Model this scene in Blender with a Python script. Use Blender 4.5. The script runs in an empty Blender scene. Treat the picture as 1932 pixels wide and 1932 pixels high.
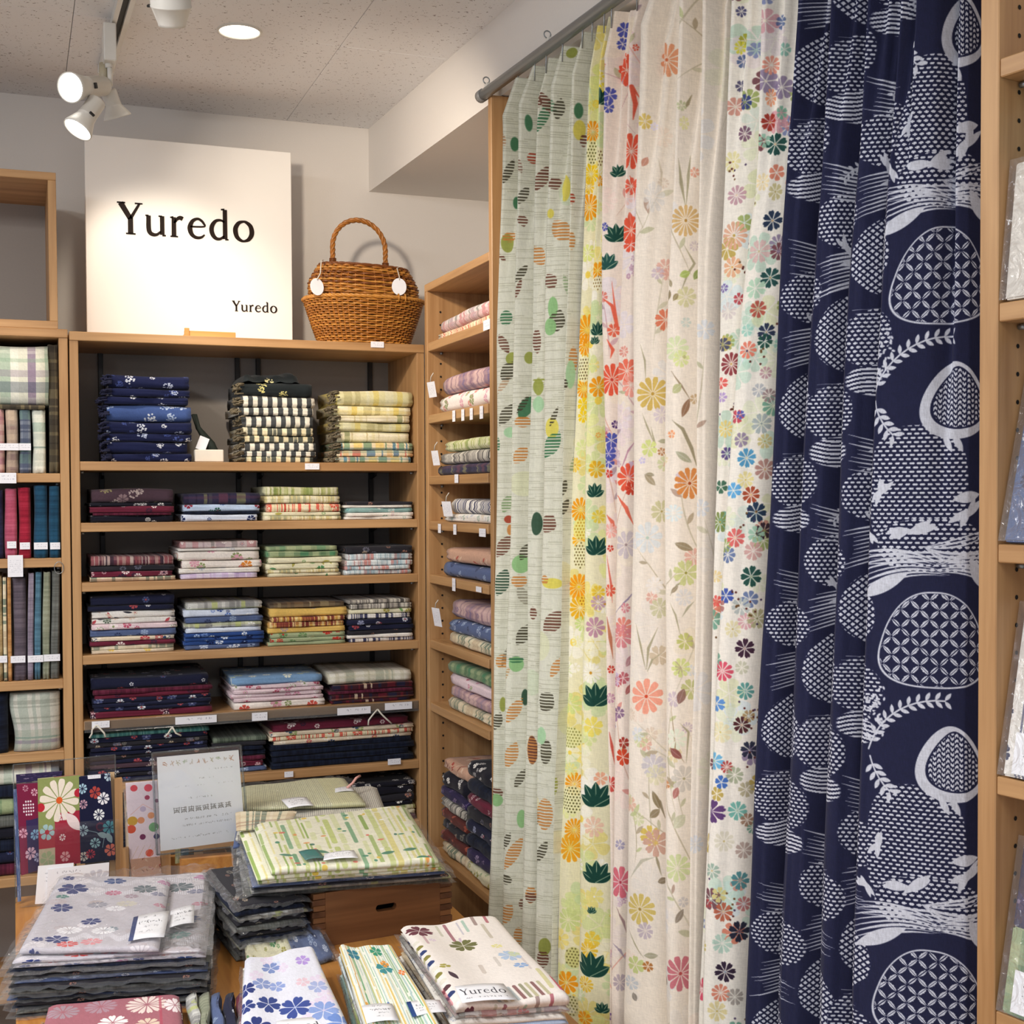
import bpy, bmesh, math, random
import numpy as np
from mathutils import Vector, Matrix
from mathutils.bvhtree import BVHTree
R = math.radians
scene = bpy.context.scene
col = scene.collection
rng = random.Random(7)
nrg = np.random.RandomState(11)

# ------------------------------------------------------------------ camera
F, CX, CY = 2450.0, 966.0, 966.0
YAW, PITCH, ROLL, SHY = R(21.0), R(1.5), R(0.29), 33.0
CAM = Vector((0, 0, 1.5))
fwd = Vector((math.sin(YAW) * math.cos(PITCH), math.cos(YAW) * math.cos(PITCH), -math.sin(PITCH)))
rgt = Vector((math.cos(YAW), -math.sin(YAW), 0))
upv = rgt.cross(fwd)
r2 = (rgt * math.cos(ROLL) - upv * math.sin(ROLL)).normalized()
u2 = (upv * math.cos(ROLL) + rgt * math.sin(ROLL)).normalized()
cd = bpy.data.cameras.new('camera')
cam = bpy.data.objects.new('camera', cd)
col.objects.link(cam)
cam.matrix_world = Matrix(((r2.x, u2.x, -fwd.x, CAM.x), (r2.y, u2.y, -fwd.y, CAM.y), (r2.z, u2.z, -fwd.z, CAM.z), (0, 0, 0, 1)))
cd.sensor_width = 36
cd.lens = F / 1932 * 36
cd.shift_y = SHY / 1932
cd.clip_start = 0.05
scene.camera = cam

def ray(px, py):
    d = fwd * F + r2 * (px - CX) - u2 * (py - CY - SHY)
    return d.normalized()

def proj(p):
    d = Vector(p) - CAM
    z = d.dot(fwd)
    return (CX + F * d.dot(r2) / z, CY + SHY - F * d.dot(u2) / z)

def on_y(px, py, Y):
    d = ray(px, py); return CAM + d * ((Y - CAM.y) / d.y)
def on_x(px, py, X):
    d = ray(px, py); return CAM + d * ((X - CAM.x) / d.x)
def on_z(px, py, Z):
    d = ray(px, py); return CAM + d * ((Z - CAM.z) / d.z)
def on_plane(px, py, p0, n):
    d = ray(px, py); n = Vector(n); return CAM + d * ((Vector(p0) - CAM).dot(n) / d.dot(n))

# ------------------------------------------------------------------ world, light, exposure
scene.view_settings.view_transform = 'Standard'
scene.view_settings.look = 'None'
scene.view_settings.gamma = 1.0
scene.view_settings.use_curve_mapping = False
scene.view_settings.exposure = 0.0
w = bpy.data.worlds.new('room_light'); scene.world = w; w.use_nodes = True
w.node_tree.nodes['Background'].inputs[0].default_value = (0.80, 0.86, 1.0, 1)
w.node_tree.nodes['Background'].inputs[1].default_value = 0.52

def lamp(name, kind, loc, energy, color=(1, 1, 1), target=None, **kw):
    l = bpy.data.lights.new(name, kind); l.energy = energy; l.color = color
    for k, v in kw.items(): setattr(l, k, v)
    o = bpy.data.objects.new(name, l); col.objects.link(o); o.location = loc
    if target is not None:
        o.rotation_euler = (Vector(target) - Vector(loc)).to_track_quat('-Z', 'Y').to_euler()
    return o
CEIL = 2.53
lamp('added_ceiling_fill', 'POINT', (-1.1, -.1, 2.05), 16, (.98, .98, 1), shadow_soft_size=.16)  # unseen point light, added to brighten the ceiling from behind the camera
# the shop's ceiling panels behind and beside the camera
lamp('ceiling_panel_light', 'AREA', (-1.25, 1.15, CEIL - .03), 58, (.97, .975, 1.0), (-0.9, 1.2, 0), shape='RECTANGLE', size=1.2, size_y=0.6)
lamp('ceiling_panel_light', 'AREA', (-0.6, 1.75, CEIL - .02), 14, (1, .93, .84), (-0.6, 1.75, 0), shape='DISK', size=0.16)
lamp('ceiling_panel_light', 'AREA', (0.15, -1.0, CEIL - .03), 24, (.97, .975, 1.0), (0.15, -1.0, 0), shape='RECTANGLE', size=1.2, size_y=0.6)

# ------------------------------------------------------------------ helpers
def tag(o, label=None, cat=None, group=None, kind=None):
    if label: o['label'] = label
    if cat: o['category'] = cat
    if group: o['group'] = group
    if kind: o['kind'] = kind
    return o

def empty(name, loc=(0, 0, 0), rz=0.0, label=None, cat=None, group=None):
    o = bpy.data.objects.new(name, None); col.objects.link(o)
    o.location = loc; o.rotation_euler = (0, 0, rz); o.empty_display_size = .05
    return tag(o, label, cat, group)

def obj(name, me, mat=None, parent=None, loc=None, rot=None):
    if isinstance(me, bmesh.types.BMesh):
        m = bpy.data.meshes.new(name); me.to_mesh(m); me.free(); me = m
    o = bpy.data.objects.new(name, me); col.objects.link(o)
    if mat is not None and not me.materials: me.materials.append(mat)
    if parent: o.parent = parent
    if loc is not None: o.location = loc
    if rot is not None: o.rotation_euler = rot
    return o

def smooth(me, on=True):
    me.polygons.foreach_set('use_smooth', [on] * len(me.polygons)); return me

def mesh_grid(P, UV=None, name='grid', closed_u=False, sm=True):
    """P: (nu,nv,3) array -> quad mesh, UV (nu,nv,2)"""
    nu, nv = P.shape[:2]
    idx = np.arange(nu * nv).reshape(nu, nv)
    a = idx[:-1, :-1].ravel(); b = idx[1:, :-1].ravel(); c = idx[1:, 1:].ravel(); d = idx[:-1, 1:].ravel()
    faces = np.stack([a, b, c, d], 1)
    me = bpy.data.meshes.new(name)
    me.from_pydata(P.reshape(-1, 3).tolist(), [], faces.tolist())
    if UV is not None:
        uvl = me.uv_layers.new(name='uv')
        uvl.data.foreach_set('uv', UV.reshape(-1, 2)[faces.ravel()].ravel().astype(np.float32))
    if sm: smooth(me)
    me.update()
    return me

def add_box(bm, lo, hi, bev=0.0):
    lo = Vector(lo); hi = Vector(hi)
    r = bmesh.ops.create_cube(bm, size=1)
    vs = r['verts']
    for v in vs:
        v.co = Vector(((v.co.x + .5) * (hi.x - lo.x) + lo.x, (v.co.y + .5) * (hi.y - lo.y) + lo.y, (v.co.z + .5) * (hi.z - lo.z) + lo.z))
    if bev > 0:
        es = list({e for v in vs for e in v.link_edges})
        bmesh.ops.bevel(bm, geom=es, offset=bev, segments=1, affect='EDGES')
    return bm

def box_me(lo, hi, bev=0.0):
    bm = bmesh.new(); add_box(bm, lo, hi, bev); return bm

def tube(points, rad, n=8, closed=False, caps=True, name='tube', rads=None):
    """mesh swept along points"""
    pts = [Vector(p) for p in points]; m = len(pts)
    vs = []; fs = []
    prev = None
    for i, p in enumerate(pts):
        if closed: t = (pts[(i + 1) % m] - pts[i - 1])
        else: t = pts[min(i + 1, m - 1)] - pts[max(i - 1, 0)]
        t.normalize()
        if prev is None:
            a = t.orthogonal().normalized()
        else:
            a = (prev - t * prev.dot(t)).normalized()
        prev = a; b = t.cross(a)
        r = rads[i] if rads else rad
        for k in range(n):
            th = 2 * math.pi * k / n
            vs.append(p + (a * math.cos(th) + b * math.sin(th)) * r)
    for i in range(m if closed else m - 1):
        j = (i + 1) % m
        for k in range(n):
            k2 = (k + 1) % n
            fs.append((i * n + k, i * n + k2, j * n + k2, j * n + k))
    if caps and not closed:
        fs.append(tuple(range(n - 1, -1, -1))); fs.append(tuple(range((m - 1) * n, m * n)))
    return vs, fs

def mesh_vf(vs, fs, name='mesh', sm=True):
    me = bpy.data.meshes.new(name); me.from_pydata([tuple(v) for v in vs], [], fs)
    me.validate(); 
    if sm: smooth(me)
    return me

class VF:
    def __init__(s): s.v = []; s.f = []
    def add(s, vf):
        n = len(s.v); s.v += list(vf[0]); s.f += [tuple(i + n for i in f) for f in vf[1]]; return s
    def me(s, name='mesh', sm=True): return mesh_vf(s.v, s.f, name, sm)

def lathe(profile, n=32, axis_end=None):
    """profile [(r,z)] around z"""
    vs = []; fs = []
    for (r, z) in profile:
        for k in range(n):
            th = 2 * math.pi * k / n; vs.append(Vector((r * math.cos(th), r * math.sin(th), z)))
    for i in range(len(profile) - 1):
        for k in range(n):
            k2 = (k + 1) % n
            fs.append((i * n + k, i * n + k2, (i + 1) * n + k2, (i + 1) * n + k))
    return vs, fs

# ------------------------------------------------------------------ node materials
def srgb(c):
    return tuple((x / 12.92 if x <= .04045 else ((x + .055) / 1.055) ** 2.4) for x in c[:3]) + (1,)

def hexc(h):
    h = h.lstrip('#'); h = h if len(h) == 6 else ''.join(c * 2 for c in h)
    return tuple(int(h[i:i + 2], 16) / 255 for i in (0, 2, 4))

def newmat(name):
    m = bpy.data.materials.new(name); m.use_nodes = True
    nt = m.node_tree; b = nt.nodes['Principled BSDF']
    return m, nt, b

def plain(name, c, rough=.5, metal=0.0, spec=.5, **kw):
    m, nt, b = newmat(name)
    b.inputs['Base Color'].default_value = srgb(c)
    b.inputs['Roughness'].default_value = rough
    b.inputs['Metallic'].default_value = metal
    b.inputs['Specular IOR Level'].default_value = spec
    # faint procedural mottling so nothing is perfectly flat
    n = nt.nodes.new('ShaderNodeTexNoise'); n.inputs['Scale'].default_value = kw.get('nscale', 60)
    tc = nt.nodes.new('ShaderNodeTexCoord'); nt.links.new(tc.outputs['Object'], n.inputs['Vector'])
    mr = nt.nodes.new('ShaderNodeMapRange'); mr.inputs['To Min'].default_value = 1 - kw.get('namt', .04); mr.inputs['To Max'].default_value = 1 + kw.get('namt', .04)
    nt.links.new(n.outputs['Fac'], mr.inputs['Value'])
    mx = nt.nodes.new('ShaderNodeVectorMath'); mx.operation = 'MULTIPLY'
    mx.inputs[0].default_value = srgb(c)[:3]
    nt.links.new(mr.outputs[0], mx.inputs[1]); nt.links.new(mx.outputs[0], b.inputs['Base Color'])
    if kw.get('bump'):
        bp = nt.nodes.new('ShaderNodeBump'); bp.inputs['Strength'].default_value = kw['bump']; bp.inputs['Distance'].default_value = .002
        nt.links.new(n.outputs['Fac'], bp.inputs['Height']); nt.links.new(bp.outputs[0], b.inputs['Normal'])
    return m

def wood(name, c1, c2, axis, rough=.42, scale=1.0):
    m, nt, b = newmat(name)
    tc = nt.nodes.new('ShaderNodeTexCoord'); mp = nt.nodes.new('ShaderNodeMapping')
    s = [34.0 * scale] * 3; s[axis] = 1.6 * scale
    mp.inputs['Scale'].default_value = s
    oi = nt.nodes.new('ShaderNodeObjectInfo'); ad = nt.nodes.new('ShaderNodeVectorMath'); ad.operation = 'ADD'
    nt.links.new(tc.outputs['Object'], ad.inputs[0]); nt.links.new(oi.outputs['Random'], ad.inputs[1])
    nt.links.new(ad.outputs[0], mp.inputs['Vector'])
    n = nt.nodes.new('ShaderNodeTexNoise'); n.inputs['Scale'].default_value = 1.0; n.inputs['Detail'].default_value = 6; n.inputs['Distortion'].default_value = .6
    nt.links.new(mp.outputs[0], n.inputs['Vector'])
    n2 = nt.nodes.new('ShaderNodeTexNoise'); n2.inputs['Scale'].default_value = 5.0; n2.inputs['Detail'].default_value = 3
    nt.links.new(mp.outputs[0], n2.inputs['Vector'])
    mix = nt.nodes.new('ShaderNodeMath'); mix.operation = 'MULTIPLY_ADD'; mix.inputs[1].default_value = .35
    nt.links.new(n2.outputs['Fac'], mix.inputs[0]); nt.links.new(n.outputs['Fac'], mix.inputs[2])
    cr = nt.nodes.new('ShaderNodeValToRGB')
    cr.color_ramp.elements[0].position = .45; cr.color_ramp.elements[0].color = srgb(c1)
    cr.color_ramp.elements[1].position = .85; cr.color_ramp.elements[1].color = srgb(c2)
    nt.links.new(mix.outputs[0], cr.inputs[0]); nt.links.new(cr.outputs[0], b.inputs['Base Color'])
    b.inputs['Roughness'].default_value = rough
    bp = nt.nodes.new('ShaderNodeBump'); bp.inputs['Strength'].default_value = .12; bp.inputs['Distance'].default_value = .001
    nt.links.new(mix.outputs[0], bp.inputs['Height']); nt.links.new(bp.outputs[0], b.inputs['Normal'])
    return m

def emit(name, c, s):
    m, nt, b = newmat(name)
    b.inputs['Base Color'].default_value = (1, 1, 1, 1)
    b.inputs['Emission Color'].default_value = srgb(c); b.inputs['Emission Strength'].default_value = s
    return m

OAK1, OAK2 = hexc('#c69c6c'), hexc('#a67c50')
WX = wood('oak_board_x', OAK1, OAK2, 0); WY = wood('oak_board_y', OAK1, OAK2, 1); WZ = wood('oak_board_z', OAK1, OAK2, 2)
WHITE_METAL = plain('white_enamel', (.86, .85, .82), .35)
STEEL = plain('grey_steel', (.60, .62, .63), .32, .75)
DARK_STEEL = plain('dark_steel', (.22, .22, .22), .45, .6)
PAPER = plain('white_card', (.93, .93, .95), .55)
STRING = plain('white_string', (.85, .83, .78), .8)

def film_mat(name, tint=(1, 1, 1), gloss=.22, rough=.06, bump=.6, bscale=28, kf=.22, haze=.04):
    m, nt, b = newmat(name)
    nt.nodes.remove(b)
    out = nt.nodes['Material Output']
    tr = nt.nodes.new('ShaderNodeBsdfTransparent'); tr.inputs[0].default_value = (*tint, 1)
    gl = nt.nodes.new('ShaderNodeBsdfGlossy'); gl.inputs['Roughness'].default_value = rough
    mx = nt.nodes.new('ShaderNodeMixShader')
    fr = nt.nodes.new('ShaderNodeFresnel'); fr.inputs['IOR'].default_value = 1.45
    md = nt.nodes.new('ShaderNodeMath'); md.operation = 'MULTIPLY_ADD'; md.inputs[1].default_value = kf; md.inputs[2].default_value = gloss * .05
    nt.links.new(fr.outputs[0], md.inputs[0]); nt.links.new(md.outputs[0], mx.inputs[0])
    n = nt.nodes.new('ShaderNodeTexNoise'); n.inputs['Scale'].default_value = bscale; n.inputs['Detail'].default_value = 3; n.inputs['Distortion'].default_value = 1.2
    tc = nt.nodes.new('ShaderNodeTexCoord'); nt.links.new(tc.outputs['Object'], n.inputs['Vector'])
    bp = nt.nodes.new('ShaderNodeBump'); bp.inputs['Strength'].default_value = bump; bp.inputs['Distance'].default_value = .01
    nt.links.new(n.outputs['Fac'], bp.inputs['Height'])
    if bump: nt.links.new(bp.outputs[0], gl.inputs['Normal']); nt.links.new(bp.outputs[0], fr.inputs['Normal'])
    nt.links.new(tr.outputs[0], mx.inputs[1]); nt.links.new(gl.outputs[0], mx.inputs[2])
    df = nt.nodes.new('ShaderNodeBsdfDiffuse'); df.inputs[0].default_value = (.9, .92, .95, 1); m2 = nt.nodes.new('ShaderNodeMixShader'); m2.inputs[0].default_value = haze
    nt.links.new(mx.outputs[0], m2.inputs[1]); nt.links.new(df.outputs[0], m2.inputs[2]); nt.links.new(m2.outputs[0], out.inputs[0])
    return m
FILM_EDGE = film_mat('crumpled_film', (1, 1, 1), gloss=1.2, rough=.12, bump=.8, bscale=30, kf=.9, haze=.07)
FILM = film_mat('clear_film', (1, 1, 1), gloss=.28, bump=1.0, bscale=35)
ACRYL = film_mat('clear_acrylic', (.995, .998, .998), gloss=.12, rough=.02, bump=0, kf=.5, haze=.01)
ACRYL_EDGE = film_mat('acrylic_edge', (.75, .8, .82), gloss=.9, rough=.1, bump=0)

# ------------------------------------------------------------------ print painter (flat textile prints)
class Tex:
    def __init__(s, wm, hm, ppm, bg, wrap=False, u0=0.0, v0=0.0):
        s.w = max(8, int(round(wm * ppm))); s.h = max(8, int(round(hm * ppm))); s.ppm = ppm; s.wm = wm; s.hm = hm
        s.a = np.empty((s.h, s.w, 3), np.float32); s.a[:] = bg; s.wrap = wrap; s.u0 = u0; s.v0 = v0
    def stamp(s, cx, cy, r, fn, c, alpha=1.0):
        """fn(X,Y)->coverage, local metres around (cx,cy)"""
        p = s.ppm; cx -= s.u0; cy -= s.v0
        x0 = int((cx - r) * p) - 1; x1 = int((cx + r) * p) + 2; y0 = int((cy - r) * p) - 1; y1 = int((cy + r) * p) + 2
        if not s.wrap:
            x0 = max(x0, 0); x1 = min(x1, s.w); y0 = max(y0, 0); y1 = min(y1, s.h)
            if x1 <= x0 or y1 <= y0: return
        xs = np.arange(x0, x1); ys = np.arange(y0, y1)
        X, Y = np.meshgrid((xs + .5) / p - cx, (ys + .5) / p - cy)
        m = np.clip(fn(X, Y), 0, 1) * alpha
        m = m[..., None].astype(np.float32)
        c = np.asarray(c, np.float32)
        if s.wrap:
            xi = xs % s.w; yi = ys % s.h
            ix = np.ix_(yi, xi)
            s.a[ix] = s.a[ix] * (1 - m) + c * m
        else:
            v = s.a[y0:y1, x0:x1]; v[:] = v * (1 - m) + c * m
    def full(s, fn, c, alpha=1.0):
        X, Y = np.meshgrid((np.arange(s.w) + .5) / s.ppm + s.u0, (np.arange(s.h) + .5) / s.ppm + s.v0)
        m = (np.clip(fn(X, Y), 0, 1) * alpha)[..., None]
        s.a = s.a * (1 - m) + np.asarray(c, np.float32) * m
    def aa(s, sd): return .5 - sd * s.ppm
    # --- motifs
    def disc(s, x, y, rx, ry=None, rot=0, c=(0, 0, 0), alpha=1.0, stripe=None):
        ry = ry or rx; cr, sr = math.cos(rot), math.sin(rot); R_ = max(rx, ry)
        def fn(X, Y):
            U = (X * cr + Y * sr) / rx; V = (-X * sr + Y * cr) / ry
            k = np.sqrt(U * U + V * V); m = s.aa((k - 1) * min(rx, ry))
            if stripe:
                m = np.minimum(m, ((np.sin(Y * 2 * math.pi / stripe) > -.25)).astype(float))
            return m
        s.stamp(x, y, R_ * 1.05, fn, c, alpha)
    def leaf(s, x, y, L, W, rot=0, c=(0, 0, 0), alpha=1.0, stripe=None, vein=None):
        cr, sr = math.cos(rot), math.sin(rot)
        def fn(X, Y):
            U = X * cr + Y * sr; V = -X * sr + Y * cr
            t = np.clip(U / L + .5, 0, 1)
            m = s.aa(np.abs(V) - W * .5 * np.sin(math.pi * t) ** .8) * (np.abs(U) < L * .5)
            if stripe: m = np.minimum(m, (np.sin(Y * 2 * math.pi / stripe) > -.25).astype(float))
            return m
        s.stamp(x, y, L * .52, fn, c, alpha)
        if vein is not None:
            s.line([(x - cr * L * .5, y - sr * L * .5), (x + cr * L * .45, y + sr * L * .45)], max(.0009, W * .04), vein, alpha)
    def flower(s, x, y, r, n=8, c=(1, 0, 0), rot=None, gap=None, cc=None, alpha=1.0, inner=.1, fat=.5, notch=.0, asp=1.0, stripe=None, petals=None):
        if rot is None: rot = rng.random() * 6
        def fn(X, Y):
            X = X / asp
            th = np.arctan2(Y, X) - rot; rr = np.hypot(X, Y)
            k = (th * n / (2 * math.pi)) % 1.0 - .5          # -.5...5 within petal
            edge = r * (1 - (np.abs(k) * 2) ** 4 * (1 - fat)) * (1 - notch * np.exp(-(k / .07) ** 2))
            m = s.aa(rr - edge)
            gw = np.minimum(.0012 + .03 * rr, .006) if gap is None else gap
            d = (.5 - np.abs(k)) * 2 * math.pi / n * rr
            m = np.minimum(m, s.aa(gw * .5 - d))
            if petals is not None:
                pi = np.floor(th * n / (2 * math.pi)) % n
                m = m * np.isin(pi, petals)
            if stripe: m = np.minimum(m, (np.sin(Y * 2 * math.pi / stripe) > -.25).astype(float))
            return m
        s.stamp(x, y, r * max(1, asp) * 1.02, fn, c, alpha)
        if cc is not None: s.disc(x, y, r * inner * asp, r * inner, 0, cc, alpha)
    def line(s, pts, wd, c, alpha=1.0, taper=False):
        pts = np.array(pts, float); wd = np.broadcast_to(wd, (len(pts),)) if not taper else wd * np.sin(np.linspace(.15, math.pi - .05, len(pts)))
        cx, cy = pts.mean(0); Rr = np.abs(pts - [cx, cy]).max() + float(np.max(wd))
        def fn(X, Y):
            best = np.full(X.shape, 1e9)
            for i in range(len(pts) - 1):
                ax, ay = pts[i] - [cx, cy]; bx, by = pts[i + 1] - [cx, cy]
                dx, dy = bx - ax, by - ay; L2 = dx * dx + dy * dy + 1e-12
                t = np.clip(((X - ax) * dx + (Y - ay) * dy) / L2, 0, 1)
                d = np.hypot(X - ax - t * dx, Y - ay - t * dy) - (wd[i] + (wd[i + 1] - wd[i]) * t) * .5
                np.minimum(best, d, out=best)
            return s.aa(best)
        s.stamp(cx, cy, Rr, fn, c, alpha)
    def weave(s, amt=.05, sx=1.0, sy=1.0, seed=0):
        r = np.random.RandomState(seed)
        n = r.rand(s.h, s.w).astype(np.float32)
        k = 6
        hx = n.copy()
        for i in range(1, k): hx += np.roll(n, i, 1)
        vy = n.copy()
        for i in range(1, k): vy += np.roll(n, i, 0)
        g = (hx * sx + vy * sy) / k / (sx + sy) - .5
        s.a *= (1 + g[..., None] * amt * 4)
        return s
    def image(s, name):
        im = bpy.data.images.new(name, s.w, s.h, alpha=False)
        buf = np.ones((s.h, s.w, 4), np.float32); buf[..., :3] = np.clip(s.a, 0, 1)
        im.pixels.foreach_set(buf.ravel()); im.update(); im.pack()
        return im

def cloth_mat(name, tex, rough=.85, sheen=.15, bump=.25, bscale=(700, 500), trans=0.0, spec=.15):
    im = tex if isinstance(tex, bpy.types.Image) else tex.image(name)
    m, nt, b = newmat(name)
    t = nt.nodes.new('ShaderNodeTexImage'); t.image = im; t.interpolation = 'Linear'
    uv = nt.nodes.new('ShaderNodeUVMap'); uv.uv_map = 'uv'
    nt.links.new(uv.outputs[0], t.inputs[0])
    nt.links.new(t.outputs[0], b.inputs['Base Color'])
    b.inputs['Roughness'].default_value = rough; b.inputs['Specular IOR Level'].default_value = spec
    b.inputs['Sheen Weight'].default_value = sheen
    if bump:
        n = nt.nodes.new('ShaderNodeTexNoise'); n.inputs['Scale'].default_value = 1; n.inputs['Detail'].default_value = 2
        mp = nt.nodes.new('ShaderNodeMapping'); mp.inputs['Scale'].default_value = (bscale[0], bscale[0], bscale[1])
        tc = nt.nodes.new('ShaderNodeTexCoord'); nt.links.new(tc.outputs['Object'], mp.inputs['Vector']); nt.links.new(mp.outputs[0], n.inputs['Vector'])
        bp = nt.nodes.new('ShaderNodeBump'); bp.inputs['Strength'].default_value = bump; bp.inputs['Distance'].default_value = .0015
        nt.links.new(n.outputs['Fac'], bp.inputs['Height']); nt.links.new(bp.outputs[0], b.inputs['Normal'])
    return m

# hand-drawn roman letters: strokes as (x, y, width) runs, x-height 1
LET = {
 'Y': (1.12, [[(-.02, 1.5, .05), (.34, 1.5, .05)], [(.14, 1.49, .19), (.56, .74, .17)], [(.76, 1.5, .05), (1.10, 1.5, .05)], [(.96, 1.49, .08), (.57, .76, .11)], [(.565, .78, .17), (.565, .02, .18)], [(.36, .02, .05), (.78, .02, .05)]]),
 'u': (.98, [[(.0, .96, .05), (.14, .96, .05)], [(.14, .96, .15), (.14, .36, .16), (.20, .13, .15), (.36, .04, .12), (.52, .07, .09), (.68, .22, .07)], [(.58, .96, .05), (.74, .96, .05)], [(.74, .97, .15), (.74, .06, .15)], [(.74, .03, .06), (.90, .03, .05)]]),
 'r': (.70, [[(.02, .94, .05), (.16, .97, .06)], [(.18, .96, .15), (.18, .03, .16)], [(.02, .02, .05), (.36, .02, .05)], [(.20, .68, .07), (.33, .88, .10), (.46, .95, .14), (.58, .90, .15)]]),
 'e': (.88, [[(.12, .56, .06), (.74, .60, .06), (.72, .76, .08), (.60, .90, .09), (.44, .96, .09), (.24, .86, .12), (.13, .66, .15), (.10, .46, .17), (.16, .22, .15), (.30, .07, .12), (.48, .03, .10), (.64, .08, .08), (.76, .20, .05)]]),
 'd': (1.00, [[(.70, 1.52, .06), (.54, 1.50, .05)], [(.72, 1.50, .15), (.72, .05, .16)], [(.72, .03, .06), (.88, .03, .05)], [(.70, .88, .06), (.52, .97, .08), (.30, .92, .11), (.14, .70, .15), (.10, .46, .16), (.17, .20, .15), (.32, .05, .12), (.50, .05, .09), (.68, .20, .07)]]),
 'o': (.98, [[(.47, .98, .08), (.26, .90, .13), (.12, .68, .16), (.10, .46, .17), (.17, .20, .15), (.34, .04, .11), (.50, .01, .08), (.70, .10, .13), (.83, .30, .16), (.86, .52, .17), (.79, .78, .15), (.62, .94, .11), (.47, .98, .08)]]),
}
def word_strokes(word, x0, y0, h, sp=.10):
    """yield stroke runs [(x,y,w)...] ; h = x-height in m"""
    x = x0
    for ch in word:
        adv, sts = LET[ch]
        for st in sts: yield ch, [(x + a * h, y0 + b * h, w_ * h) for a, b, w_ in st]
        x += (adv + sp) * h
def word_width(word, h, sp=.10): return sum(LET[c][0] + sp for c in word) * h
def tex_word(t, word, x0, y0, h, c):
    for ch, st in word_strokes(word, x0, y0, h):
        t.line([(a, b) for a, b, _ in st], np.array([w_ for *_, w_ in st]), c)
def tex_scribble(t, x0, x1, y, h, c, seed=0, dense=.7, alpha=.8):
    """unreadable small print"""
    r = random.Random(seed); x = x0
    while x < x1:
        wd = h * r.uniform(.5, 1.0)
        if r.random() < dense:
            for k in range(r.choice((1, 2, 3))):
                a = (x + r.random() * wd, y + r.random() * h); b = (x + r.random() * wd, y + r.random() * h)
                t.line([a, b], h * .13, c, alpha)
        x += wd * 1.15
# ------------------------------------------------------------------ room shell
YW = 3.57                      # rear wall plane
YF = 3.20                      # front of the shelves on the rear wall
BK = .0437                     # the side wall runs slightly askew
def xbeam(y): return .945 + (YW - y) * BK
WALL = plain('white_wall_paint', (.89, .87, .845), .9, nscale=300, namt=.02, bump=.1)

def ceiling_mat():
    m, nt, b = newmat('mineral_fibre_ceiling')
    tc = nt.nodes.new('ShaderNodeTexCoord')
    mp = nt.nodes.new('ShaderNodeMapping'); mp.inputs['Scale'].default_value = (110, 190, 110); mp.inputs['Rotation'].default_value = (0, 0, .5)
    nt.links.new(tc.outputs['Object'], mp.inputs['Vector'])
    n0 = nt.nodes.new('ShaderNodeTexNoise'); n0.inputs['Scale'].default_value = .8
    nt.links.new(mp.outputs[0], n0.inputs['Vector'])
    vm = nt.nodes.new('ShaderNodeVectorMath'); vm.operation = 'MULTIPLY_ADD'; vm.inputs[1].default_value = (2.5, 2.5, 2.5)
    nt.links.new(n0.outputs['Color'], vm.inputs[0]); nt.links.new(mp.outputs[0], vm.inputs[2])
    v = nt.nodes.new('ShaderNodeTexVoronoi'); v.inputs['Scale'].default_value = 1.0
    nt.links.new(vm.outputs[0], v.inputs['Vector'])
    n = nt.nodes.new('ShaderNodeTexNoise'); n.inputs['Scale'].default_value = .5; nt.links.new(mp.outputs[0], n.inputs['Vector'])
    th = nt.nodes.new('ShaderNodeMath'); th.operation = 'SUBTRACT'; nt.links.new(n.outputs['Fac'], th.inputs[0]); th.inputs[1].default_value = .37
    lt = nt.nodes.new('ShaderNodeMath'); lt.operation = 'LESS_THAN'
    nt.links.new(v.outputs['Distance'], lt.inputs[0]); nt.links.new(th.outputs[0], lt.inputs[1])
    mx = nt.nodes.new('ShaderNodeMix'); mx.data_type = 'RGBA'
    mx.inputs[6].default_value = srgb((.90, .90, .905)); mx.inputs[7].default_value = srgb((.50, .46, .45))
    nt.links.new(lt.outputs[0], mx.inputs[0]); nt.links.new(mx.outputs[2], b.inputs['Base Color'])
    b.inputs['Roughness'].default_value = .95
    bp = nt.nodes.new('ShaderNodeBump'); bp.invert = True; bp.inputs['Strength'].default_value = .4; bp.inputs['Distance'].default_value = .002
    nt.links.new(lt.outputs[0], bp.inputs['Height']); nt.links.new(bp.outputs[0], b.inputs['Normal'])
    return m
CEILM = ceiling_mat()

def struct(name, me, mat, parent=None):
    o = obj(name, me, mat, parent); o['kind'] = 'structure'; return o

X0, Y0 = -3.0, -2.6
struct('wall_rear', box_me((X0, YW, -.02), (1.42, YW + .1, CEIL + .1)), WALL)
struct('wall_side', box_me((1.32, Y0, -.02), (1.42, YW, CEIL + .1)), WALL)
floor = plain('floor_vinyl', (.74, .70, .64), .4, nscale=8, namt=.05)
struct('floor', box_me((X0, Y0, -.1), (1.32, YW, 0)), floor)
# ceiling: recessed joints between the boards, each board a piece
ceil = obj('ceiling', box_me((X0, Y0, CEIL + .012), (1.32, YW, CEIL + .06)), CEILM); ceil['kind'] = 'structure'
joints_x = [X0, -2.02, -1.11, .0, .55, 1.31]
xa = on_z(134, 60, CEIL).x; xb = on_z(640, 90, CEIL).x
joints_x = [xa - 1.82, xa - .91, xa, xb]
joints_x = sorted(set([X0] + [round(j, 3) for j in joints_x if X0 < j < 1.2] + [1.31]))
yj = [Y0, -.7, 1.12, 2.94, YW]
for i in range(len(joints_x) - 1):
    for j in range(len(yj) - 1):
        a, b_ = joints_x[i], joints_x[i + 1]
        o = obj('panel', box_me((a + .0006, yj[j] + .0003, CEIL), (b_ - .0006, yj[j + 1] - .0003, CEIL + .0119), .0008), CEILM, ceil)
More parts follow.
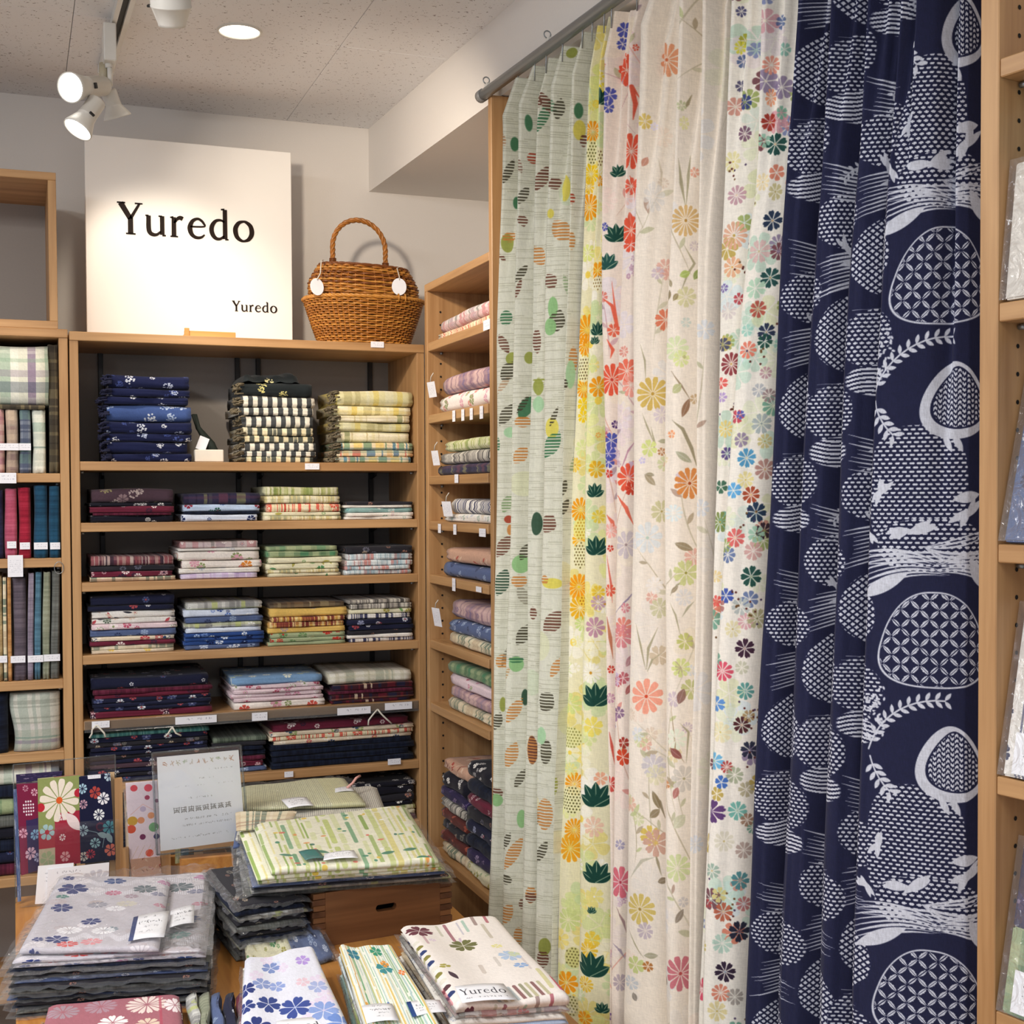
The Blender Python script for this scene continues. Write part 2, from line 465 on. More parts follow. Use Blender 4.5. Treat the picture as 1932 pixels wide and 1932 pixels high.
# downstand beam over the side shelves, slightly askew
def prism(poly, z0, z1):
    bm = bmesh.new(); vs = [bm.verts.new((x, y, z0)) for x, y in poly]; f = bm.faces.new(vs)
    r = bmesh.ops.extrude_face_region(bm, geom=[f]); 
    for v in r['geom']:
        if isinstance(v, bmesh.types.BMVert): v.co.z = z1
    bmesh.ops.recalc_face_normals(bm, faces=bm.faces); return bm
ZB = 2.355
struct('beam', prism([(xbeam(YW), YW), (xbeam(Y0), Y0), (1.32, Y0), (1.32, YW)], ZB, CEIL), WALL)
# nearer part of the side wall stands further in (the recess ends behind the curtains)
struct('wall_pier', prism([(1.24, 2.6), (1.24, Y0), (1.32, Y0), (1.32, 2.6)], 0, ZB), WALL)

# ------------------------------------------------------------------ shelving
HOLE = plain('peg_hole_black', (.06, .05, .04), .8)
GREY_BACK = plain('grey_back_board', (.60, .575, .55), .8, nscale=200)

def shelf_unit(name, origin, rz, width, depth, zs, ztop, label, back=True, th=.020, bth=.021, pin_rows=True, sides=(True, True), zbot=0.0, group=None, brackets=()):
    """local x = width, local y = depth (front at 0), z up. zs = top heights of boards"""
    t = empty(name, (origin[0], origin[1], 0), rz, label, 'shelving', group)
    for k, s in enumerate(sides):
        if not s: continue
        x0 = 0 if k == 0 else width - th
        p = obj('side_panel', box_me((x0, 0, zbot), (x0 + th, depth, ztop), .0012), WZ, t)
        if pin_rows:
            v = VF(); xi = x0 + th + .0006 if k == 0 else x0 - .0006
            z = zbot + .1
            while z < ztop - .05:
                for yy in (.035, depth - .04):
                    vs = []; n = 8
                    for a in range(n):
                        th_ = 2 * math.pi * a / n
                        vs.append(Vector((xi, yy + .0028 * math.cos(th_), z + .0028 * math.sin(th_))))
                    v.add((vs, [tuple(range(n)) if k else tuple(range(n))]))
                z += .032
            h = obj('peg_hole', v.me(sm=False), HOLE, p); h['kind'] = 'stuff'
    for z in zs:
        b = obj('shelf_board', box_me((th, .002, z - bth), (width - th, depth - .012, z), .0012), WX, t)
        v = VF()
        for xx in (th + .006, width - th - .006):
            for yy in (.035,):
                v.add(tube([(xx - .004, yy, z - bth - .004), (xx + .004, yy, z - bth - .004)], .0035, 8))
        obj('shelf_pin', v.me(), STEEL, b)['kind'] = 'stuff'
    if back: obj('back_panel', box_me((th, depth - .012, zbot), (width - th, depth - .004, ztop - .003)), GREY_BACK if not isinstance(back, bpy.types.Material) else back, t)
    for bx in brackets:
        bm = bmesh.new(); add_box(bm, (bx - .006, depth - .022, zbot), (bx + .006, depth - .0125, ztop - .02), .001)
        obj('wall_standard', bm, DARK_STEEL, t)
        for z in zs:
            bm = bmesh.new()
            vs = [bm.verts.new(c) for c in ((bx - .003, depth - .022, z - bth - .001), (bx - .003, depth - .07, z - bth - .001), (bx - .003, depth - .07, z - bth - .008), (bx - .003, depth - .022, z - bth - .017))]
            f = bm.faces.new(vs); r = bmesh.ops.extrude_face_region(bm, geom=[f])
            for q in r['geom']:
                if isinstance(q, bmesh.types.BMVert): q.co.x += .006
            bmesh.ops.recalc_face_normals(bm, faces=bm.faces)
            obj('bracket', bm, DARK_STEEL, t)
    return t

def zy(px, py, Y=YF): return on_y(px, py, Y).z
XL, XR = on_y(134, 900, YF).x, on_y(802, 900, YF).x
# heights of board tops read at the front edge
ZB_BACK = [zy(470, (a + b) / 2) for a, b in ((628, 648), (869, 875), (986, 980.5), (1100, 1083), (1236, 1211), (1359, 1325))]
ZB_BACK.append(zy(620, 1448)); ZB_BACK.append(zy(620, 1565)); ZB_BACK.append(.46); ZB_BACK.append(.12)
ZTOP = ZB_BACK[0]
DB = .285
back_unit = shelf_unit('shelf_unit', (XL, YF), 0, XR - XL, DB, ZB_BACK[1:], ZTOP + .002, 'oak shelf unit of folded cloth stacks under the white sign', back=True, pin_rows=False, brackets=(.085, .43, .485, .79))
obj('top_board', box_me((.0, -.003, ZTOP - .021), (XR - XL, DB + .06, ZTOP), .0015), WX, back_unit)
for p in [c for c in back_unit.children if c.name.startswith('side_panel')]:
    for v in p.data.vertices:
        if v.co.z > 1: v.co.z = min(v.co.z, ZTOP - .0212)
# far left unit and the empty box standing on it
XL2 = on_y(133, 900, YF).x - .002
ZL = [zy(60, 619), zy(60, 893), zy(60, 1054), zy(60, 1285), zy(60, 1421), .62, .35, .1]
left_unit = shelf_unit('shelf_unit', (XL2 - .85, YF), 0, .85, DB, ZL[1:], ZL[0] + .001, 'oak shelf unit of scarves and checked blankets under the empty box', pin_rows=False)
obj('top_board', box_me((0, -.003, ZL[0] - .02), (.85 - .0, DB + .06, ZL[0]), .0015), WX, left_unit)
for p in [c for c in left_unit.children if c.name.startswith('side_panel')]:
    for v in p.data.vertices:
        if v.co.z > 1: v.co.z = min(v.co.z, ZL[0] - .0202)
bx1 = on_y(107, 450, YF).x; bz1 = zy(107, 326)
bt = empty('display_box', (bx1 - .75, YF + .0, ZL[0]), 0, 'empty oak display box with a grey interior, on top of shelving', 'box')
hb = bz1 - ZL[0]
obj('side_panel', box_me((.75 - .018, 0, .018), (.75, .30, hb - .018), .001), WZ, bt)
obj('side_panel', box_me((0, 0, .018), (.018, .30, hb - .018), .001), WZ, bt)
obj('top_board', box_me((0, 0, hb - .018), (.75, .30, hb), .001), WX, bt)
obj('bottom_board', box_me((0, 0, 0), (.75, .30, .018), .001), WX, bt)
obj('back_panel', box_me((.018, .29, .018), (.732, .298, hb - .018)), GREY_BACK, bt)
# side unit (against the side wall, seen obliquely); local x runs toward the camera
XS = .962
ys0 = on_x(803, 900, XS).y; ys1 = 2.637
def zx(px, py, X=XS): return on_x(px, py, X).z
ZS = [(zx(806, a) + zx(921, b)) / 2 for a, b in ((643, 609), (778, 767), (893, 899), (981, 992), (1081, 1107), (1203, 1247), (1323, 1379))] + [.62, .30, .06]
ZS0 = (zx(806, 548) + zx(923, 491)) / 2
side_unit = shelf_unit('shelf_unit', (XS, ys0), R(-90), ys0 - ys1, .27, ZS, ZS0, 'narrow oak shelf unit of rolled cloths beside the curtains', back=plain('oak_back_board', (.42, .33, .25), .7, nscale=90), sides=(True, False))
obj('top_board', box_me((0, 0, ZS0 - .001), (ys0 - ys1, .27, ZS0 + .018), .001), WX, side_unit)
for p in [c for c in side_unit.children if c.name.startswith('side_panel')]:
    for v in p.data.vertices: v.co.z = min(v.co.z, ZS0 - .0012)
obj('partition_panel', box_me((ys0 - ys1, -.0, 0), (ys0 - ys1 + .02, .272, ZB - .002), .0012), WZ, side_unit)
# near cabinet at the far end of the curtains
OC = Vector((1.037, 1.203, 0)); AC = R(10.6)
dC = Vector((math.sin(AC), -math.cos(AC), 0)); nC = Vector((math.cos(AC), math.sin(AC), 0))
def zc_(px, py): return on_plane(px, py, OC, nC).z
ZC = [zc_(1873, 114), zc_(1861, 575), zc_(1853, 1026), zc_(1842, 1457), zc_(1838, 1893), .65, .35, .08]
rz_c = math.atan2(dC.y, dC.x)
near_unit = shelf_unit('shelf_unit', (OC.x, OC.y), rz_c, .62, .26, ZC, 2.34, 'oak shelf unit of packed cloths beyond the navy curtain', back=plain('oak_back_board2', (.50, .38, .27), .7, nscale=90), th=.025)
def cab(s, d, z):   # point in the near cabinet: s along the front, d into depth
    return Vector((OC.x, OC.y, 0)) + dC * s + nC * d + Vector((0, 0, z))
# ------------------------------------------------------------------ curtains
RODK = .055
def xrod(y): return .955 + (2.582 - y) * RODK
ZROD = on_x(940, 158, .957).z
SL = math.atan(RODK)
rdir = Vector((math.sin(SL), -math.cos(SL), 0)); rnor = Vector((-math.cos(SL), -math.sin(SL), 0))   # rnor points into the room
RP0 = Vector((.955, 2.61, 0))
A0 = .048
RPN = RP0 + rnor * (A0 - .02)        # ridge plane
def on_ridge(px, py):
    p = on_plane(px, py, RPN, rnor); q = p - RPN
    return q.dot(rdir), p.z

LV = [0, 330, 640, 1280, 1900]
RIDGES = [  # px of every fold's near edge at image rows LV
 [955, 951, 941, 930, 914], [988, 981, 976, 956, 940], [1020, 1012.6, 1008, 996, 985], [1046, 1037.5, 1028, 1016, 1010], [1084, 1077, 1071, 1059, 1036],
 [1116, 1105, 1090, 1070, 1056], [1134, 1127, 1112, 1102, 1096], [1144, 1139, 1139, 1144, 1149],
 [1190, 1180, 1170, 1158, 1156], [1216, 1206, 1203, 1193, 1178], [1284, 1274, 1264, 1258, 1261], [1330, 1324, 1322, 1312, 1295],
 [1380, 1369, 1357, 1342, 1320], [1436, 1425, 1394, 1353, 1332],
 [1512, 1491, 1473, 1436, 1402], [1572, 1554, 1536, 1501, 1473], [1637, 1617, 1599, 1569, 1550], [1700, 1675, 1662, 1632, 1614], [1841, 1839, 1839, 1837, 1834]]
RS = []
for row in RIDGES:
    sz = [on_ridge(x, y) for x, y in zip(row, LV)]
    if row[0] == 1841:
        RPD = RP0 - rnor * (.045 + .02)
        sz = []
        for x, y in zip(row, LV):
            p_ = on_plane(x, y, RPD, rnor); sz.append(((p_ - RPD).dot(rdir), p_.z))
    RS.append((np.array([s for s, z in sz][::-1]), np.array([z for s, z in sz][::-1])))
AMP = []
for i in range(len(RS)):
    wi = [RS[i + 1][0][2] - RS[i][0][2]] if i + 1 < len(RS) else []
    if i and i != len(RS) - 1: wi.append(RS[i][0][2] - RS[i - 1][0][2])
    AMP.append(min(A0, .55 * (sum(wi) / len(wi) if wi else .09)))
for i, row in enumerate(RIDGES[:-1]):
    pl = RP0 + rnor * (AMP[i] - .02); sz = []
    for x, y in zip(row, LV):
        p_ = on_plane(x, y, pl, rnor); sz.append(((p_ - pl).dot(rdir), p_.z))
    RS[i] = (np.array([q[0] for q in sz][::-1]), np.array([q[1] for q in sz][::-1]))
def ridge_s(i, z):
    s_, z_ = RS[i]
    return float(np.interp(z, z_, s_))
CUR = [(0, 5), (5, 7), (7, 9), (9, 12), (12, 14), (14, 18)]
ZT = ZROD - .016; ZBOT = .12; ZP = ZT - .105

def build_curtain(ci):
    i0, i1 = CUR[ci]
    last = ci == len(CUR) - 1
    NT = 44
    tv = []           # (interval, t)
    for i in range(i0, i1):
        for k in range(NT):
            tv.append((i, k / NT))
    if last: tv.append((i1 - 1, 1.0))
    else:
        tv = [q for q in tv if not (q[0] == i1 - 1 and q[1] > .48)]
    tv = [(i0, -.05), (i0, -.025)] + tv
    zs = np.concatenate([np.linspace(ZBOT, ZP - .25, 34), np.linspace(ZP - .22, ZP - .03, 10), np.linspace(ZP, ZT, 9)])
    r = np.random.RandomState(ci + 3)
    ph = r.rand(40) * 6.28
    P = np.zeros((len(tv), len(zs), 3))
    for b, z in enumerate(zs):
        up = min(1, max(0, (z - (ZP - .40)) / .40)); up2 = up * up * (3 - 2 * up)
        head = min(1, max(0, (z - ZP) / (ZT - ZP)))
        for a, (i, t) in enumerate(tv):
            s0 = ridge_s(i, z); s1 = ridge_s(i + 1, z); wdt = s1 - s0
            amp = (AMP[i] + (AMP[i + 1] - AMP[i]) * max(t, 0)) * (1 + .12 * math.sin(ph[i] + z * 1.7))
            tt = abs(((t + .5) % 1) - .5)
            cc_ = math.cos(2 * math.pi * t); body = (2 * abs(math.cos(math.pi * t)) ** .9 - 1) * .55 + cc_ * .45 + .10 * math.sin(6 * math.pi * t + ph[i + 19]) * (tt > .12)
            flat = last and i == i1 - 1
            if flat:     # broad nearly flat leading edge of the navy curtain
                body = 1 - (1 + .045 / amp) * t ** 1.15 - (.75 * math.exp(-((t - .70) / .07) ** 2)) * max(0, min(1, (z - 1.45) / .6)) - .5 * (t > .97)
                if t < .06: body = 1 - .0 * t
            nar = min(.24, .015 / wdt + .04)
            g = math.exp(-(tt / nar) ** 2)
            fin = 1 - .5 * (math.sin(tt / nar * 4.2) ** 2) * (tt < nar)
            pinch = -.75 + 1.65 * g * fin + .12 * math.cos(4 * math.pi * t)
            if head > 0: pinch = (pinch * (1 - .45 * head) - .30 * head) + .20 * math.exp(-(tt / .22) ** 2) * math.cos(tt / nar * 5.5) * min(1, head * 4)
            d = amp * (body * (1 - up2) + pinch * up2) + (0 if ci else 0)
            sft = .10 * wdt * math.sin(2 * math.pi * t) * (1 - up2) * (0 if flat else 1)
            if flat and t > .25: up2_ = 0; d = amp * body
            p = RP0 + rdir * (s0 + t * wdt + sft) + rnor * (d - .02 + A0 * .0)
            wob = .002 * math.sin(z * 9 + ph[i] + t * 3)
            p = p + rnor * (wob * (1 - head))
            P[a, b] = (p.x, p.y, z + (.003 * math.cos(2 * math.pi * t) if z == zs[0] else 0) )
    mid = P[:, 20, :]
    L = np.concatenate([[0], np.cumsum(np.hypot(*np.diff(mid[:, :2], axis=0).T))])
    UV = np.zeros((len(tv), len(zs), 2)); RL = np.zeros((len(tv), len(zs))); RL[1:] = np.cumsum(np.hypot(np.diff(P[..., 0], axis=0), np.diff(P[..., 1], axis=0)), 0); UV[..., 0] = .2 * L[:, None] / L[-1] + .8 * RL / RL[-1]; UV[..., 1] = (zs[None] - ZBOT) / (ZT - ZBOT)
    return P, UV, L[-1]
CURT = []
for ci in range(len(CUR)):
    P, UV, wid = build_curtain(ci)
    me = mesh_grid(P, UV, 'curtain')
    nu, nv = P.shape[:2]
    vv = [Vector(p) for p in P.reshape(-1, 3)]
    ff = [tuple(p.vertices) for p in me.polygons]
    CURT.append(dict(P=P, UV=UV, w=wid, me=me, bvh=BVHTree.FromPolygons(vv, ff), nv=nv))

def hit(ci, px, py):
    """where a line of sight meets the cloth, as print coordinates in metres"""
    c = CURT[ci]; loc, nrm, idx, dist = c['bvh'].ray_cast(CAM, ray(px, py))
    if loc is None: return None
    nv = c['nv']; i, j = divmod(idx, nv - 1)
    P = c['P']; a = Vector(P[i, j]); b = Vector(P[i + 1, j]); d = Vector(P[i, j + 1])
    e1 = b - a; e2 = d - a; q = loc - a
    g11, g12, g22 = e1.dot(e1), e1.dot(e2), e2.dot(e2); det = g11 * g22 - g12 * g12
    al = (q.dot(e1) * g22 - q.dot(e2) * g12) / det; be = (q.dot(e2) * g11 - q.dot(e1) * g12) / det
    U = c['UV']
    u = U[i, j, 0] + al * (U[i + 1, j, 0] - U[i, j, 0]); v = U[i, j, 1] + be * (U[i, j + 1, 1] - U[i, j, 1])
    zc = (loc - CAM).dot(fwd)
    return u * c['w'], v * (ZT - ZBOT), zc / F, dist
def place(ci, px, py):
    """print position, metres per pixel vertically and horizontally"""
    h = hit(ci, px, py)
    if h is None: return None
    h2 = hit(ci, px + 4, py); h1 = hit(ci, px - 4, py)
    mp = h[2]; a = mp
    c_ = [abs(h[0] - k[0]) / 4 for k in (h1, h2) if k]
    if c_: a = min(c_)
    a = min(max(a, .35 * mp), 1.7 * mp)
    return h[0], h[1], mp, a

C3 = lambda x, y: (900 + x / 3.018, y / 3.018)
C4 = lambda x, y: (900 + x / 3.018, 640 + y / 3.018)
C5 = lambda x, y: (900 + x / 2.963, 1280 + y / 2.963)
C6 = lambda x, y: (1400 + x / 3.019, y / 3.019)
C7 = lambda x, y: (1400 + x / 3.019, 640 + y / 3.019)
C8 = lambda x, y: (1400 + x / 2.962, 1280 + y / 2.962)
HT = ZT - ZBOT
H = hexc
def lerp(a, b, t): return tuple(x + (y - x) * t for x, y in zip(a, b))

# ---- 1: pale green-grey slub linen with striped leaves
CW = [c['w'] for c in CURT]
T0 = Tex(CW[0], HT, 900, H('#dcdccb'))
def slub(X, Y):
    yy = np.floor(Y / .0042); r = (np.sin(yy * 12.9898) * 43758.5453) % 1; ph = (np.sin(yy * 78.233) * 9631.7) % 1
    return ((np.sin(X * (14 + 20 * r) + ph * 40) > .15) & (((Y / .0042) % 1) < .42)).astype(float)
T0.full(slub, H('#b4b39c'), .55)
rr = random.Random(5)
cw_cols = dict(br='#6d4436', gn='#3f7550', or_='#c98645', yl='#dfd25a', lg='#8fbf80', ol='#98a04a', dk='#4a4636', rd='#a8452f', db='#2f4d3a', pg='#a9d3a6')
M0 = [  # crop, x, y, rx, ry, rot(deg), colour, striped
 (3,180,975,22,60,-20,'dk',1),(3,325,900,32,32,0,'rd',1),(3,375,1010,40,78,-30,'br',1),(3,445,1045,36,28,30,'br',1),(3,505,1070,30,75,0,'yl',0),(3,265,1110,24,46,-25,'dk',1),
 (3,230,1155,18,34,0,'gn',0),(3,262,1255,28,28,10,'br',1),(3,185,1385,50,52,0,'ol',0),(3,190,1350,46,24,10,'or_',1),(3,160,1465,26,22,40,'br',1),(3,480,1310,48,60,40,'or_',1),
 (3,345,1455,50,55,40,'or_',1),(3,545,1370,26,50,0,'or_',1),(3,425,1600,34,38,30,'br',1),(3,255,1555,22,50,-35,'dk',1),(3,165,1810,36,42,0,'gn',1),(3,435,1750,30,60,0,'lg',0),(3,455,1830,40,56,-20,'dk',1),(3,415,1860,34,48,0,'lg',0),
 (3,580,630,26,44,0,'gn',0),(3,585,740,34,56,0,'yl',0),(3,385,660,26,80,-20,'gn',1),(3,470,620,30,50,-10,'dk',1),(3,540,300,30,30,0,'ol',0),(3,350,580,18,30,0,'br',1),(3,400,590,30,60,30,'br',1),(3,215,820,24,40,0,'gn',0),(3,300,700,16,46,0,'gn',0),(3,420,1215,14,26,0,'yl',0),(3,540,1130,12,30,0,'rd',1),(3,240,1640,16,46,-15,'br',1),(3,610,800,14,36,0,'br',1),
 (4,200,110,34,36,0,'ol',0),(4,185,180,58,38,45,'dk',1),(4,300,105,28,34,0,'ol',0),(4,345,10,20,70,0,'br',1),(4,150,25,24,50,30,'br',1),(4,350,270,30,48,0,'ol',0),(4,355,235,30,18,0,'ol',1),(4,352,370,28,46,0,'pg',0),(4,280,390,34,60,-30,'gn',0),(4,265,370,16,50,-35,'dk',1),(4,265,470,46,32,0,'or_',1),(4,165,430,30,60,-35,'dk',1),
 (4,425,505,42,58,0,'yl',0),(4,440,440,14,50,-25,'dk',1),(4,425,600,42,72,-35,'gn',1),(4,250,660,34,48,-40,'or_',1),(4,550,120,24,76,0,'or_',1),(4,535,200,26,80,0,'pg',0),(4,500,255,16,30,0,'dk',1),(4,190,530,34,30,0,'pg',0),(4,180,1025,24,22,0,'rd',0),(4,188,1085,16,30,0,'or_',0),
 (4,340,1050,32,66,0,'db',0),(4,405,1050,40,46,-30,'br',1),(4,490,850,20,44,-20,'dk',1),(4,495,960,20,48,-30,'dk',1),(4,150,1180,34,60,-35,'br',1),(4,252,1280,52,52,0,'lg',0),(4,275,1210,26,44,-30,'dk',1),(4,240,1375,44,36,0,'or_',1),(4,140,1385,42,66,-20,'db',1),(4,430,1390,60,30,0,'yl',0),(4,385,1370,20,26,0,'or_',1),
 (4,435,1610,40,70,-45,'br',1),(4,270,1680,34,60,-35,'dk',1),(4,320,1560,20,36,0,'br',1),(4,145,1835,40,40,0,'or_',1),(4,225,1850,42,44,0,'lg',0),(4,225,1825,42,20,0,'gn',1),(4,450,1870,24,54,-30,'or_',1),(4,120,600,10,40,0,'gn',1),
 (5,145,145,18,42,0,'ol',0),(5,270,105,20,46,0,'db',0),(5,385,130,46,50,-40,'dk',1),(5,210,180,30,70,-35,'or_',1),(5,110,240,26,46,-25,'dk',1),(5,310,400,30,80,0,'or_',0),(5,312,400,30,80,0,'br',1),(5,380,410,34,70,0,'dk',1),(5,360,320,22,50,0,'pg',0),(5,190,430,34,66,-25,'or_',1),(5,240,560,20,50,-30,'dk',1),(5,108,640,34,28,0,'br',1),(5,108,680,34,36,0,'lg',0),(5,248,785,26,52,0,'lg',0),
 (5,375,760,44,90,0,'or_',1),(5,200,980,30,90,-30,'or_',1),(5,160,910,16,50,-30,'dk',1),(5,360,970,20,60,-30,'dk',1),(5,160,1125,30,28,0,'dk',1),(5,65,1100,36,60,-20,'gn',1),(5,298,1210,32,48,0,'or_',1),(5,298,1225,32,30,0,'br',1),(5,160,1320,30,60,-30,'or_',1),(5,250,1260,16,30,0,'br',1),(5,375,1500,36,50,0,'ol',0),(5,365,1570,36,50,0,'br',1),(5,230,1440,24,50,0,'or_',1),(5,65,470,18,50,0,'br',1),(5,435,600,16,50,0,'ol',1)]
CR = {3: C3, 4: C4, 5: C5, 6: C6, 7: C7, 8: C8}
SC = {3: 1 / 3.018, 4: 1 / 3.018, 5: 1 / 2.963, 6: 1 / 3.019, 7: 1 / 3.019, 8: 1 / 2.962}
for k in range(46):
    u_, v_ = rr.random() * CW[0], rr.random() * HT; an_ = R(90 + rr.choice((-1, 1)) * rr.uniform(20, 40))
    T0.leaf(u_, v_, rr.uniform(.030, .055), rr.uniform(.013, .024), an_, H(rr.choice(['#a8764e', '#5a5240', '#7f9a6a', '#b98a50', '#6d4436', '#4f7a5a'])), rr.uniform(.45, .85), stripe=.0060)
for pale in range(26):
    T0.disc(rr.random() * CW[0], rr.random() * HT, .018 + .014 * rr.random(), .02 + .014 * rr.random(), 0, rr.choice([H('#dfe3b0'), H('#c9dcb8'), H('#e6dba0')]), .45)
for cr, x, y, rx, ry, rot, cc, st in M0:
    q = place(0, *CR[cr](x, y))
    if not q: continue
    u, v, mp, a = q; k = SC[cr]
    ell = T0.disc if abs(rot) < 25 else T0.disc
    T0.disc(u, v, max(rx * k * a * 1.05, .006), ry * k * mp, R(-rot * .0), H(cw_cols[cc]), .92, stripe=.0060 if st else None) if rot == 0 else \
        T0.leaf(u, v, ry * 2.5 * k * mp, rx * 2.3 * k * a, R(90 + (rot if rot > 0 else rot)), H(cw_cols[cc]), .92, stripe=.0060 if st else None)
T0.weave(.05, seed=1)

def flowers(T, ci, items):
    """items: crop,x,y,r(px in crop),petals,colour,[gapcol/centre]"""
    for it in items:
        cr, x, y, r, n, c = it[:6]; cc = it[6] if len(it) > 6 else None; al = it[7] if len(it) > 7 else .95
        q = place(ci, *CR[cr](x, y))
        if not q: continue
        u, v, mp, a = q; k = SC[cr]
        T.flower(u, v, r * k * mp, n, H(c), cc=H(cc) if cc else None, alpha=al, asp=a / mp, fat=.35, notch=.08 if n < 9 else 0)
def spray(T, ci, items):
    """stems: crop, [(x,y)...], width m, colour"""
    for cr, pts, wd, c in items:
        uv = [place(ci, *CR[cr](x, y)) for x, y in pts]
        uv = [(q[0], q[1]) for q in uv if q]
        # drop stems that jump across a fold
        ok = len(uv) > 1 and all(math.hypot(uv[i + 1][0] - uv[i][0], uv[i + 1][1] - uv[i][1]) < .12 for i in range(len(uv) - 1))
        if ok: T.line(uv, wd, H(c), .85, taper=True)
def leaves(T, ci, items):
    for cr, x, y, L, W, rot, c in items:
        q = place(ci, *CR[cr](x, y))
        if q:
            u, v, mp, a = q; T.leaf(u, v, L * SC[cr] * mp, W * SC[cr] * a, R(rot), H(c), .9, vein=lerp(H(c), (1, 1, 1), .35))

# ---- 2: yellow and orange blossoms
T1 = Tex(CW[1], HT, 900, H('#efe9c4'))
rr = random.Random(9)
for k in range(260):
    c = rr.choice(['#e9ec9c', '#d8e39a', '#f7f3d8', '#f4e27a', '#fbf7ea', '#e7d87c', '#cfe0a8'])
    T1.flower(rr.random() * CW[1], rr.random() * HT, .012 + .022 * rr.random(), rr.choice((5, 6, 8)), H(c), alpha=.75, fat=.5, cc=H('#f3cf3a') if rr.random() < .35 else None, inner=.22)
for k in range(26):
    T1.flower(rr.random() * CW[1], rr.random() * HT, rr.uniform(.012, .022), rr.choice((10, 12, 14)), H(rr.choice(['#f0c43a', '#f2a52a', '#efe07a', '#dfe68e', '#fbf7e8'])), alpha=.9, cc=H('#c98a1a'), inner=.14)
OR, YE, DG, WH = '#f39c16', '#f6cf1c', '#1f4a3e', '#fbf6e6'
M1 = [(3,660,750,62,14,OR),(3,650,990,60,12,YE),(3,700,1030,30,8,OR),(3,640,1180,76,14,OR,'#fbd25a'),(3,640,1060,46,10,'#f3c93e'),(3,690,1540,50,8,OR),(3,630,1880,90,14,OR,'#fbd25a'),(3,550,1890,50,12,YE),(3,630,1440,50,9,'#e3ea8e'),
 (3,720,500,30,7,'#f3e23a'),(3,700,430,26,6,'#f0e050'),(3,660,600,30,8,'#e9e27a'),
 (4,620,30,60,14,OR,'#fbd25a'),(4,610,280,56,14,OR,'#fbd25a'),(4,690,270,60,9,OR),(4,605,370,40,6,YE),(4,605,440,36,7,YE),(4,690,545,16,6,'#f0a040'),(4,590,970,70,14,OR,'#fbd25a'),(4,690,1010,40,8,'#e9d04a'),(4,580,1140,46,10,'#f6b020'),(4,580,1410,76,14,OR,'#f6cf1c'),(4,585,1530,70,12,'#ecb01e'),(4,690,1440,40,8,'#ecc73a'),(4,680,740,50,9,'#e8b22a'),(4,520,1600,30,8,OR),(4,600,1620,44,10,'#cfe08e'),(4,570,1720,34,8,'#f3f0c0'),(4,560,1870,30,6,WH),(4,690,1500,44,9,'#c9a6b4'),(4,670,1640,60,9,'#c493a6'),(4,600,620,50,8,'#dfe8a0'),
 (5,520,140,60,9,'#d5e08e'),(5,645,270,60,6,'#f0df6a','#fff6d0'),(5,545,590,66,14,OR,'#fbd25a'),(5,545,845,64,16,OR,'#fbd25a'),(5,520,950,80,12,'#f0a51e'),(5,520,510,40,10,'#e9e48e'),(5,655,1220,56,6,'#f0e58e','#fff'),(5,640,1460,50,6,'#f0d04a'),(5,510,1350,70,10,'#d3de92'),(5,500,1700,66,9,OR),(5,620,1520,50,10,'#eec33a'),(5,600,1900,40,8,OR),(5,550,1560,40,9,'#d8d88a'),(5,690,560,40,6,'#f2b08e'),(5,650,830,60,9,'#eec7ac')]
flowers(T1, 1, M1)
def dotted(T, ci, cr, x, y, rx, ry, bg, dc):
    q = place(ci, *CR[cr](x, y))
    if not q: return
    u, v, mp, a = q; k = SC[cr]
    T.disc(u, v, rx * k * a, ry * k * mp, 0, H(bg), .9)
    p = .0058
    for i in range(-8, 9):
        for j in range(-12, 13):
            du, dv = (i + .5 * (j % 2)) * p, j * p
            if (du / (rx * k * a)) ** 2 + (dv / (ry * k * mp)) ** 2 < .9: T.disc(u + du, v + dv, .0014, .0016, 0, H(dc))
for it in [(3,660,870,44,70,'#f2eec0','#5a5a22'),(3,705,900,30,60,'#f2eec0','#6a4a22'),(3,690,1610,40,40,'#f4efcf','#8a6a32'),(4,610,170,46,74,'#f4f0c8','#5c4a22'),(4,590,1080,46,60,'#f0e88a','#b89020'),(4,590,1230,44,80,'#f1ecc0','#6a5a28'),(4,605,1490,30,30,'#f3d04a','#b06a10'),
           (5,520,330,60,60,'#e8e6a8','#8a8a42'),(5,530,680,80,80,'#f0edbc','#4e4a1e'),(5,470,680,30,80,'#efe9d8','#4a4a3a'),(5,540,1560,50,60,'#d6d38a','#6a6430'),(5,530,1830,60,60,'#dcd7a8','#6a6430')]:
    dotted(T1, 1, *it)
def darkleaf(T, ci, cr, x, y, r, c='#17443a', half=True):
    q = place(ci, *CR[cr](x, y))
    if not q: return
    u, v, mp, a = q; k = SC[cr] * mp * r
    for j, an in enumerate((150, 120, 92, 64, 34)):
        an = R(an); L = k * (1.5 if j in (1, 2, 3) else 1.2)
        T.leaf(u + math.cos(an) * L * .5 * a / mp, v - k * .5 + math.sin(an) * L * .5, L * 1.05, k * .62, an, H(c), 1.0, vein=H('#c9d6b0'))
for it in [(3,690,1880,50),(4,670,10,30),(4,670,870,52),(4,680,1190,70),(3,700,560,60),(5,665,110,84),(5,665,670,88),(5,670,1100,80),(5,640,1620,92),(5,640,1300,26),(5,700,1850,40)]:
    darkleaf(T1, 1, *it)
T1.weave(.05, seed=2)

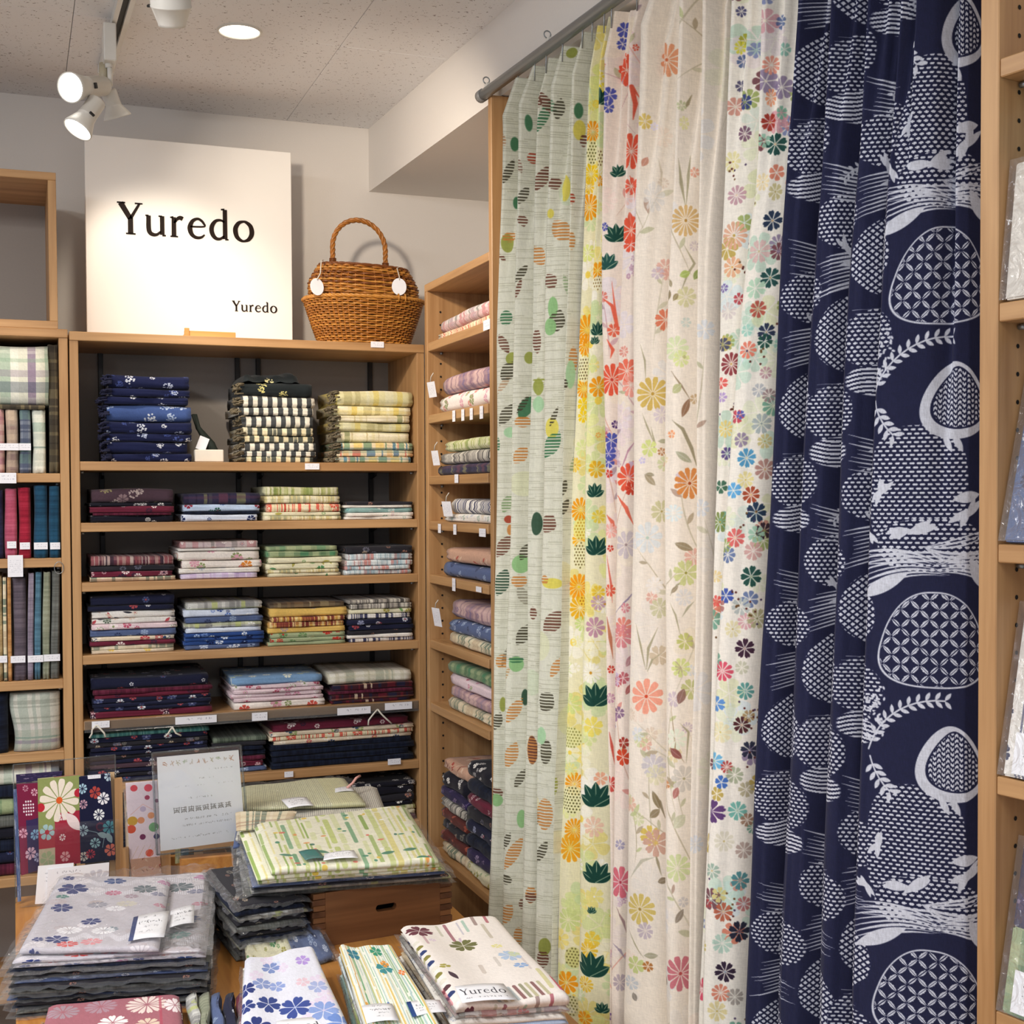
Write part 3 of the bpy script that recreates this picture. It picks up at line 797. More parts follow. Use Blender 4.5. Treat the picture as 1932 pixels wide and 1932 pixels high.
# ---- 3: cream with coral flowers and violet hydrangeas
T2 = Tex(CW[2], HT, 900, H('#efe1d3'))
rr = random.Random(19)
for k in range(70):
    c = rr.choice(['#eadcd6', '#f3d9cf', '#e3dcea', '#f4e8d0', '#e8d3d8'])
    T2.flower(rr.random() * CW[2], rr.random() * HT, .02 + .03 * rr.random(), rr.choice((6, 8, 10)), H(c), alpha=.5, cc=None)
def plant(T, u, v, L, an, stem, leafc, flc, rr, wd=.0022):
    pts = [(u, v)]; a = an; n = 10; cv = rr.uniform(-.9, .9)
    for k in range(n):
        a += cv / n; pts.append((pts[-1][0] + math.cos(a) * L / n, pts[-1][1] + math.sin(a) * L / n))
        if k % 3 == 1:
            sd = rr.choice((-1, 1)); b = a + sd * .8; q = rr.uniform(.014, .030)
            T.leaf(pts[-1][0] + math.cos(b) * q * .5, pts[-1][1] + math.sin(b) * q * .5, q, q * .36, b, H(rr.choice(leafc)), .75)
    T.line(pts, wd, H(stem), .65, taper=True)
    for j in range(rr.choice((1, 1, 2, 3))):
        T.flower(pts[-1][0] + rr.uniform(-.012, .012) * j, pts[-1][1] + rr.uniform(-.012, .012) * j, rr.uniform(.009, .016), rr.choice((6, 7, 8, 10)), H(rr.choice(flc)), alpha=.8, fat=.35, notch=.1)
def cluster(T, u, v, r, cols, rr, n=22):
    for k in range(n):
        a = rr.random() * 6.3; d = r * math.sqrt(rr.random()); T.flower(u + math.cos(a) * d, v + math.sin(a) * d, r * .24, rr.choice((4, 5)), H(rr.choice(cols)), alpha=.85, fat=.3)
for k in range(34): plant(T2, rr.random() * CW[2], rr.random() * HT, rr.uniform(.10, .26), R(rr.uniform(50, 130)), rr.choice(['#d98a78', '#b98a90', '#c9a08a']), ['#d98a80', '#c9a0a8', '#a8909a', '#b4b48a'], ['#e08a7c', '#d86a58', '#dcb0b4', '#c9b4d0', '#b8505a'], rr)
for k in range(12): cluster(T2, rr.random() * CW[2], rr.random() * HT, rr.uniform(.014, .022), rr.choice([['#c9a8b8', '#b88aa4', '#d8c0cc'], ['#8a86c0', '#a8a4d4', '#6a6ab0']]), rr, 16)
CO, VI, RE = '#e4573c', '#4a52a8', '#c93a2c'
spray(T2, 2, [(3,[(870,1000),(905,1060),(900,1180)],.006,'#e06a52'),(3,[(890,680),(905,590),(880,490),(930,560)],.007,'#d9482f'),(3,[(720,1700),(770,1740),(800,1860),(770,1600)],.006,CO),(4,[(740,0),(775,60),(760,110)],.006,CO),(4,[(800,890),(850,960),(895,1060)],.008,'#dd5a40'),(4,[(740,1000),(770,1040),(790,1090)],.007,'#e0644a'),(4,[(810,780),(860,640),(910,570)],.004,'#b9869a'),(4,[(740,1580),(760,1700),(775,1820)],.007,'#b86a4a'),(4,[(740,1230),(765,1400),(770,1500)],.004,'#d05a4a'),(4,[(790,1560),(860,1480),(900,1430)],.003,'#8a7a9a'),
 (5,[(770,200),(830,270),(850,310)],.006,'#a04a4a'),(5,[(740,300),(755,380),(770,480)],.006,'#c9483a'),(5,[(780,1280),(820,1360),(835,1420)],.005,'#9a7a7a'),(5,[(760,1480),(800,1520),(830,1570)],.005,'#9a8a9a')])
M2 = [(3,850,330,30,7,CO),(3,855,400,90,7,CO),(3,905,270,20,6,CO),(3,880,860,100,12,CO),(3,880,1060,50,8,'#e8614a'),(3,880,1310,80,8,CO,'#f6b8a0'),(3,880,1390,46,7,'#e4573c'),(3,840,170,46,6,VI),(3,830,250,36,6,VI),(3,755,540,46,6,VI),(3,750,610,34,6,VI),(3,735,1290,26,6,VI),(3,780,1880,40,7,'#e4674c'),(3,850,1130,40,8,'#f0cdc2'),
 (4,770,230,92,12,CO,'#c93a2c'),(4,855,180,70,9,'#ea7058'),(4,880,260,70,10,'#f0a090'),(4,765,575,46,6,VI),(4,750,650,44,6,VI),(4,750,700,34,6,VI),(4,790,485,24,6,'#4a2e6a'),(4,865,790,84,10,CO,'#f6b8a0'),(4,880,850,40,6,'#c9412e'),(4,750,765,24,5,RE),(4,760,1090,44,8,'#f0b0a4'),(4,760,1190,20,5,RE),(4,850,1170,80,9,'#cfc3c6','#a08a8a'),(4,755,1430,36,8,'#de5d45'),(4,830,1640,60,9,'#e58a7a','#d0604a'),(4,820,1690,70,10,'#dd8a8e'),(4,845,1530,30,7,'#d98a90'),(4,765,1880,24,6,RE),
 (5,745,110,30,7,'#c99ab0'),(5,795,190,34,6,'#8a6a8a'),(5,815,440,50,6,'#cf4428'),(5,820,360,34,6,'#a8382e'),(5,745,590,46,8,'#cf4f48'),(5,800,930,30,6,'#a8a0b8'),(5,800,1140,90,9,'#d86a78','#b0384a'),(5,745,940,30,6,'#3a3a78'),(5,745,1120,22,6,'#5a4a8a'),(5,800,1700,50,8,'#b8a8b0'),(5,745,1340,20,6,'#a83a3a'),(5,745,1890,20,6,'#7a5a9a')]
flowers(T2, 2, M2)
for it in [(3,800,980,46),(3,800,1340,66),(3,745,1500,60,'#21504a')]: darkleaf(T2, 2, *it)
leaves(T2, 2, [(3,880,1250,90,40,100,'#d9583e'),(4,870,1830,80,36,60,'#b9868a'),(5,850,60,70,30,60,'#a85a56'),(5,775,220,50,26,40,'#a07a9a')])
T2.weave(.05, seed=3)

# ---- 4: cream with large pale daisies on stems
T3 = Tex(CW[3], HT, 900, H('#efe5d6'))
for k in range(60):
    c = rr.choice(['#e6dfd6', '#efe3c8', '#dfdfe0', '#f1dccb', '#e2e0c4'])
    T3.flower(rr.random() * CW[3], rr.random() * HT, .022 + .03 * rr.random(), rr.choice((8, 10)), H(c), alpha=.5)
ST = '#a39c7c'
for k in range(64): plant(T3, rr.random() * CW[3], rr.random() * HT, rr.uniform(.10, .30), R(rr.uniform(50, 130)), rr.choice(['#b4ac90', '#c4bca4', '#a89c7c']), ['#b9b894', '#a8987c', '#c9c4a8', '#a88a78', '#bcc48a'], ['#dcc9b4', '#d8dce0', '#e3b49c', '#cfd3a0', '#c9b8c4', '#e0d0a0', '#dfa898'], rr)
spray(T3, 3, [(3,[(1180,1170),(1150,1090),(1120,1040)],.004,ST),(3,[(1195,1170),(1190,1040),(1150,900)],.005,ST),(3,[(1200,1170),(1210,1000),(1225,880)],.005,ST),(3,[(1210,1170),(1240,1120),(1275,1070)],.006,'#8a8264'),(3,[(1040,900),(1060,980),(1050,1100)],.003,'#cbbfa8'),(3,[(1165,1650),(1200,1560),(1240,1500),(1180,1390)],.004,ST),
 (3,[(1230,540),(1200,590),(1190,620)],.005,'#948a68'),
 (4,[(960,220),(955,120),(930,30)],.003,ST),(4,[(1055,250),(1080,200),(1100,130)],.006,'#857a5e'),(4,[(1010,600),(970,500),(940,420)],.003,ST),(4,[(1010,600),(1050,520),(1090,470)],.003,ST),(4,[(1005,640),(1010,590),(990,500)],.004,ST),(4,[(1250,720),(1220,620),(1170,510),(1110,460)],.006,'#8f8668'),(4,[(1255,720),(1260,560),(1250,470)],.005,'#8f8668'),(4,[(1105,180),(1160,260),(1215,350)],.003,'#8f7a5e'),
 (4,[(960,1880),(930,1740),(905,1620)],.004,ST),(4,[(965,1880),(975,1760),(1030,1640)],.005,ST),(4,[(970,1890),(1000,1820),(1060,1780)],.005,ST),(4,[(1170,1580),(1200,1530),(1240,1490)],.004,'#a8a48a'),(4,[(1160,1690),(1130,1570),(1100,1500)],.003,ST),(4,[(1100,1460),(1140,1400),(1200,1360)],.003,ST),
 (5,[(1165,470),(1180,300),(1130,250)],.004,ST),(5,[(1155,470),(1110,400),(1080,130)],.003,'#a08a6a'),(5,[(1050,780),(1020,690),(980,640)],.006,'#84785e'),(5,[(860,1110),(920,1020),(990,1000)],.006,'#bdb9a4'),(5,[(1030,1100),(1010,1030),(990,960)],.005,'#948a6c'),(5,[(960,1230),(1000,1160),(1060,1120)],.006,'#8a7c60'),(5,[(1010,1290),(1050,1240),(1110,1200)],.006,'#8a8068'),(5,[(930,1560),(880,1480),(850,1400)],.003,ST),(5,[(980,1385),(1030,1300),(1060,1240)],.006,'#8f8a70')])
M3 = [(3,1080,340,95,12,'#e29a72','#c9643c'),(3,1200,1255,90,16,'#d6b277','#b98a3e'),(3,960,690,46,7,'#ddc36c'),(3,1060,780,60,8,'#efdcc9',None,.6),(3,1075,1820,64,8,'#d9795a'),(3,1190,1690,60,8,'#d9d3a4'),(3,1190,1835,30,6,'#d0d8cc'),(3,1035,1120,90,10,'#dcd8d2',None,.7),(3,1185,700,40,7,'#e8e3a8'),(3,1165,600,30,6,'#c6c9a0'),(3,1245,980,30,6,'#e6a890'),(3,1010,720,24,6,'#e3def0'),(3,1240,1400,30,8,'#d3c4c4'),
 (4,1000,310,96,12,'#d3b45e','#b8923a'),(4,1050,430,50,8,'#d9ccd0'),(4,980,620,50,6,'#d7e08e'),(4,1050,980,66,8,'#ccc79a','#a89a5a'),(4,970,1130,90,9,'#dfe3e2','#b8cfc0'),(4,1040,1530,60,8,'#cfcba6'),(4,1035,1800,60,6,'#d0bfa4'),(4,940,690,20,5,'#c9c0e4'),(4,1050,640,24,6,'#b98458'),(4,1130,50,70,9,'#d9e2b4'),(4,1160,110,50,8,'#dbe39e'),(4,1210,820,90,12,'#d88a48','#a8481c'),(4,1120,990,50,10,'#dfe8e6'),(4,1190,1330,76,8,'#cdd190','#98943e'),(4,1180,1470,50,9,'#dfdcd8'),(4,1185,1720,50,7,'#c4c778'),(4,1160,1870,56,9,'#d4dc90'),(4,1240,340,30,6,'#c9ad86'),(4,1110,540,24,5,'#eea070'),
 (4,1010,1400,50,9,'#f0eae2'),(5,945,100,100,10,'#efa088','#cf4a30'),(5,985,490,70,8,'#cfc9cc'),(5,1000,540,60,8,'#ddd8b0',None,.7),(5,970,880,60,7,'#d8be5e'),(5,1000,920,80,8,'#cfa592'),(5,910,1290,90,12,'#d3bc6a','#a88a3a'),(5,940,1410,50,8,'#c4b6be'),(5,885,1600,50,6,'#c2cc86'),(5,955,1610,30,6,'#b5753c'),(5,860,1700,40,7,'#c4c8cc'),(5,1155,560,76,9,'#d3ccc0','#a8a078'),(5,1115,1060,80,10,'#d3dba4'),(5,1110,340,60,9,'#e5ead4'),(5,1060,590,26,5,'#d0905e'),(5,1135,1650,100,11,'#c9727c','#b84a4a'),(5,1150,1250,30,6,'#cfc9c4'),(5,1195,60,60,7,'#c2c486')]
flowers(T3, 3, M3)
leaves(T3, 3, [(3,1185,1560,60,44,20,'#a9bd62'),(3,1255,1560,70,40,60,'#8a9a52'),(3,1130,1690,50,30,50,'#98885e'),(3,1095,1680,60,30,80,'#8a7a5a'),(3,960,920,60,40,60,'#c98e78'),(3,1100,1610,50,24,110,'#9a8e6e'),(4,1185,390,110,40,70,'#8f6a4e'),(4,1135,280,70,50,40,'#b8ba88'),(4,985,800,90,36,-45,'#a8997c'),(4,985,770,50,24,-10,'#9a9074'),(4,1175,670,110,40,-35,'#a8a88c'),(4,1180,1180,110,44,-20,'#98886a'),(4,1125,1425,60,24,45,'#9a8a6e'),(4,1060,580,60,24,0,'#a8a484'),(4,1180,100,20,20,0,'#b8b878'),(5,1000,680,110,36,-65,'#8a7a5a'),(5,990,755,80,40,40,'#8f7f60'),(5,1140,100,90,50,70,'#8f6a60'),(5,1110,420,90,44,-35,'#8a4f4a'),(5,1130,800,100,60,50,'#cdccae'),(5,1105,640,70,36,70,'#b07068'),(5,1035,1130,60,36,20,'#8a7a62'),(5,970,1550,90,30,10,'#a8a48a'),(5,880,1780,50,30,-60,'#8a8278'),(5,1130,1330,90,36,60,'#8f8272'),(5,1060,1690,40,30,0,'#8a7a6a')])
T3.weave(.05, seed=4)

# ---- 5: white with many small bright blossoms
T4 = Tex(CW[4], HT, 900, H('#efebe0'))
rr = random.Random(29)
for k in range(150):
    c = rr.choice(['#b9dcc8', '#cfe0d4', '#d9dfae', '#e5d9dd', '#cfe3ea', '#dfe6c4', '#a9cdb8'])
    T4.flower(rr.random() * CW[4], rr.random() * HT, .012 + .018 * rr.random(), rr.choice((5, 6, 7)), H(c), alpha=.6)
for k in range(150):
    c = rr.choice(['#c98a7a', '#a86a66', '#8a7a9a', '#7a86b4', '#c9b86a', '#6aa08a', '#b9a04a', '#6a3a44', '#d8a0a8', '#97a85e', '#5a6f9e', '#d2765c'])
    n_ = rr.choice((6, 7, 8, 10)); T4.flower(rr.random() * CW[4] , rr.random() * HT, .010 + .008 * rr.random(), n_, H(c), alpha=.85, cc=H('#f0e8d0') if rr.random() < .3 else None)
DT, NV = '#1f4a44', '#20233e'
M4 = [(3,1325,130,50,8,'#9fcfe0','#8ab09a'),(3,1340,90,36,6,'#8aa86a'),(3,1365,440,46,6,'#5a5a98'),(3,1505,65,32,7,'#4a4a74'),(3,1530,230,40,6,'#a8a83a'),(3,1500,270,40,8,'#d8d24a'),(3,1520,350,40,7,'#5a6c94'),(3,1505,490,34,6,'#54506e'),(3,1530,580,46,7,'#3e4a84'),(3,1385,680,56,9,'#c99a86','#8a4a3a'),(3,1530,760,46,8,'#7a5a70'),(3,1675,370,54,10,'#e59a86'),(3,1680,555,52,9,'#eaa07a','#f6d0a8'),(3,1670,695,52,7,'#a83a2e','#d8a05a'),(3,1700,820,64,7,'#1f4a44','#d8b890'),(3,1750,280,40,6,'#8fc0b0'),(3,1740,640,40,6,'#7fb49a'),(3,1635,800,40,6,'#9ccab0'),
 (3,1630,1035,50,9,'#eeddb0','#e8c878'),(3,1710,1090,50,7,'#c9c08e','#a89a4e'),(3,1460,920,60,9,'#e4dda8','#d8c85a'),(3,1480,1110,56,10,'#c09aa4','#d8c0a8'),(3,1685,1255,58,7,'#20304a','#c8a878'),(3,1465,1340,80,14,'#dcab90','#b89a4a'),(3,1370,1400,60,8,'#c9c474','#a8a03a'),(3,1610,1430,66,8,'#d8b8b4','#c8b890'),(3,1720,1430,50,8,'#7a4a52'),(3,1455,1520,60,9,'#e5b08a','#d89a4a'),(3,1675,1580,58,7,'#1f4a48','#a8986a'),(3,1590,1640,60,7,'#b6d6bc'),(3,1600,1760,50,8,'#b4574a','#e0a078'),(3,1650,1890,52,7,'#26304a','#b09878'),(3,1430,1770,50,9,'#d8cfcc'),(3,1345,1620,60,10,'#e6c8b4','#c98a8a'),(3,1340,1890,50,8,'#d8c8a0'),(3,1495,1700,34,6,'#b84a52'),(3,1405,1640,26,6,'#7a6aa8'),(3,1730,1960,40,7,'#9ccab8'),(3,1540,1880,36,6,'#9fcfc0'),
 (4,1400,30,40,7,'#4e5068'),(4,1640,10,44,7,'#1f4a40'),(4,1540,60,50,9,'#e5806a','#f6c8a0'),(4,1450,140,66,12,'#8a3a40','#c8a058'),(4,1350,200,50,9,'#bfc06e'),(4,1390,250,34,6,'#e0605a'),(4,1645,190,36,8,'#c09aa0'),(4,1605,290,40,7,'#b4b8bc'),(4,1665,320,40,9,'#a08a8a'),(4,1395,330,30,6,'#b49ad0'),(4,1480,440,40,6,'#c04a5a'),(4,1500,430,26,5,'#5a62b0'),(4,1620,480,60,8,'#a8b4b4','#8a9a9a'),(4,1415,510,50,10,'#e2cd7e','#e0b83a'),(4,1535,675,56,8,'#4f96c0','#e8dcb0'),(4,1640,580,44,8,'#cfc48a','#b89a3a'),(4,1425,650,38,7,'#5a4a84'),(4,1640,740,60,9,'#b58a80','#c8a070'),(4,1530,800,50,8,'#e8dc9a','#d8c04a'),(4,1460,860,46,6,'#5fa8dc'),(4,1560,885,50,8,'#a84a30','#e0a860'),(4,1590,985,60,7,'#20344e','#b8a888'),(4,1390,840,40,5,'#3f6a54'),(4,1385,1040,60,10,'#7f9050','#a8983a'),(4,1310,800,50,10,'#eab49c'),(4,1305,1200,80,12,'#dd7f6a','#f0c890'),(4,1470,1130,56,8,'#dd6a66','#f0d0a0'),(4,1635,1090,50,7,'#3a2a34'),(4,1575,1205,56,8,'#d3a8a2'),(4,1590,1110,50,7,'#a0c8b0'),(4,1560,1350,62,7,'#1f4a42','#a8b898'),(4,1420,1460,44,6,'#3f56a8'),(4,1365,1490,34,6,'#e0605a'),(4,1505,1520,54,8,'#b8c0bc'),(4,1595,1590,60,8,'#b8b48a','#8a8a5a'),(4,1460,1650,50,9,'#e4dcb0','#c8b45a'),(4,1525,1760,58,7,'#3a2034','#b09088'),(4,1400,1890,58,10,'#d8546a','#e8a0a8'),(4,1510,1870,40,7,'#c8c8b0'),(4,1360,1350,36,7,'#ead49a'),
 (5,1500,70,50,9,'#5a9a94','#8ab8b0'),(5,1340,140,44,6,'#5a8ed0'),(5,1480,260,50,8,'#4a2228','#e0b8a0'),(5,1360,300,60,9,'#e8e0b8','#d8c878'),(5,1520,210,36,7,'#b09468'),(5,1525,400,52,7,'#2a2e44'),(5,1325,460,50,8,'#6ab0d8','#8ac0a0'),(5,1395,495,36,9,'#b84a48'),(5,1440,540,50,8,'#a8b094'),(5,1365,580,40,5,'#3f6ab8'),(5,1225,540,40,7,'#d03a48'),(5,1310,740,66,7,'#5a3a70'),(5,1455,740,56,8,'#6fb0a4','#a8c8b0'),(5,1510,790,40,7,'#a0806a'),(5,1505,620,46,7,'#b8b090'),(5,1380,910,60,10,'#dcd8c4','#c8b878'),(5,1490,960,50,8,'#b8a49a'),(5,1312,1075,44,8,'#9fb8a8','#c8b070'),(5,1470,1130,54,7,'#4f8a90','#a0a8a0'),(5,1350,1210,46,6,'#d8d08a'),(5,1285,1255,26,6,'#b04a4a'),(5,1375,1305,56,8,'#b8644a','#e8b890'),(5,1490,1260,44,8,'#c07a78'),(5,1225,1420,40,7,'#b04a88'),(5,1270,1370,26,6,'#8a94b4'),(5,1465,1415,62,7,'#202438','#5a4a6a'),(5,1370,1480,60,8,'#b4d0c0'),(5,1385,1640,60,8,'#2a1c30','#8a98a8'),(5,1215,1590,44,7,'#d03a7a'),(5,1260,1740,62,12,'#d8506a','#e8a8b0'),(5,1340,1860,60,8,'#dccf9a','#c8b058'),(5,1200,1840,30,6,'#4a5a70'),(5,1440,1780,50,8,'#a8a098'),(5,1240,880,34,6,'#a8482c')]
flowers(T4, 4, M4)
for k in range(60):
    u, v = rr.random() * CW[4], rr.random() * HT
    for j in range(7): T4.disc(u + rr.gauss(0, .008), v + rr.gauss(0, .012), .0016, c=H(rr.choice(['#5a2a24', '#4a3a5a', '#6a4a2a'])))
T4.weave(.05, seed=5)

# ---- 6: navy with white line drawings
NAVY = H('#20233f')
T5 = Tex(CW[5], HT, 1150, NAVY)
WT = H('#c9cdd8')
def pat_weave(px=.0088, py=.0052):
    def f(X, Y):
        r = np.floor(Y / py); a = ((X / px + .5 * (r % 2)) % 1) - .5; b = (Y / py % 1) - .5
        return ((np.abs(a) * 2) ** 2.5 * .9 + (np.abs(b) * 2) ** 1.6 < .40 + 0 * a).astype(float)
    return f
def pat_net(p=.0105):
    def f(X, Y):
        A = (X + Y * 1.25) / p; B = (X - Y * 1.25) / p
        return ((np.abs(A % 1 - .5) < .31) & (np.abs(B % 1 - .5) < .31)).astype(float)
    return f
def pat_shippo(p=.021):
    def f(X, Y):
        A = (X + Y) / p / 1.1; B = (X - Y) / p / 1.1
        a = A % 1; b = B % 1; da = np.minimum(a, 1 - a); db = np.minimum(b, 1 - b)
        k = .15
        m1 = da < k * np.sin(np.pi * b) ; m2 = db < k * np.sin(np.pi * a)
        l1 = da < .022; l2 = db < .022
        return ((m1 & ~l1) | (m2 & ~l2)).astype(float)
    return f
def pat_lines(p=.0055, wav=.004):
    def f(X, Y):
        return (((Y + wav * np.sin(X * 60)) / p % 1) < .52).astype(float)
    return f
def pat_braid(p=.0105):
    def f(X, Y):
        a = X / p % 1; s = np.where(a < .5, 1, -1)
        return ((((Y + s * np.abs(a - .25 - .5 * (a >= .5)) * p * 1.2) / (.0065)) % 1 < .55) & (np.abs((X / p * 2) % 1 - .5) < .40)).astype(float)
    return f
def blob(T, u, v, rx, ry, pat, rim=0.0, shape=2.0, top=0.0, rot=0):
    cr_, sr_ = math.cos(rot), math.sin(rot)
    def k_(X, Y):
        U = (X * cr_ + Y * sr_); V = (-X * sr_ + Y * cr_)
        wx = rx * (1 - top * np.clip(V / ry, -1, 1))
        return (np.abs(U / wx) ** shape + np.abs(V / ry) ** shape) ** (1 / shape)
    Rm = max(rx * (1 + abs(top)), ry) * 1.15
    if rim: 
        T.stamp(u, v, Rm, lambda X, Y: T.aa((k_(X, Y) - 1) * min(rx, ry)), WT)
        T.stamp(u, v, Rm, lambda X, Y: T.aa((k_(X, Y) - 1 + rim) * min(rx, ry)), NAVY)
    else: T.stamp(u, v, Rm, lambda X, Y: T.aa((k_(X, Y) - 1) * min(rx, ry)), NAVY)
    T.stamp(u, v, Rm, lambda X, Y: np.minimum(T.aa((k_(X, Y) - 1 + rim * 1.25) * min(rx, ry)), pat(X + u, Y + v)), WT)
rb = random.Random(3)
def brush(T, u, v, L, an, n=6, spread=.02, curve=.25, wd=.0028, c=None):
    """bundle of tapering strokes that meet at (u,v)"""
    for i in range(n):
        t = (i / (n - 1) - .5) * 2
        pts = []
        for k in range(9):
            q = k / 8
            x = q * L; y = spread * t * math.sin(q * math.pi * .75) * (1.2) + curve * L * q * q * (1 if t > 0 else .6)
            pts.append((u + x * math.cos(an) - y * math.sin(an), v + x * math.sin(an) + y * math.cos(an)))
        T.line(pts, wd * rb.uniform(.6, 1.3), c or WT, 1, taper=True)
def splash(T, u, v, r, an=0):
    r *= .62
    for k in range(5):
        a = an + rb.uniform(-.5, .5) + (math.pi if k % 2 else 0)
        T.leaf(u + math.cos(a) * r * .4, v + math.sin(a) * r * .25, r * rb.uniform(.8, 1.3), r * .32, a, WT, 1)
def twig(T, u, v, L, an, curve, n=9, leafs=.011):
    pts = [(u, v)]; a = an
    for k in range(n):
        a += curve / n
        pts.append((pts[-1][0] + math.cos(a) * L / n, pts[-1][1] + math.sin(a) * L / n))
        for sd in (-1, 1):
            b = a + sd * .9
            T.leaf(pts[-1][0] + math.cos(b) * leafs * .55, pts[-1][1] + math.sin(b) * leafs * .55, leafs, leafs * .42, b, WT)
    T.line(pts, .0022, WT)
def ball_bird(T, u, v, s):
    """round drop with a woven centre, pale rim and two little tails"""
    blob(T, u, v, .055 * s, .062 * s, pat_braid(), 0, 2.2, .22)
    T.stamp(u, v, .1 * s, lambda X, Y: T.aa(((np.abs((X) / (.058 * s * (1 - .28 * np.clip(Y / (.062 * s), -1, 1)))) ** 2 + np.abs(Y / (.066 * s)) ** 2) ** .5 - 1) * .05), WT)
    T.stamp(u + .004, v + .003, .1 * s, lambda X, Y: T.aa(((np.abs((X) / (.045 * s * (1 - .45 * np.clip(Y / (.055 * s), -1, 1)))) ** 2 + np.abs(Y / (.053 * s)) ** 2) ** .5 - 1) * .05), NAVY)
    T.stamp(u + .004, v + .003, .1 * s, lambda X, Y: np.minimum(T.aa(((np.abs((X) / (.041 * s * (1 - .45 * np.clip(Y / (.055 * s), -1, 1)))) ** 2 + np.abs(Y / (.050 * s)) ** 2) ** .5 - 1) * .05), pat_braid()(X, Y)), WT)
    for dx in (-.012, .006): T.leaf(u + dx * s, v - .072 * s, .036 * s, .012 * s, R(-62), WT)
def comb(T, u, v, w_, h_):
    """hatched band that ends in ragged pale plumes"""
    blob(T, u, v, w_, h_, pat_lines(), 0, 2.6)
def waves(T, u0, u1, v, n, step, bow, wd=.0024, conv=0.0):
    for k in range(n):
        pts = []; sh = rb.uniform(0, .12); e = rb.uniform(.82, 1)
        for j in range(9):
            x = sh + (e - sh) * j / 8
            pts.append((u0 + (u1 - u0) * x, v + step * (k - n / 2) * (1 - conv * x) + bow * math.sin(x * math.pi * .9)))
        T.line(pts, wd * rb.uniform(.7, 1.25), WT, 1, taper=True)
# background filler on every fold: staggered rows of motifs, then the read-off ones on the broad edge
REP = abs(place(5, *C7(1200, 330))[1] - place(5, *C8(1110, 460))[1]); print('REP', REP)
q = place(5, *C7(1230, 330)); ub, vb = q[0], q[1]
def mpx(x, y): 
    q = place(5, x, y); return (q[0], q[1]) if q else (0, 0)
uE = CW[5]
AS = place(5, *C7(1000, 700))[3] / place(5, *C7(1000, 700))[2]
print('ASP', AS, CW)
ridgeU = [mpx((1473 + 12, 1548, 1611, 1674)[k], 640)[0] for k in range(4)]
for fi in range(3):
    pl_, pr_ = ((1476, 1532), (1539, 1595), (1602, 1658))[fi]
    ua_, ub_ = mpx(pl_, 700)[0], mpx(pr_, 700)[0]; uc = (ua_ + ub_) / 2; uw = max(abs(ub_ - ua_) * .5, .022); print('fold', uc, uw)
    for r_ in range(-4, 8):
        vo = vb + r_ * REP + (fi * .09)
        if vo > HT + .3 or vo < -.3: continue
        blob(T5, uc, vo + .005, uw * 1.02, .054, pat_net(), 0, 2.2, .12)
        blob(T5, uc, vo - .10, uw * 1.15, .042, pat_weave(), 0, 2.6)
        comb(T5, uc, vo - .152, uw * 1.05, .022); splash(T5, uc - .01, vo - .16, .03, .4)
        waves(T5, uc - uw * 1.05, uc + uw, vo + .078, 10, .0056, .016, wd=.0034, conv=.45); T5.leaf(uc - uw * .3, vo + .098, .05, .010, R(12), WT)
        blob(T5, uc + .002, vo + .150, uw * 1.1, .040, pat_weave(.008, .0055), 0, 2.3)
        splash(T5, uc - uw * .5, vo + .118, .03, 2.2)
        waves(T5, uc - uw, uc + uw * .8, vo + .208, 9, .0056, -.012, wd=.003, conv=.35); twig(T5, uc + .0, vo + .218, .05, R(150), 1.4, 6, .009)
        for k in range(5): T5.line([(uc - uw + rb.random() * .01, vo - .062 - k * .0055), (uc + uw * rb.uniform(.2, .9), vo - .060 - k * .0055)], .0022, WT, 1, taper=True)
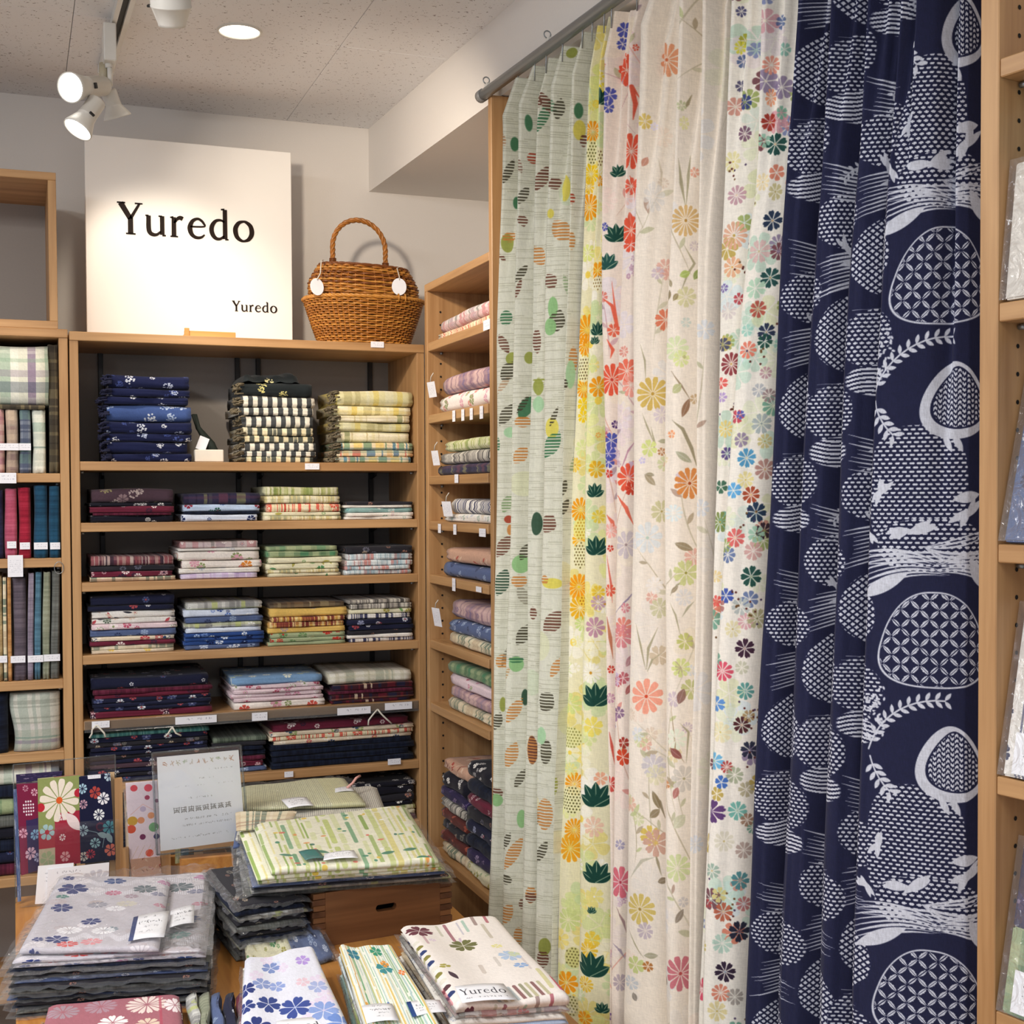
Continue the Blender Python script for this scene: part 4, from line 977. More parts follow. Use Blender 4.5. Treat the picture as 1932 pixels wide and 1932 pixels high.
for r_ in range(-4, 6):
    v0 = vb + r_ * REP
    if v0 > HT + .3 or v0 < -.35: continue
    # broad basket-weave shape below the drop
    q = mpx(*C7(1000, 860)); blob(T5, q[0], q[1] + r_ * REP, .062 * AS, .080, pat_weave(), 0, 2.9)
    q2 = mpx(*C7(1020, 1180)); blob(T5, q2[0] + .012, q2[1] + r_ * REP, .068 * AS, .034, pat_weave(.009, .0056), 0, 2.4)
    u_, v_ = mpx(*C7(900, 1130)); splash(T5, u_ + .012, v_ + r_ * REP + .008, .055, .3)
    u_, v_ = mpx(*C7(1130, 1230)); brush(T5, u_ - .02, v_ + r_ * REP + .01, .07, R(-18), 6, .012, .5)
    u_, v_ = mpx(*C7(790, 870)); splash(T5, u_, v_ + r_ * REP, .035, 1.2)
    u_, v_ = mpx(*C7(1290, 990)); splash(T5, u_, v_ + r_ * REP, .045, 1.0)
    u_, v_ = mpx(*C7(1285, 900)); T5.leaf(u_, v_ + r_ * REP, .035, .014, .2, WT)
    # leaf lattice drop
    u_, v_ = mpx(*C7(1060, 1660)); v_ = v_ + r_ * REP
    waves(T5, u_ - .10, u_ + .03, v_ + .066, 8, .0085, .018, .0030, conv=.85); waves(T5, u_ + .095, u_ + .0, v_ + .070, 7, .0075, .014, .0028, conv=.85)
    waves(T5, u_ - .09, u_ + .09, v_ + .088, 3, .006, .006, .0024, conv=.3)
    T5.leaf(u_ - .055, v_ + .055, .07, .018, R(28), WT); T5.leaf(u_ + .06, v_ + .070, .045, .018, R(-60), WT); splash(T5, u_ - .075, v_ + .118, .03, 2.4)
    blob(T5, u_ + .006, v_ - .012, .066 * AS, .060, pat_shippo(), .035, 2.6, .30)
    # drop with tails and the twig
    u_, v_ = mpx(*C7(1200, 330)); ball_bird(T5, u_ + .003, v_ + r_ * REP - .004, .72)
    u_, v_ = mpx(*C7(800, 330)); twig(T5, u_ - .012, v_ + r_ * REP + .004, .125, R(78), -1.35, 11, .012); twig(T5, u_ - .010, v_ + r_ * REP - .005, .05, R(-80), .6, 5, .014)
    for k in range(60):
        T5.disc(u_ + rb.uniform(-.03, .012), v_ + r_ * REP + rb.uniform(.02, .085), .0014, .0024, rb.random() * 3, WT)
T5.weave(.09, sx=.6, sy=1.0, seed=6)
TEXS = [T0, T1, T2, T3, T4, T5]
DESC = [('pale green curtain with striped oval leaves, next to the oak partition', 'sage striped leaf'),
        ('yellow curtain crowded with orange chrysanthemums and dark green leaves', 'yellow'),
        ('cream curtain with coral red flowers and violet hydrangeas', 'coral'),
        ('cream curtain with large pale daisies on long stems', 'daisy'),
        ('white curtain scattered with small bright blossoms, beside the navy one', 'blossom'),
        ('navy blue curtain with white line drawings of birds and lattices', 'navy')]
LINING = plain('curtain_lining', (.86, .85, .82), .9)
for ci, c in enumerate(CURT):
    o = obj('curtain', c['me'], cloth_mat('curtain_print_%d' % ci, TEXS[ci], sheen=.1, bump=.18))
    tag(o, DESC[ci][0], 'curtain', 'curtains on the steel rail')
    # hooks from the heading to the rail, one at every pleat
    i0, i1 = CUR[ci]
    for i in range(i0, i1):
        s0 = ridge_s(i, ZT); p = RP0 + rdir * s0 + rnor * .0
        pts = [p + Vector((0, 0, ZT - .03)), p + Vector((0, 0, ZT + .002)), p + Vector((0, 0, ZROD - .0125))]
        vf = tube([pts[0] + rnor * .001, pts[1], pts[2]], .0013, 6)
        h = obj('curtain_hook', mesh_vf(*vf), STEEL, o)
# rail
pa = RP0 + rdir * -.035; pb = RP0 + rdir * 1.75
rail = empty('curtain_rail', (pa.x, pa.y, ZROD), 0, 'grey steel curtain rail under the white beam', 'curtain rail')
dl = pb - pa
obj('tube', mesh_vf(*tube([(0, 0, 0), (dl.x, dl.y, 0)], .0115, 16)), STEEL, rail)
obj('end_cap', mesh_vf(*tube([(-rdir.x * .012, -rdir.y * .012, 0), (rdir.x * .004, rdir.y * .004, 0)], .0135, 16)), plain('cap_grey', (.5, .5, .5), .4), rail)
for s_ in (.02, .32, .75, 1.2):
    q = rdir * s_
    bm = bmesh.new(); add_box(bm, (q.x - .002, q.y - .008, .010), (xbeam(pa.y + q.y) - pa.x, q.y + .008, .020), .001)
    obj('bracket', bm, WHITE_METAL, rail)
    obj('ring', mesh_vf(*tube([Vector((q.x + .007 * math.cos(a), q.y, .026 + .007 * math.sin(a))) for a in [k * math.pi / 6 for k in range(12)]], .0014, 6, closed=True)), STEEL, rail)
# ------------------------------------------------------------------ small textile prints
FAB = {}; FDESC = {}
TS = .17
def fab(key, desc, kind, bg, cols=(), n=40, r=(.005, .0115), seed=None):
    sd = seed if seed is not None else sum(ord(c) * (i + 1) for i, c in enumerate(key)) % 9973
    rr = random.Random(sd); t = Tex(TS, TS, 1500, H(bg), wrap=True); cols = [H(c) for c in cols]
    if 'p' in kind:      # plaid
        x = 0
        while x < TS:
            wd = rr.choice((.004, .008, .014, .022)); c = rr.choice(cols)
            t.full(lambda X, Y, x=x, wd=wd: ((X > x) & (X < x + wd)).astype(float), c, .8); x += wd + rr.choice((.004, .010, .016))
        x = 0
        while x < TS:
            wd = rr.choice((.008, .014, .022)); c = rr.choice(cols)
            t.full(lambda X, Y, x=x, wd=wd: ((Y > x) & (Y < x + wd)).astype(float), c, .35); x += wd + rr.choice((.010, .016))
    if 's' in kind:      # stripes across the fold
        x = 0
        while x < TS:
            wd = rr.choice((.002, .003, .005, .008)); c = rr.choice(cols)
            t.full(lambda X, Y, x=x, wd=wd: ((X > x) & (X < x + wd)).astype(float), c, .85); x += wd + rr.choice((.002, .004, .007))
    if 'g' in kind:      # even check
        c = cols[0]; p = TS / 7
        t.full(lambda X, Y: (((X / p) % 1) < .5).astype(float), c, .92)
    if 'f' in kind:
        for k in range(n):
            c = rr.choice(cols); q = r[0] + rr.random() * (r[1] - r[0])
            t.flower(rr.random() * TS, rr.random() * TS, q, rr.choice((5, 6, 7, 8)), c, cc=rr.choice(cols) if rr.random() < .5 else None, inner=.25, fat=.45, notch=.1)
    if 'l' in kind:
        for k in range(n):
            c = rr.choice(cols); t.leaf(rr.random() * TS, rr.random() * TS, .016 + .01 * rr.random(), .007, rr.random() * 6, c, .9)
    if 'k' in kind:      # cloudy pompom blossoms
        for k in range(n):
            c = rr.choice(cols); u, v = rr.random() * TS, rr.random() * TS; q = r[0] + rr.random() * (r[1] - r[0])
            for j in range(26):
                a = rr.random() * 6.3; d = math.sqrt(rr.random()) * q; t.disc(u + math.cos(a) * d, v + math.sin(a) * d, q * .16, c=c, alpha=.9)
    if 'd' in kind:
        for k in range(n): t.disc(rr.random() * TS, rr.random() * TS, r[0] + rr.random() * (r[1] - r[0]), c=rr.choice(cols))
    t.weave(.07, seed=sd)
    FAB[key] = cloth_mat('cloth_' + key, t, sheen=.1, bump=.3); FDESC[key] = desc
W1, IV, NVY, MAR = '#e9e6de', '#e3d9bd', '#1c2142', '#5e2332'
fab('navyk', 'navy blossom print', 'k', '#1b2145', ['#dfe3ea', '#c8d2e8', '#4a5a9a', '#eef0f0'], 15, (.006, .013))
fab('bluek', 'mid blue blossom', 'k', '#43598f', ['#e6eaee', '#b8c8e0', '#eef0f0'], 7, (.010, .015))
fab('gblack', 'black and white checked', 'g', '#e9e3d2', ['#3c3f42'])
fab('gblackc', 'cream and grey checked', 'gp', '#eadfba', ['#4a4f4a', '#cfc8b0', '#e8d9b0'])
fab('blacky', 'black yellow-spotted', 'k', '#1e2426', ['#e3d88a', '#efe6a8'], 4, (.010, .014))
fab('ypl', 'pale yellow plaid', 'p', '#efe6b8', ['#a8a878', '#e8d070', '#f4efd4', '#c8bd8a'])
fab('ypl2', 'cream and olive plaid', 'p', '#ece3c4', ['#8f9468', '#e3d8a8', '#c9b98a', '#efe6cc'])
fab('rpl', 'pink and green plaid', 'p', '#ead9b8', ['#d8786a', '#6a8a72', '#e8c08a', '#5f7fa0'])
fab('opl', 'orange and blue plaid', 'p', '#ecd9b4', ['#e0907a', '#4f7f98', '#efd07a', '#7a9a78'])
fab('blkfl', 'black white-flowered', 'f', '#1b1b26', ['#dcd9d4', '#b9b6b4', '#efece4'], 22)
fab('wine', 'plain wine', 's', '#5a1f33', ['#6a2a40', '#4a1a2c'])
fab('marfl', 'maroon white-flowered', 'f', '#6a2438', ['#e3d8d4', '#c9a8ac', '#2f2438'], 24)
fab('dusk', 'dusky plum blossom', 'kf', '#4d3a44', ['#b9a9a4', '#8a7478', '#a09a6a'], 9, (.010, .016))
fab('bwfl', 'white blue-flowered', 'f', '#d3dcec', ['#3a559a', '#5a7ac0', '#26305a', '#eef2f8'], 24)
fab('lbfl', 'light blue floral', 'f', '#b9cce6', ['#2c4a8a', '#8a3040', '#eef2f8', '#2a5a4a'], 24)
fab('dplaid', 'dark plaid', 'p', '#33304a', ['#4a4a52', '#7a7a5a', '#26243a', '#5f3a4c'])
fab('grstr', 'leaf green striped', 'sp', '#a3a968', ['#d8d6b4', '#8a9a58', '#b9bd84', '#e3dfc4'])
fab('crstr', 'cream striped', 'sp', '#ddd3a4', ['#a8a888', '#e9e3c8', '#c9bb84'])
fab('redfl', 'cream red-flowered', 'fs', '#e6d7b4', ['#c03a30', '#d8594a', '#e9dfc4', '#c9bb94'], 16)
fab('tealf', 'teal and white floral', 'f', '#8fb3b0', ['#e9ece6', '#4f8f90', '#c9d8d4', '#e8b8a8'], 26)
fab('whitf', 'white sprigged', 'f', '#e6e2da', ['#c8a0a0', '#8fa89a', '#d8c8b0', '#a8b0c0'], 26, (.004, .009))
fab('darkf', 'charcoal floral', 'f', '#2b2a30', ['#8a8478', '#b9a890', '#6a6a7a', '#a87a6a'], 26, (.005, .010))
fab('maroon_s', 'maroon and cream striped', 'sp', '#5b3340', ['#c9b9b0', '#8a4a50', '#3a2c38', '#a88a84'])
fab('creamp', 'cream plaid', 'p', '#dfd3b4', ['#8a5a4a', '#6a7a6a', '#c9b494', '#e9dfc9'])
fab('lilac', 'lilac', 'p', '#c9b4d8', ['#e3dae9', '#b09ac4', '#d8cfe6'])
fab('oranf', 'white orange-flowered', 'f', '#ece4dc', ['#dd8a3a', '#c9564a', '#d8a0b0', '#8f9a6a'], 18, (.008, .016))
fab('pinkp', 'grey pink patchwork', 'pf', '#d8ccc8', ['#b09aa0', '#c98a8a', '#e9e3de', '#8a8a84'], 12)
fab('greenp', 'dull green patchwork', 'p', '#7d9470', ['#a8b48a', '#5f7d5a', '#c0c49a', '#4f8a64'])
fab('greenf', 'cream green-leafed', 'lf', '#e3dfc0', ['#6a9a5a', '#a8a04a', '#4f8a5a', '#cfc89a'], 14)
fab('palebl', 'pale blue striped', 'sp', '#b4c8cf', ['#e3e9ea', '#8fa8b4', '#d0dadd', '#c98a84'])
fab('navyf', 'navy floral', 'f', '#1d2038', ['#d8d9de', '#8a90ac', '#4a527a', '#a84a50'], 18)
fab('whred', 'white black-leafed', 'lf', '#e6e2dc', ['#2a2a34', '#b8404a', '#5a6a5a', '#d8c4b4'], 20)
fab('multi', 'multicoloured floral', 'f', '#ddcdb4', ['#b8404a', '#3a4a6a', '#8a9a5a', '#e3c05a', '#eae3d4'], 34, (.006, .012))
fab('slate', 'slate blue floral', 'f', '#55648a', ['#b9c4d8', '#2f3a5c', '#8fa0bc', '#d9dce0'], 28)
fab('royal', 'royal blue floral', 'f', '#2d4a86', ['#a8bfe0', '#16244e', '#6a86bc', '#dfe6ef'], 26)
fab('greyl', 'light grey patterned', 'fp', '#b4b4b0', ['#d6d6d0', '#8a8a88', '#b8c07a'], 14)
fab('yellf', 'golden yellow floral', 'f', '#e6c06a', ['#e9a04a', '#b4a0a4', '#f0dca0', '#c8603a'], 12)
fab('ochre', 'ochre and red striped', 'sp', '#d8a858', ['#7a3030', '#e8cf94', '#b98a40', '#8a4438'])
fab('brown', 'brown patchwork', 'p', '#5c4a38', ['#8a7a5a', '#3f342c', '#7a5f42', '#a89a7a'])
fab('sage', 'sage green red-flowered', 'f', '#a4b08a', ['#b8382e', '#e3dcc0', '#6a8a5a', '#cbbd84'], 18)
fab('grey_s', 'grey and cream striped', 's', '#8f8a84', ['#d9d4c6', '#4a4844', '#b9b3a6', '#e8e3d4'])
fab('navyst', 'white and navy striped', 'sf', '#dcd8d0', ['#26284a', '#4a4c6c', '#efece6'], 8)
fab('pinkf', 'pale pink floral', 'f', '#e3cdd2', ['#b8506a', '#8a9a6a', '#efe6e4', '#c98aa0'], 30, (.005, .011))
fab('skyf', 'sky blue daisy', 'f', '#7fa3c9', ['#e9ecdc', '#5a7fa8', '#cfd6a0', '#a8c0dc'], 14, (.008, .014))
fab('pastelp', 'ivory plaid', 'p', '#dcd8c4', ['#a8a898', '#c9c4a8', '#ece9dc', '#b4b8a4'])
fab('blkred', 'dark patchwork with cream blocks', 'p', '#3a1a24', ['#e3d3b4', '#6a1f2c', '#20243e', '#c9986a'])
fab('plnavy', 'plain dark navy', 's', '#141a2c', ['#1a2236', '#0f1422'])
fab('teals', 'teal striped', 's', '#4f8884', ['#6aa39a', '#3a6a6a', '#8fbab0'])
fab('greyv', 'greyish olive', 's', '#5f6a5c', ['#7a8574', '#4a5448'])
fab('vplaid', 'cream, green and navy checked', 'p', '#dcdccb', ['#7fa084', '#2c3850', '#8a7890', '#e9e9dc', '#a8bca8'])
fab('pinkw', 'pink and beige checked', 'p', '#c9a09c', ['#dfc4b0', '#a87a84', '#e3d3c4'])
fab('beigew', 'beige and mauve checked', 'p', '#ab9888', ['#8a7470', '#c4b09a', '#978a80'])
fab('navyw', 'grey and navy checked', 'p', '#5c6478', ['#39435a', '#9098a4', '#6f8a84'])
fab('creamw', 'cream and green checked', 'p', '#cfd3c4', ['#e6e6d8', '#7f9a8c', '#56706a', '#b4c0b4'])
fab('olivew', 'brown olive', 'p', '#4b4438', ['#6a6048', '#38332c', '#7f7458'])
fab('pink', 'rose pink', 's', '#b4546c', ['#bc6078', '#a84a62'])
fab('red', 'crimson', 's', '#9c2238', ['#a82c42', '#8a1c30'])
fab('teal', 'petrol blue', 's', '#1f4660', ['#24506c', '#1a3c54'])
fab('indigo', 'dark indigo', 's', '#252a4e', ['#2c325a', '#1e2242'])
fab('beige', 'beige linen', 's', '#c4ae86', ['#b8a078', '#d0bc96'])
fab('tan', 'tan orange', 's', '#b98652', ['#c49460', '#a87848'])
fab('greyp', 'grey purple linen', 's', '#5f5660', ['#6c626c', '#524a54'])
fab('lav', 'lavender grey linen', 's', '#8a8090', ['#988e9e', '#7c7282'])
fab('dusty', 'dusty blue linen', 's', '#4f7488', ['#5c8296', '#44667a'])
fab('greyg', 'grey green linen', 's', '#8d917c', ['#9a9e8a', '#7f8470'])
fab('greyc', 'grey linen', 's', '#6a6c68', ['#787a76', '#5c5e5a'])
fab('bigch', 'pastel checked', 'p', '#b4b4a8', ['#8f8492', '#d8d8cc', '#7f9488', '#cfc9c4'])
fab('peachr', 'peach red-leafed', 'l', '#c9a088', ['#b0463a', '#8a5a4a', '#dcc0a8'], 22)
fab('rosep', 'rose grey patchwork', 'pf', '#a0808a', ['#c4a4a0', '#6f5a74', '#d8b8b0', '#7a6a8a'], 10)
fab('purp', 'dark purple floral', 'f', '#30284a', ['#5a4a78', '#8a7a94', '#453a60'], 20)
fab('rust', 'dark rust', 'lf', '#5a2a26', ['#8a3a30', '#3a2024', '#a85a48'], 14)

# ------------------------------------------------------------------ folded cloths
FOLD_CACHE = {}
def folded(w, d, t, seed=0, layers=2, sag=.0):
    """cloth folded with its round edge toward -y; x centred, base z=0"""
    r = random.Random(seed); nx = 13
    prof = []
    rr_ = min(t * .5, .02)
    nb = 4
    for k in range(nb): prof.append((d - (d - rr_) * k / nb, 0))
    for k in range(9):
        a = -math.pi / 2 - math.pi * k / 8
        prof.append((rr_ + rr_ * math.cos(a) * 1.0, t / 2 + t / 2 * math.sin(-a) * -1 if False else t / 2 - t / 2 * math.cos(math.pi * k / 8)))
    for k in range(1, nb + 1): prof.append((rr_ + (d - rr_) * k / nb, t))
    prof.append((d + .004, t * .5))
    m = len(prof)
    L = [0]
    for k in range(m): 
        a, b = prof[k], prof[(k + 1) % m]; L.append(L[-1] + math.hypot(a[0] - b[0], a[1] - b[1]))
    p1, p2, p3 = r.random() * 6, r.random() * 6, r.random() * 6
    ou, ov = r.random(), r.random()
    vs = []; uv = []
    for i in range(nx):
        f = i / (nx - 1); x = (f - .5) * w
        for k in range(m + 1):
            y, z = prof[k % m]
            wob = .0022 * math.sin(f * 7 + p1) + .0012 * math.sin(f * 17 + p2)
            yy = y + wob + (.0012 * math.sin(k * 2.1 + p3 + f * 5))
            zz = z - (t * .05 * (1 + math.sin(f * 5 + p2 + y * 9))) * (z / max(t, 1e-4)) 
            if 4 < k < 12 and layers > 1:     # crease between the folded layers
                q = abs(z / t - .5)
                yy += .0028 * math.exp(-(q / .09) ** 2) * (t > .012)
            ex = 1 + (.006 * math.sin(k * 1.3 + p1)) * (abs(f - .5) > .49)
            vs.append((x * ex, yy, zz)); uv.append((x / TS + ou, L[k] / TS + ov))
    fs = []
    M = m + 1
    for i in range(nx - 1):
        for k in range(m):
            fs.append((i * M + k, i * M + k + 1, (i + 1) * M + k + 1, (i + 1) * M + k))
    # ends: the folded layers seen edge on
    for i in (0, nx - 1):
        c = len(vs); cx = vs[i * M][0]
        yc = sum(p[0] for p in prof) / m; vs.append((cx * .985, yc, t * .5)); uv.append((cx / TS + ou, .5 + ov))
        for k in range(m):
            a, b = i * M + k, i * M + k + 1
            fs.append((a, c, b) if i == 0 else (a, b, c))
    me = bpy.data.meshes.new('folded'); me.from_pydata(vs, [], fs)
    u = me.uv_layers.new(name='uv'); lv = [0] * len(me.loops); me.loops.foreach_get('vertex_index', lv)
    u.data.foreach_set('uv', np.array([uv[k] for k in lv], np.float32).ravel())
    smooth(me); 
    return me
ORD = ['', 'first', 'second', 'third', 'fourth', 'fifth', 'sixth', 'seventh', 'eighth', 'ninth', 'tenth', 'eleventh', 'twelfth', 'thirteenth', 'fourteenth', 'fifteenth', 'sixteenth']
def ordl(k, n):
    return 'topmost' if k == n - 1 else ('lowest' if k == 0 else (ORD[n - k] + ' from top'))
SEEDC = [100]
def stack(x0, x1, yf, zb, items, where, group, depth=.20, jit=.004, dry=0.0, scale=1.0):
    """items bottom to top: (height px in the enlarged crop, fabric)"""
    z = zb + .0006; cx = (x0 + x1) / 2; w = x1 - x0; n = len(items)
    outs = []
    for k, it in enumerate(items):
        hgt = it[0] * scale; fk = it[1]; SEEDC[0] += 1; s = SEEDC[0]; r = random.Random(s)
        ww = w * (it[2] if len(it) > 2 else r.uniform(.93, 1.0)); dd = min(depth, .215) * r.uniform(.95, 1.0)
        me = folded(ww, dd, hgt * .985, s)
        me.materials.append(FAB[fk])
        o = obj('folded_cloth', me); o.location = (cx + r.uniform(-jit, jit), yf + .006 + r.uniform(0, jit * 1.6), z)
        o.rotation_euler = (0, 0, R(r.uniform(-.9, .9)))
        tag(o, '%s cloth, %s of %s' % (FDESC[fk], ordl(k, n), where), 'folded cloth', group)
        z += hgt; outs.append(o)
    return outs
def px_x(px, py, Y=YF + .015): return on_y(px, py, Y).x
S_ = 1 / 2.76 / 778       # crop px -> m at the rear shelves
ZBs = ZB_BACK
def bstack(a, b, zi, items, where, g, depth=.20, yf=None, **kw):
    yf = yf if yf is not None else YF + .012
    z = ZBs[zi]; py = proj((.4, yf, z))[1]
    return stack(max(px_x(130 + a / 2.76, py, yf), XL + .029), min(px_x(130 + b / 2.76, py, yf), XR - .027), yf, z, [(i[0] * S_,) + tuple(i[1:]) for i in items], where, g, depth, **kw)
G1, G2, G3, G4, G5, G6, G7 = ['folded cloths on the %s shelf of the rear unit' % q for q in ('uppermost', 'second', 'third', 'fourth', 'fifth', 'sixth', 'seventh')]
bstack(195, 640, 1, [(45, 'navyk'), (60, 'navyk'), (42, 'navyk'), (60, 'navyk'), (88, 'bluek'), (40, 'navyk'), (42, 'navyk'), (70, 'navyk')], 'the navy blossom stack', G1, .24)
bstack(895, 1285, 1, [(30, 'gblackc'), (30, 'gblack'), (46, 'gblack'), (36, 'gblackc'), (44, 'gblackc'), (64, 'gblack'), (44, 'gblack'), (58, 'gblack'), (72, 'blacky')], 'the black check stack', G1, .24)
bstack(1395, 1800, 1, [(34, 'opl'), (36, 'rpl'), (42, 'opl'), (60, 'ypl2'), (50, 'ypl'), (38, 'ypl2'), (52, 'ypl'), (86, 'ypl')], 'the pale yellow plaid stack', G1, .24)
bstack(110, 550, 2, [(35, 'blkfl'), (13, 'wine'), (35, 'marfl'), (16, 'blkfl'), (76, 'dusk')], 'the plum-topped stack, second shelf', G2)
bstack(590, 1000, 2, [(37, 'bwfl'), (14, 'plnavy'), (38, 'lbfl'), (62, 'dplaid')], 'the short blue stack, second shelf', G2)
bstack(1015, 1425, 2, [(24, 'crstr'), (20, 'greenf'), (47, 'redfl'), (42, 'crstr'), (48, 'grstr')], 'the green-topped striped stack, second shelf', G2)
bstack(1445, 1825, 2, [(16, 'whitf'), (22, 'whitf'), (26, 'tealf'), (14, 'whitf'), (20, 'darkf')], 'the thin pale stack, second shelf', G2)
bstack(100, 550, 3, [(22, 'creamp'), (30, 'marfl'), (28, 'darkf'), (50, 'maroon_s')], 'the maroon stack, third shelf', G3)
bstack(580, 1003, 3, [(30, 'lilac'), (27, 'whitf'), (40, 'oranf'), (50, 'oranf'), (14, 'whitf'), (36, 'pinkp')], 'the pink and orange stack, third shelf', G3)
bstack(1035, 1420, 3, [(20, 'greenf'), (18, 'crstr'), (34, 'greenf'), (32, 'greenf'), (34, 'greenp'), (26, 'greenp')], 'the green stack, third shelf', G3)
bstack(1440, 1815, 3, [(26, 'palebl'), (22, 'palebl'), (32, 'palebl'), (36, 'palebl'), (40, 'darkf')], 'the ice-blue stack, third shelf', G3)
bstack(108, 562, 4, [(18, 'multi'), (22, 'creamp'), (24, 'marfl'), (22, 'multi'), (36, 'slate'), (30, 'pinkf'), (28, 'whred'), (38, 'whred'), (26, 'navyf'), (52, 'navyf')], 'the mixed floral stack, fourth shelf', G4)
bstack(600, 1015, 4, [(22, 'slate'), (20, 'royal'), (22, 'royal'), (22, 'royal'), (26, 'bwfl'), (26, 'greyl'), (32, 'slate'), (38, 'bwfl'), (40, 'greyl')], 'the blue floral stack, fourth shelf', G4)
bstack(1045, 1450, 4, [(18, 'sage'), (22, 'sage'), (26, 'sage'), (30, 'yellf'), (30, 'ochre'), (26, 'ochre'), (48, 'yellf'), (30, 'brown')], 'the golden stack, fourth shelf', G4)
bstack(1460, 1830, 4, [(20, 'navyst'), (20, 'whitf'), (22, 'darkf'), (30, 'navyf'), (34, 'navyf'), (28, 'navyst'), (26, 'greenf'), (30, 'grey_s'), (22, 'grey_s')], 'the striped stack, fourth shelf', G4)
bstack(110, 755, 5, [(36, 'marfl'), (20, 'navyf'), (22, 'navyf'), (22, 'navyf'), (22, 'marfl'), (24, 'wine'), (60, 'navyf')], 'the wide navy and maroon stack', G5, .25)
bstack(850, 1335, 5, [(40, 'oranf'), (22, 'pinkf'), (22, 'pinkf'), (22, 'pinkf'), (22, 'pinkf'), (48, 'skyf')], 'the pink stack under a blue one', G5, .25)
bstack(1365, 1800, 5, [(16, 'blkred'), (34, 'blkred'), (20, 'wine'), (34, 'blkred'), (68, 'pastelp')], 'the dark patchwork stack, fifth shelf', G5, .26)
bstack(75, 735, 6, [(26, 'navyf'), (20, 'darkf'), (24, 'navyf'), (24, 'dusk'), (24, 'navyf'), (20, 'darkf'), (26, 'navyf'), (20, 'navyf'), (22, 'darkf'), (28, 'navyf'), (20, 'teals')], 'the tall dark stack, sixth shelf', G6, .24)
bstack(745, 1030, 6, [(26, 'slate'), (34, 'marfl'), (26, 'wine'), (30, 'plnavy'), (24, 'plnavy'), (22, 'darkf'), (26, 'greyv')], 'the narrow stack beside the card holder', G6, .24)
bstack(1050, 1800, 6, [(34, 'plnavy'), (34, 'plnavy'), (32, 'plnavy'), (30, 'plnavy'), (22, 'multi'), (24, 'redfl'), (22, 'multi'), (44, 'marfl')], 'the wide plain navy stack', G6, .25)
bstack(1480, 1830, 7, [(30, 'wine'), (26, 'greenf'), (26, 'grstr'), (24, 'blkfl'), (40, 'darkf'), (46, 'blkfl'), (26, 'blkfl')], 'the dark stack above the wooden box', G7, .24)
bstack(900, 1460, 7, [(30, 'plnavy'), (30, 'navyf'), (30, 'darkf')], 'the low dark stack behind the mats', G7, .24)
bstack(120, 800, 7, [(34, 'plnavy'), (30, 'navyf'), (30, 'plnavy'), (30, 'navyf')], 'the low dark stack behind the card holder', G7, .24)

# fringed edges hanging at the side of the blankets
def fringe(px, z0, z1, mats, name_parent, seed):
    r = random.Random(seed); x = px_x(px, proj((.4, YF, z0))[1])
    for j, o in enumerate(name_parent):
        za = o.location.z; zb_ = za + max(v.co.z for v in o.data.vertices)
        v = VF()
        for q in range(16):
            yy = YF + .012 + r.random() * .05; x0 = o.location.x - max(vv.co.x for vv in o.data.vertices)
            zz = r.uniform(za + .004, zb_ - .002)
            pts = [(0 + x0 + .006, yy, zz)]
            for s in range(4): pts.append((x0 - .004 * (s + 1) * r.uniform(.5, 1.2), yy + r.uniform(-.006, .006), max(zz - .004 * s * r.random(), za + .003)))
            v.add(tube([Vector(p) - o.location for p in pts], .0022, 5))
        f = obj('fringe', v.me(), mats, o); f['kind'] = 'stuff'; f.rotation_euler = (0, 0, -o.rotation_euler.z)
allc = [o for o in col.objects if o.get('label') and 'stack' in str(o['label'])]
FR_OL = plain('fringe_taupe', (.42, .38, .30), .95); FR_NV = plain('fringe_navy', (.12, .13, .24), .95)
fringe(200, 0, 0, FR_NV, [o for o in allc if 'navy blossom stack' in o['label']], 1)
fringe(445, 0, 0, FR_OL, [o for o in allc if 'black check stack' in o['label']], 2)
fringe(610, 0, 0, FR_OL, [o for o in allc if 'yellow plaid stack' in o['label']], 3)

# dark scarf slumped on top of the black check stack
def draped(name, cx, cy, cz, w, d, h, mat, label, seed, group=None):
    r = np.random.RandomState(seed); nx, ny = 26, 18
    P = np.zeros((nx, ny, 3)); UV = np.zeros((nx, ny, 2))
    ph = r.rand(6) * 6
    for i in range(nx):
        for j in range(ny):
            u = i / (nx - 1); v = j / (ny - 1)
            edge = min(u, 1 - u, v, 1 - v) * 2
            z = h * (edge ** .35) * (.75 + .25 * math.sin(u * 5 + ph[0]) * math.sin(v * 4 + ph[1])) + .003 * math.sin(u * 23 + ph[2] + v * 7)
            P[i, j] = (cx + (u - .5) * w * (1 + .05 * math.sin(v * 6 + ph[3])), cy + (v) * d + .006 * math.sin(u * 9 + ph[4]), cz + max(z, .0))
            UV[i, j] = (u * w / TS, v * d / TS)
    me = mesh_grid(P, UV); o = obj(name, me, mat); tag(o, label, 'folded cloth', group); return o
tb = [o for o in allc if 'black check stack' in o['label'] and 'topmost' in o['label']][0]
ztb = tb.location.z + max(v.co.z for v in tb.data.vertices)
draped('folded_cloth', tb.location.x - .01, YF + .03, ztb + .0004, .15, .20, .045, FAB['blacky'], 'dark scarf with yellow blooms slumped over the black check stack', 4, G1)

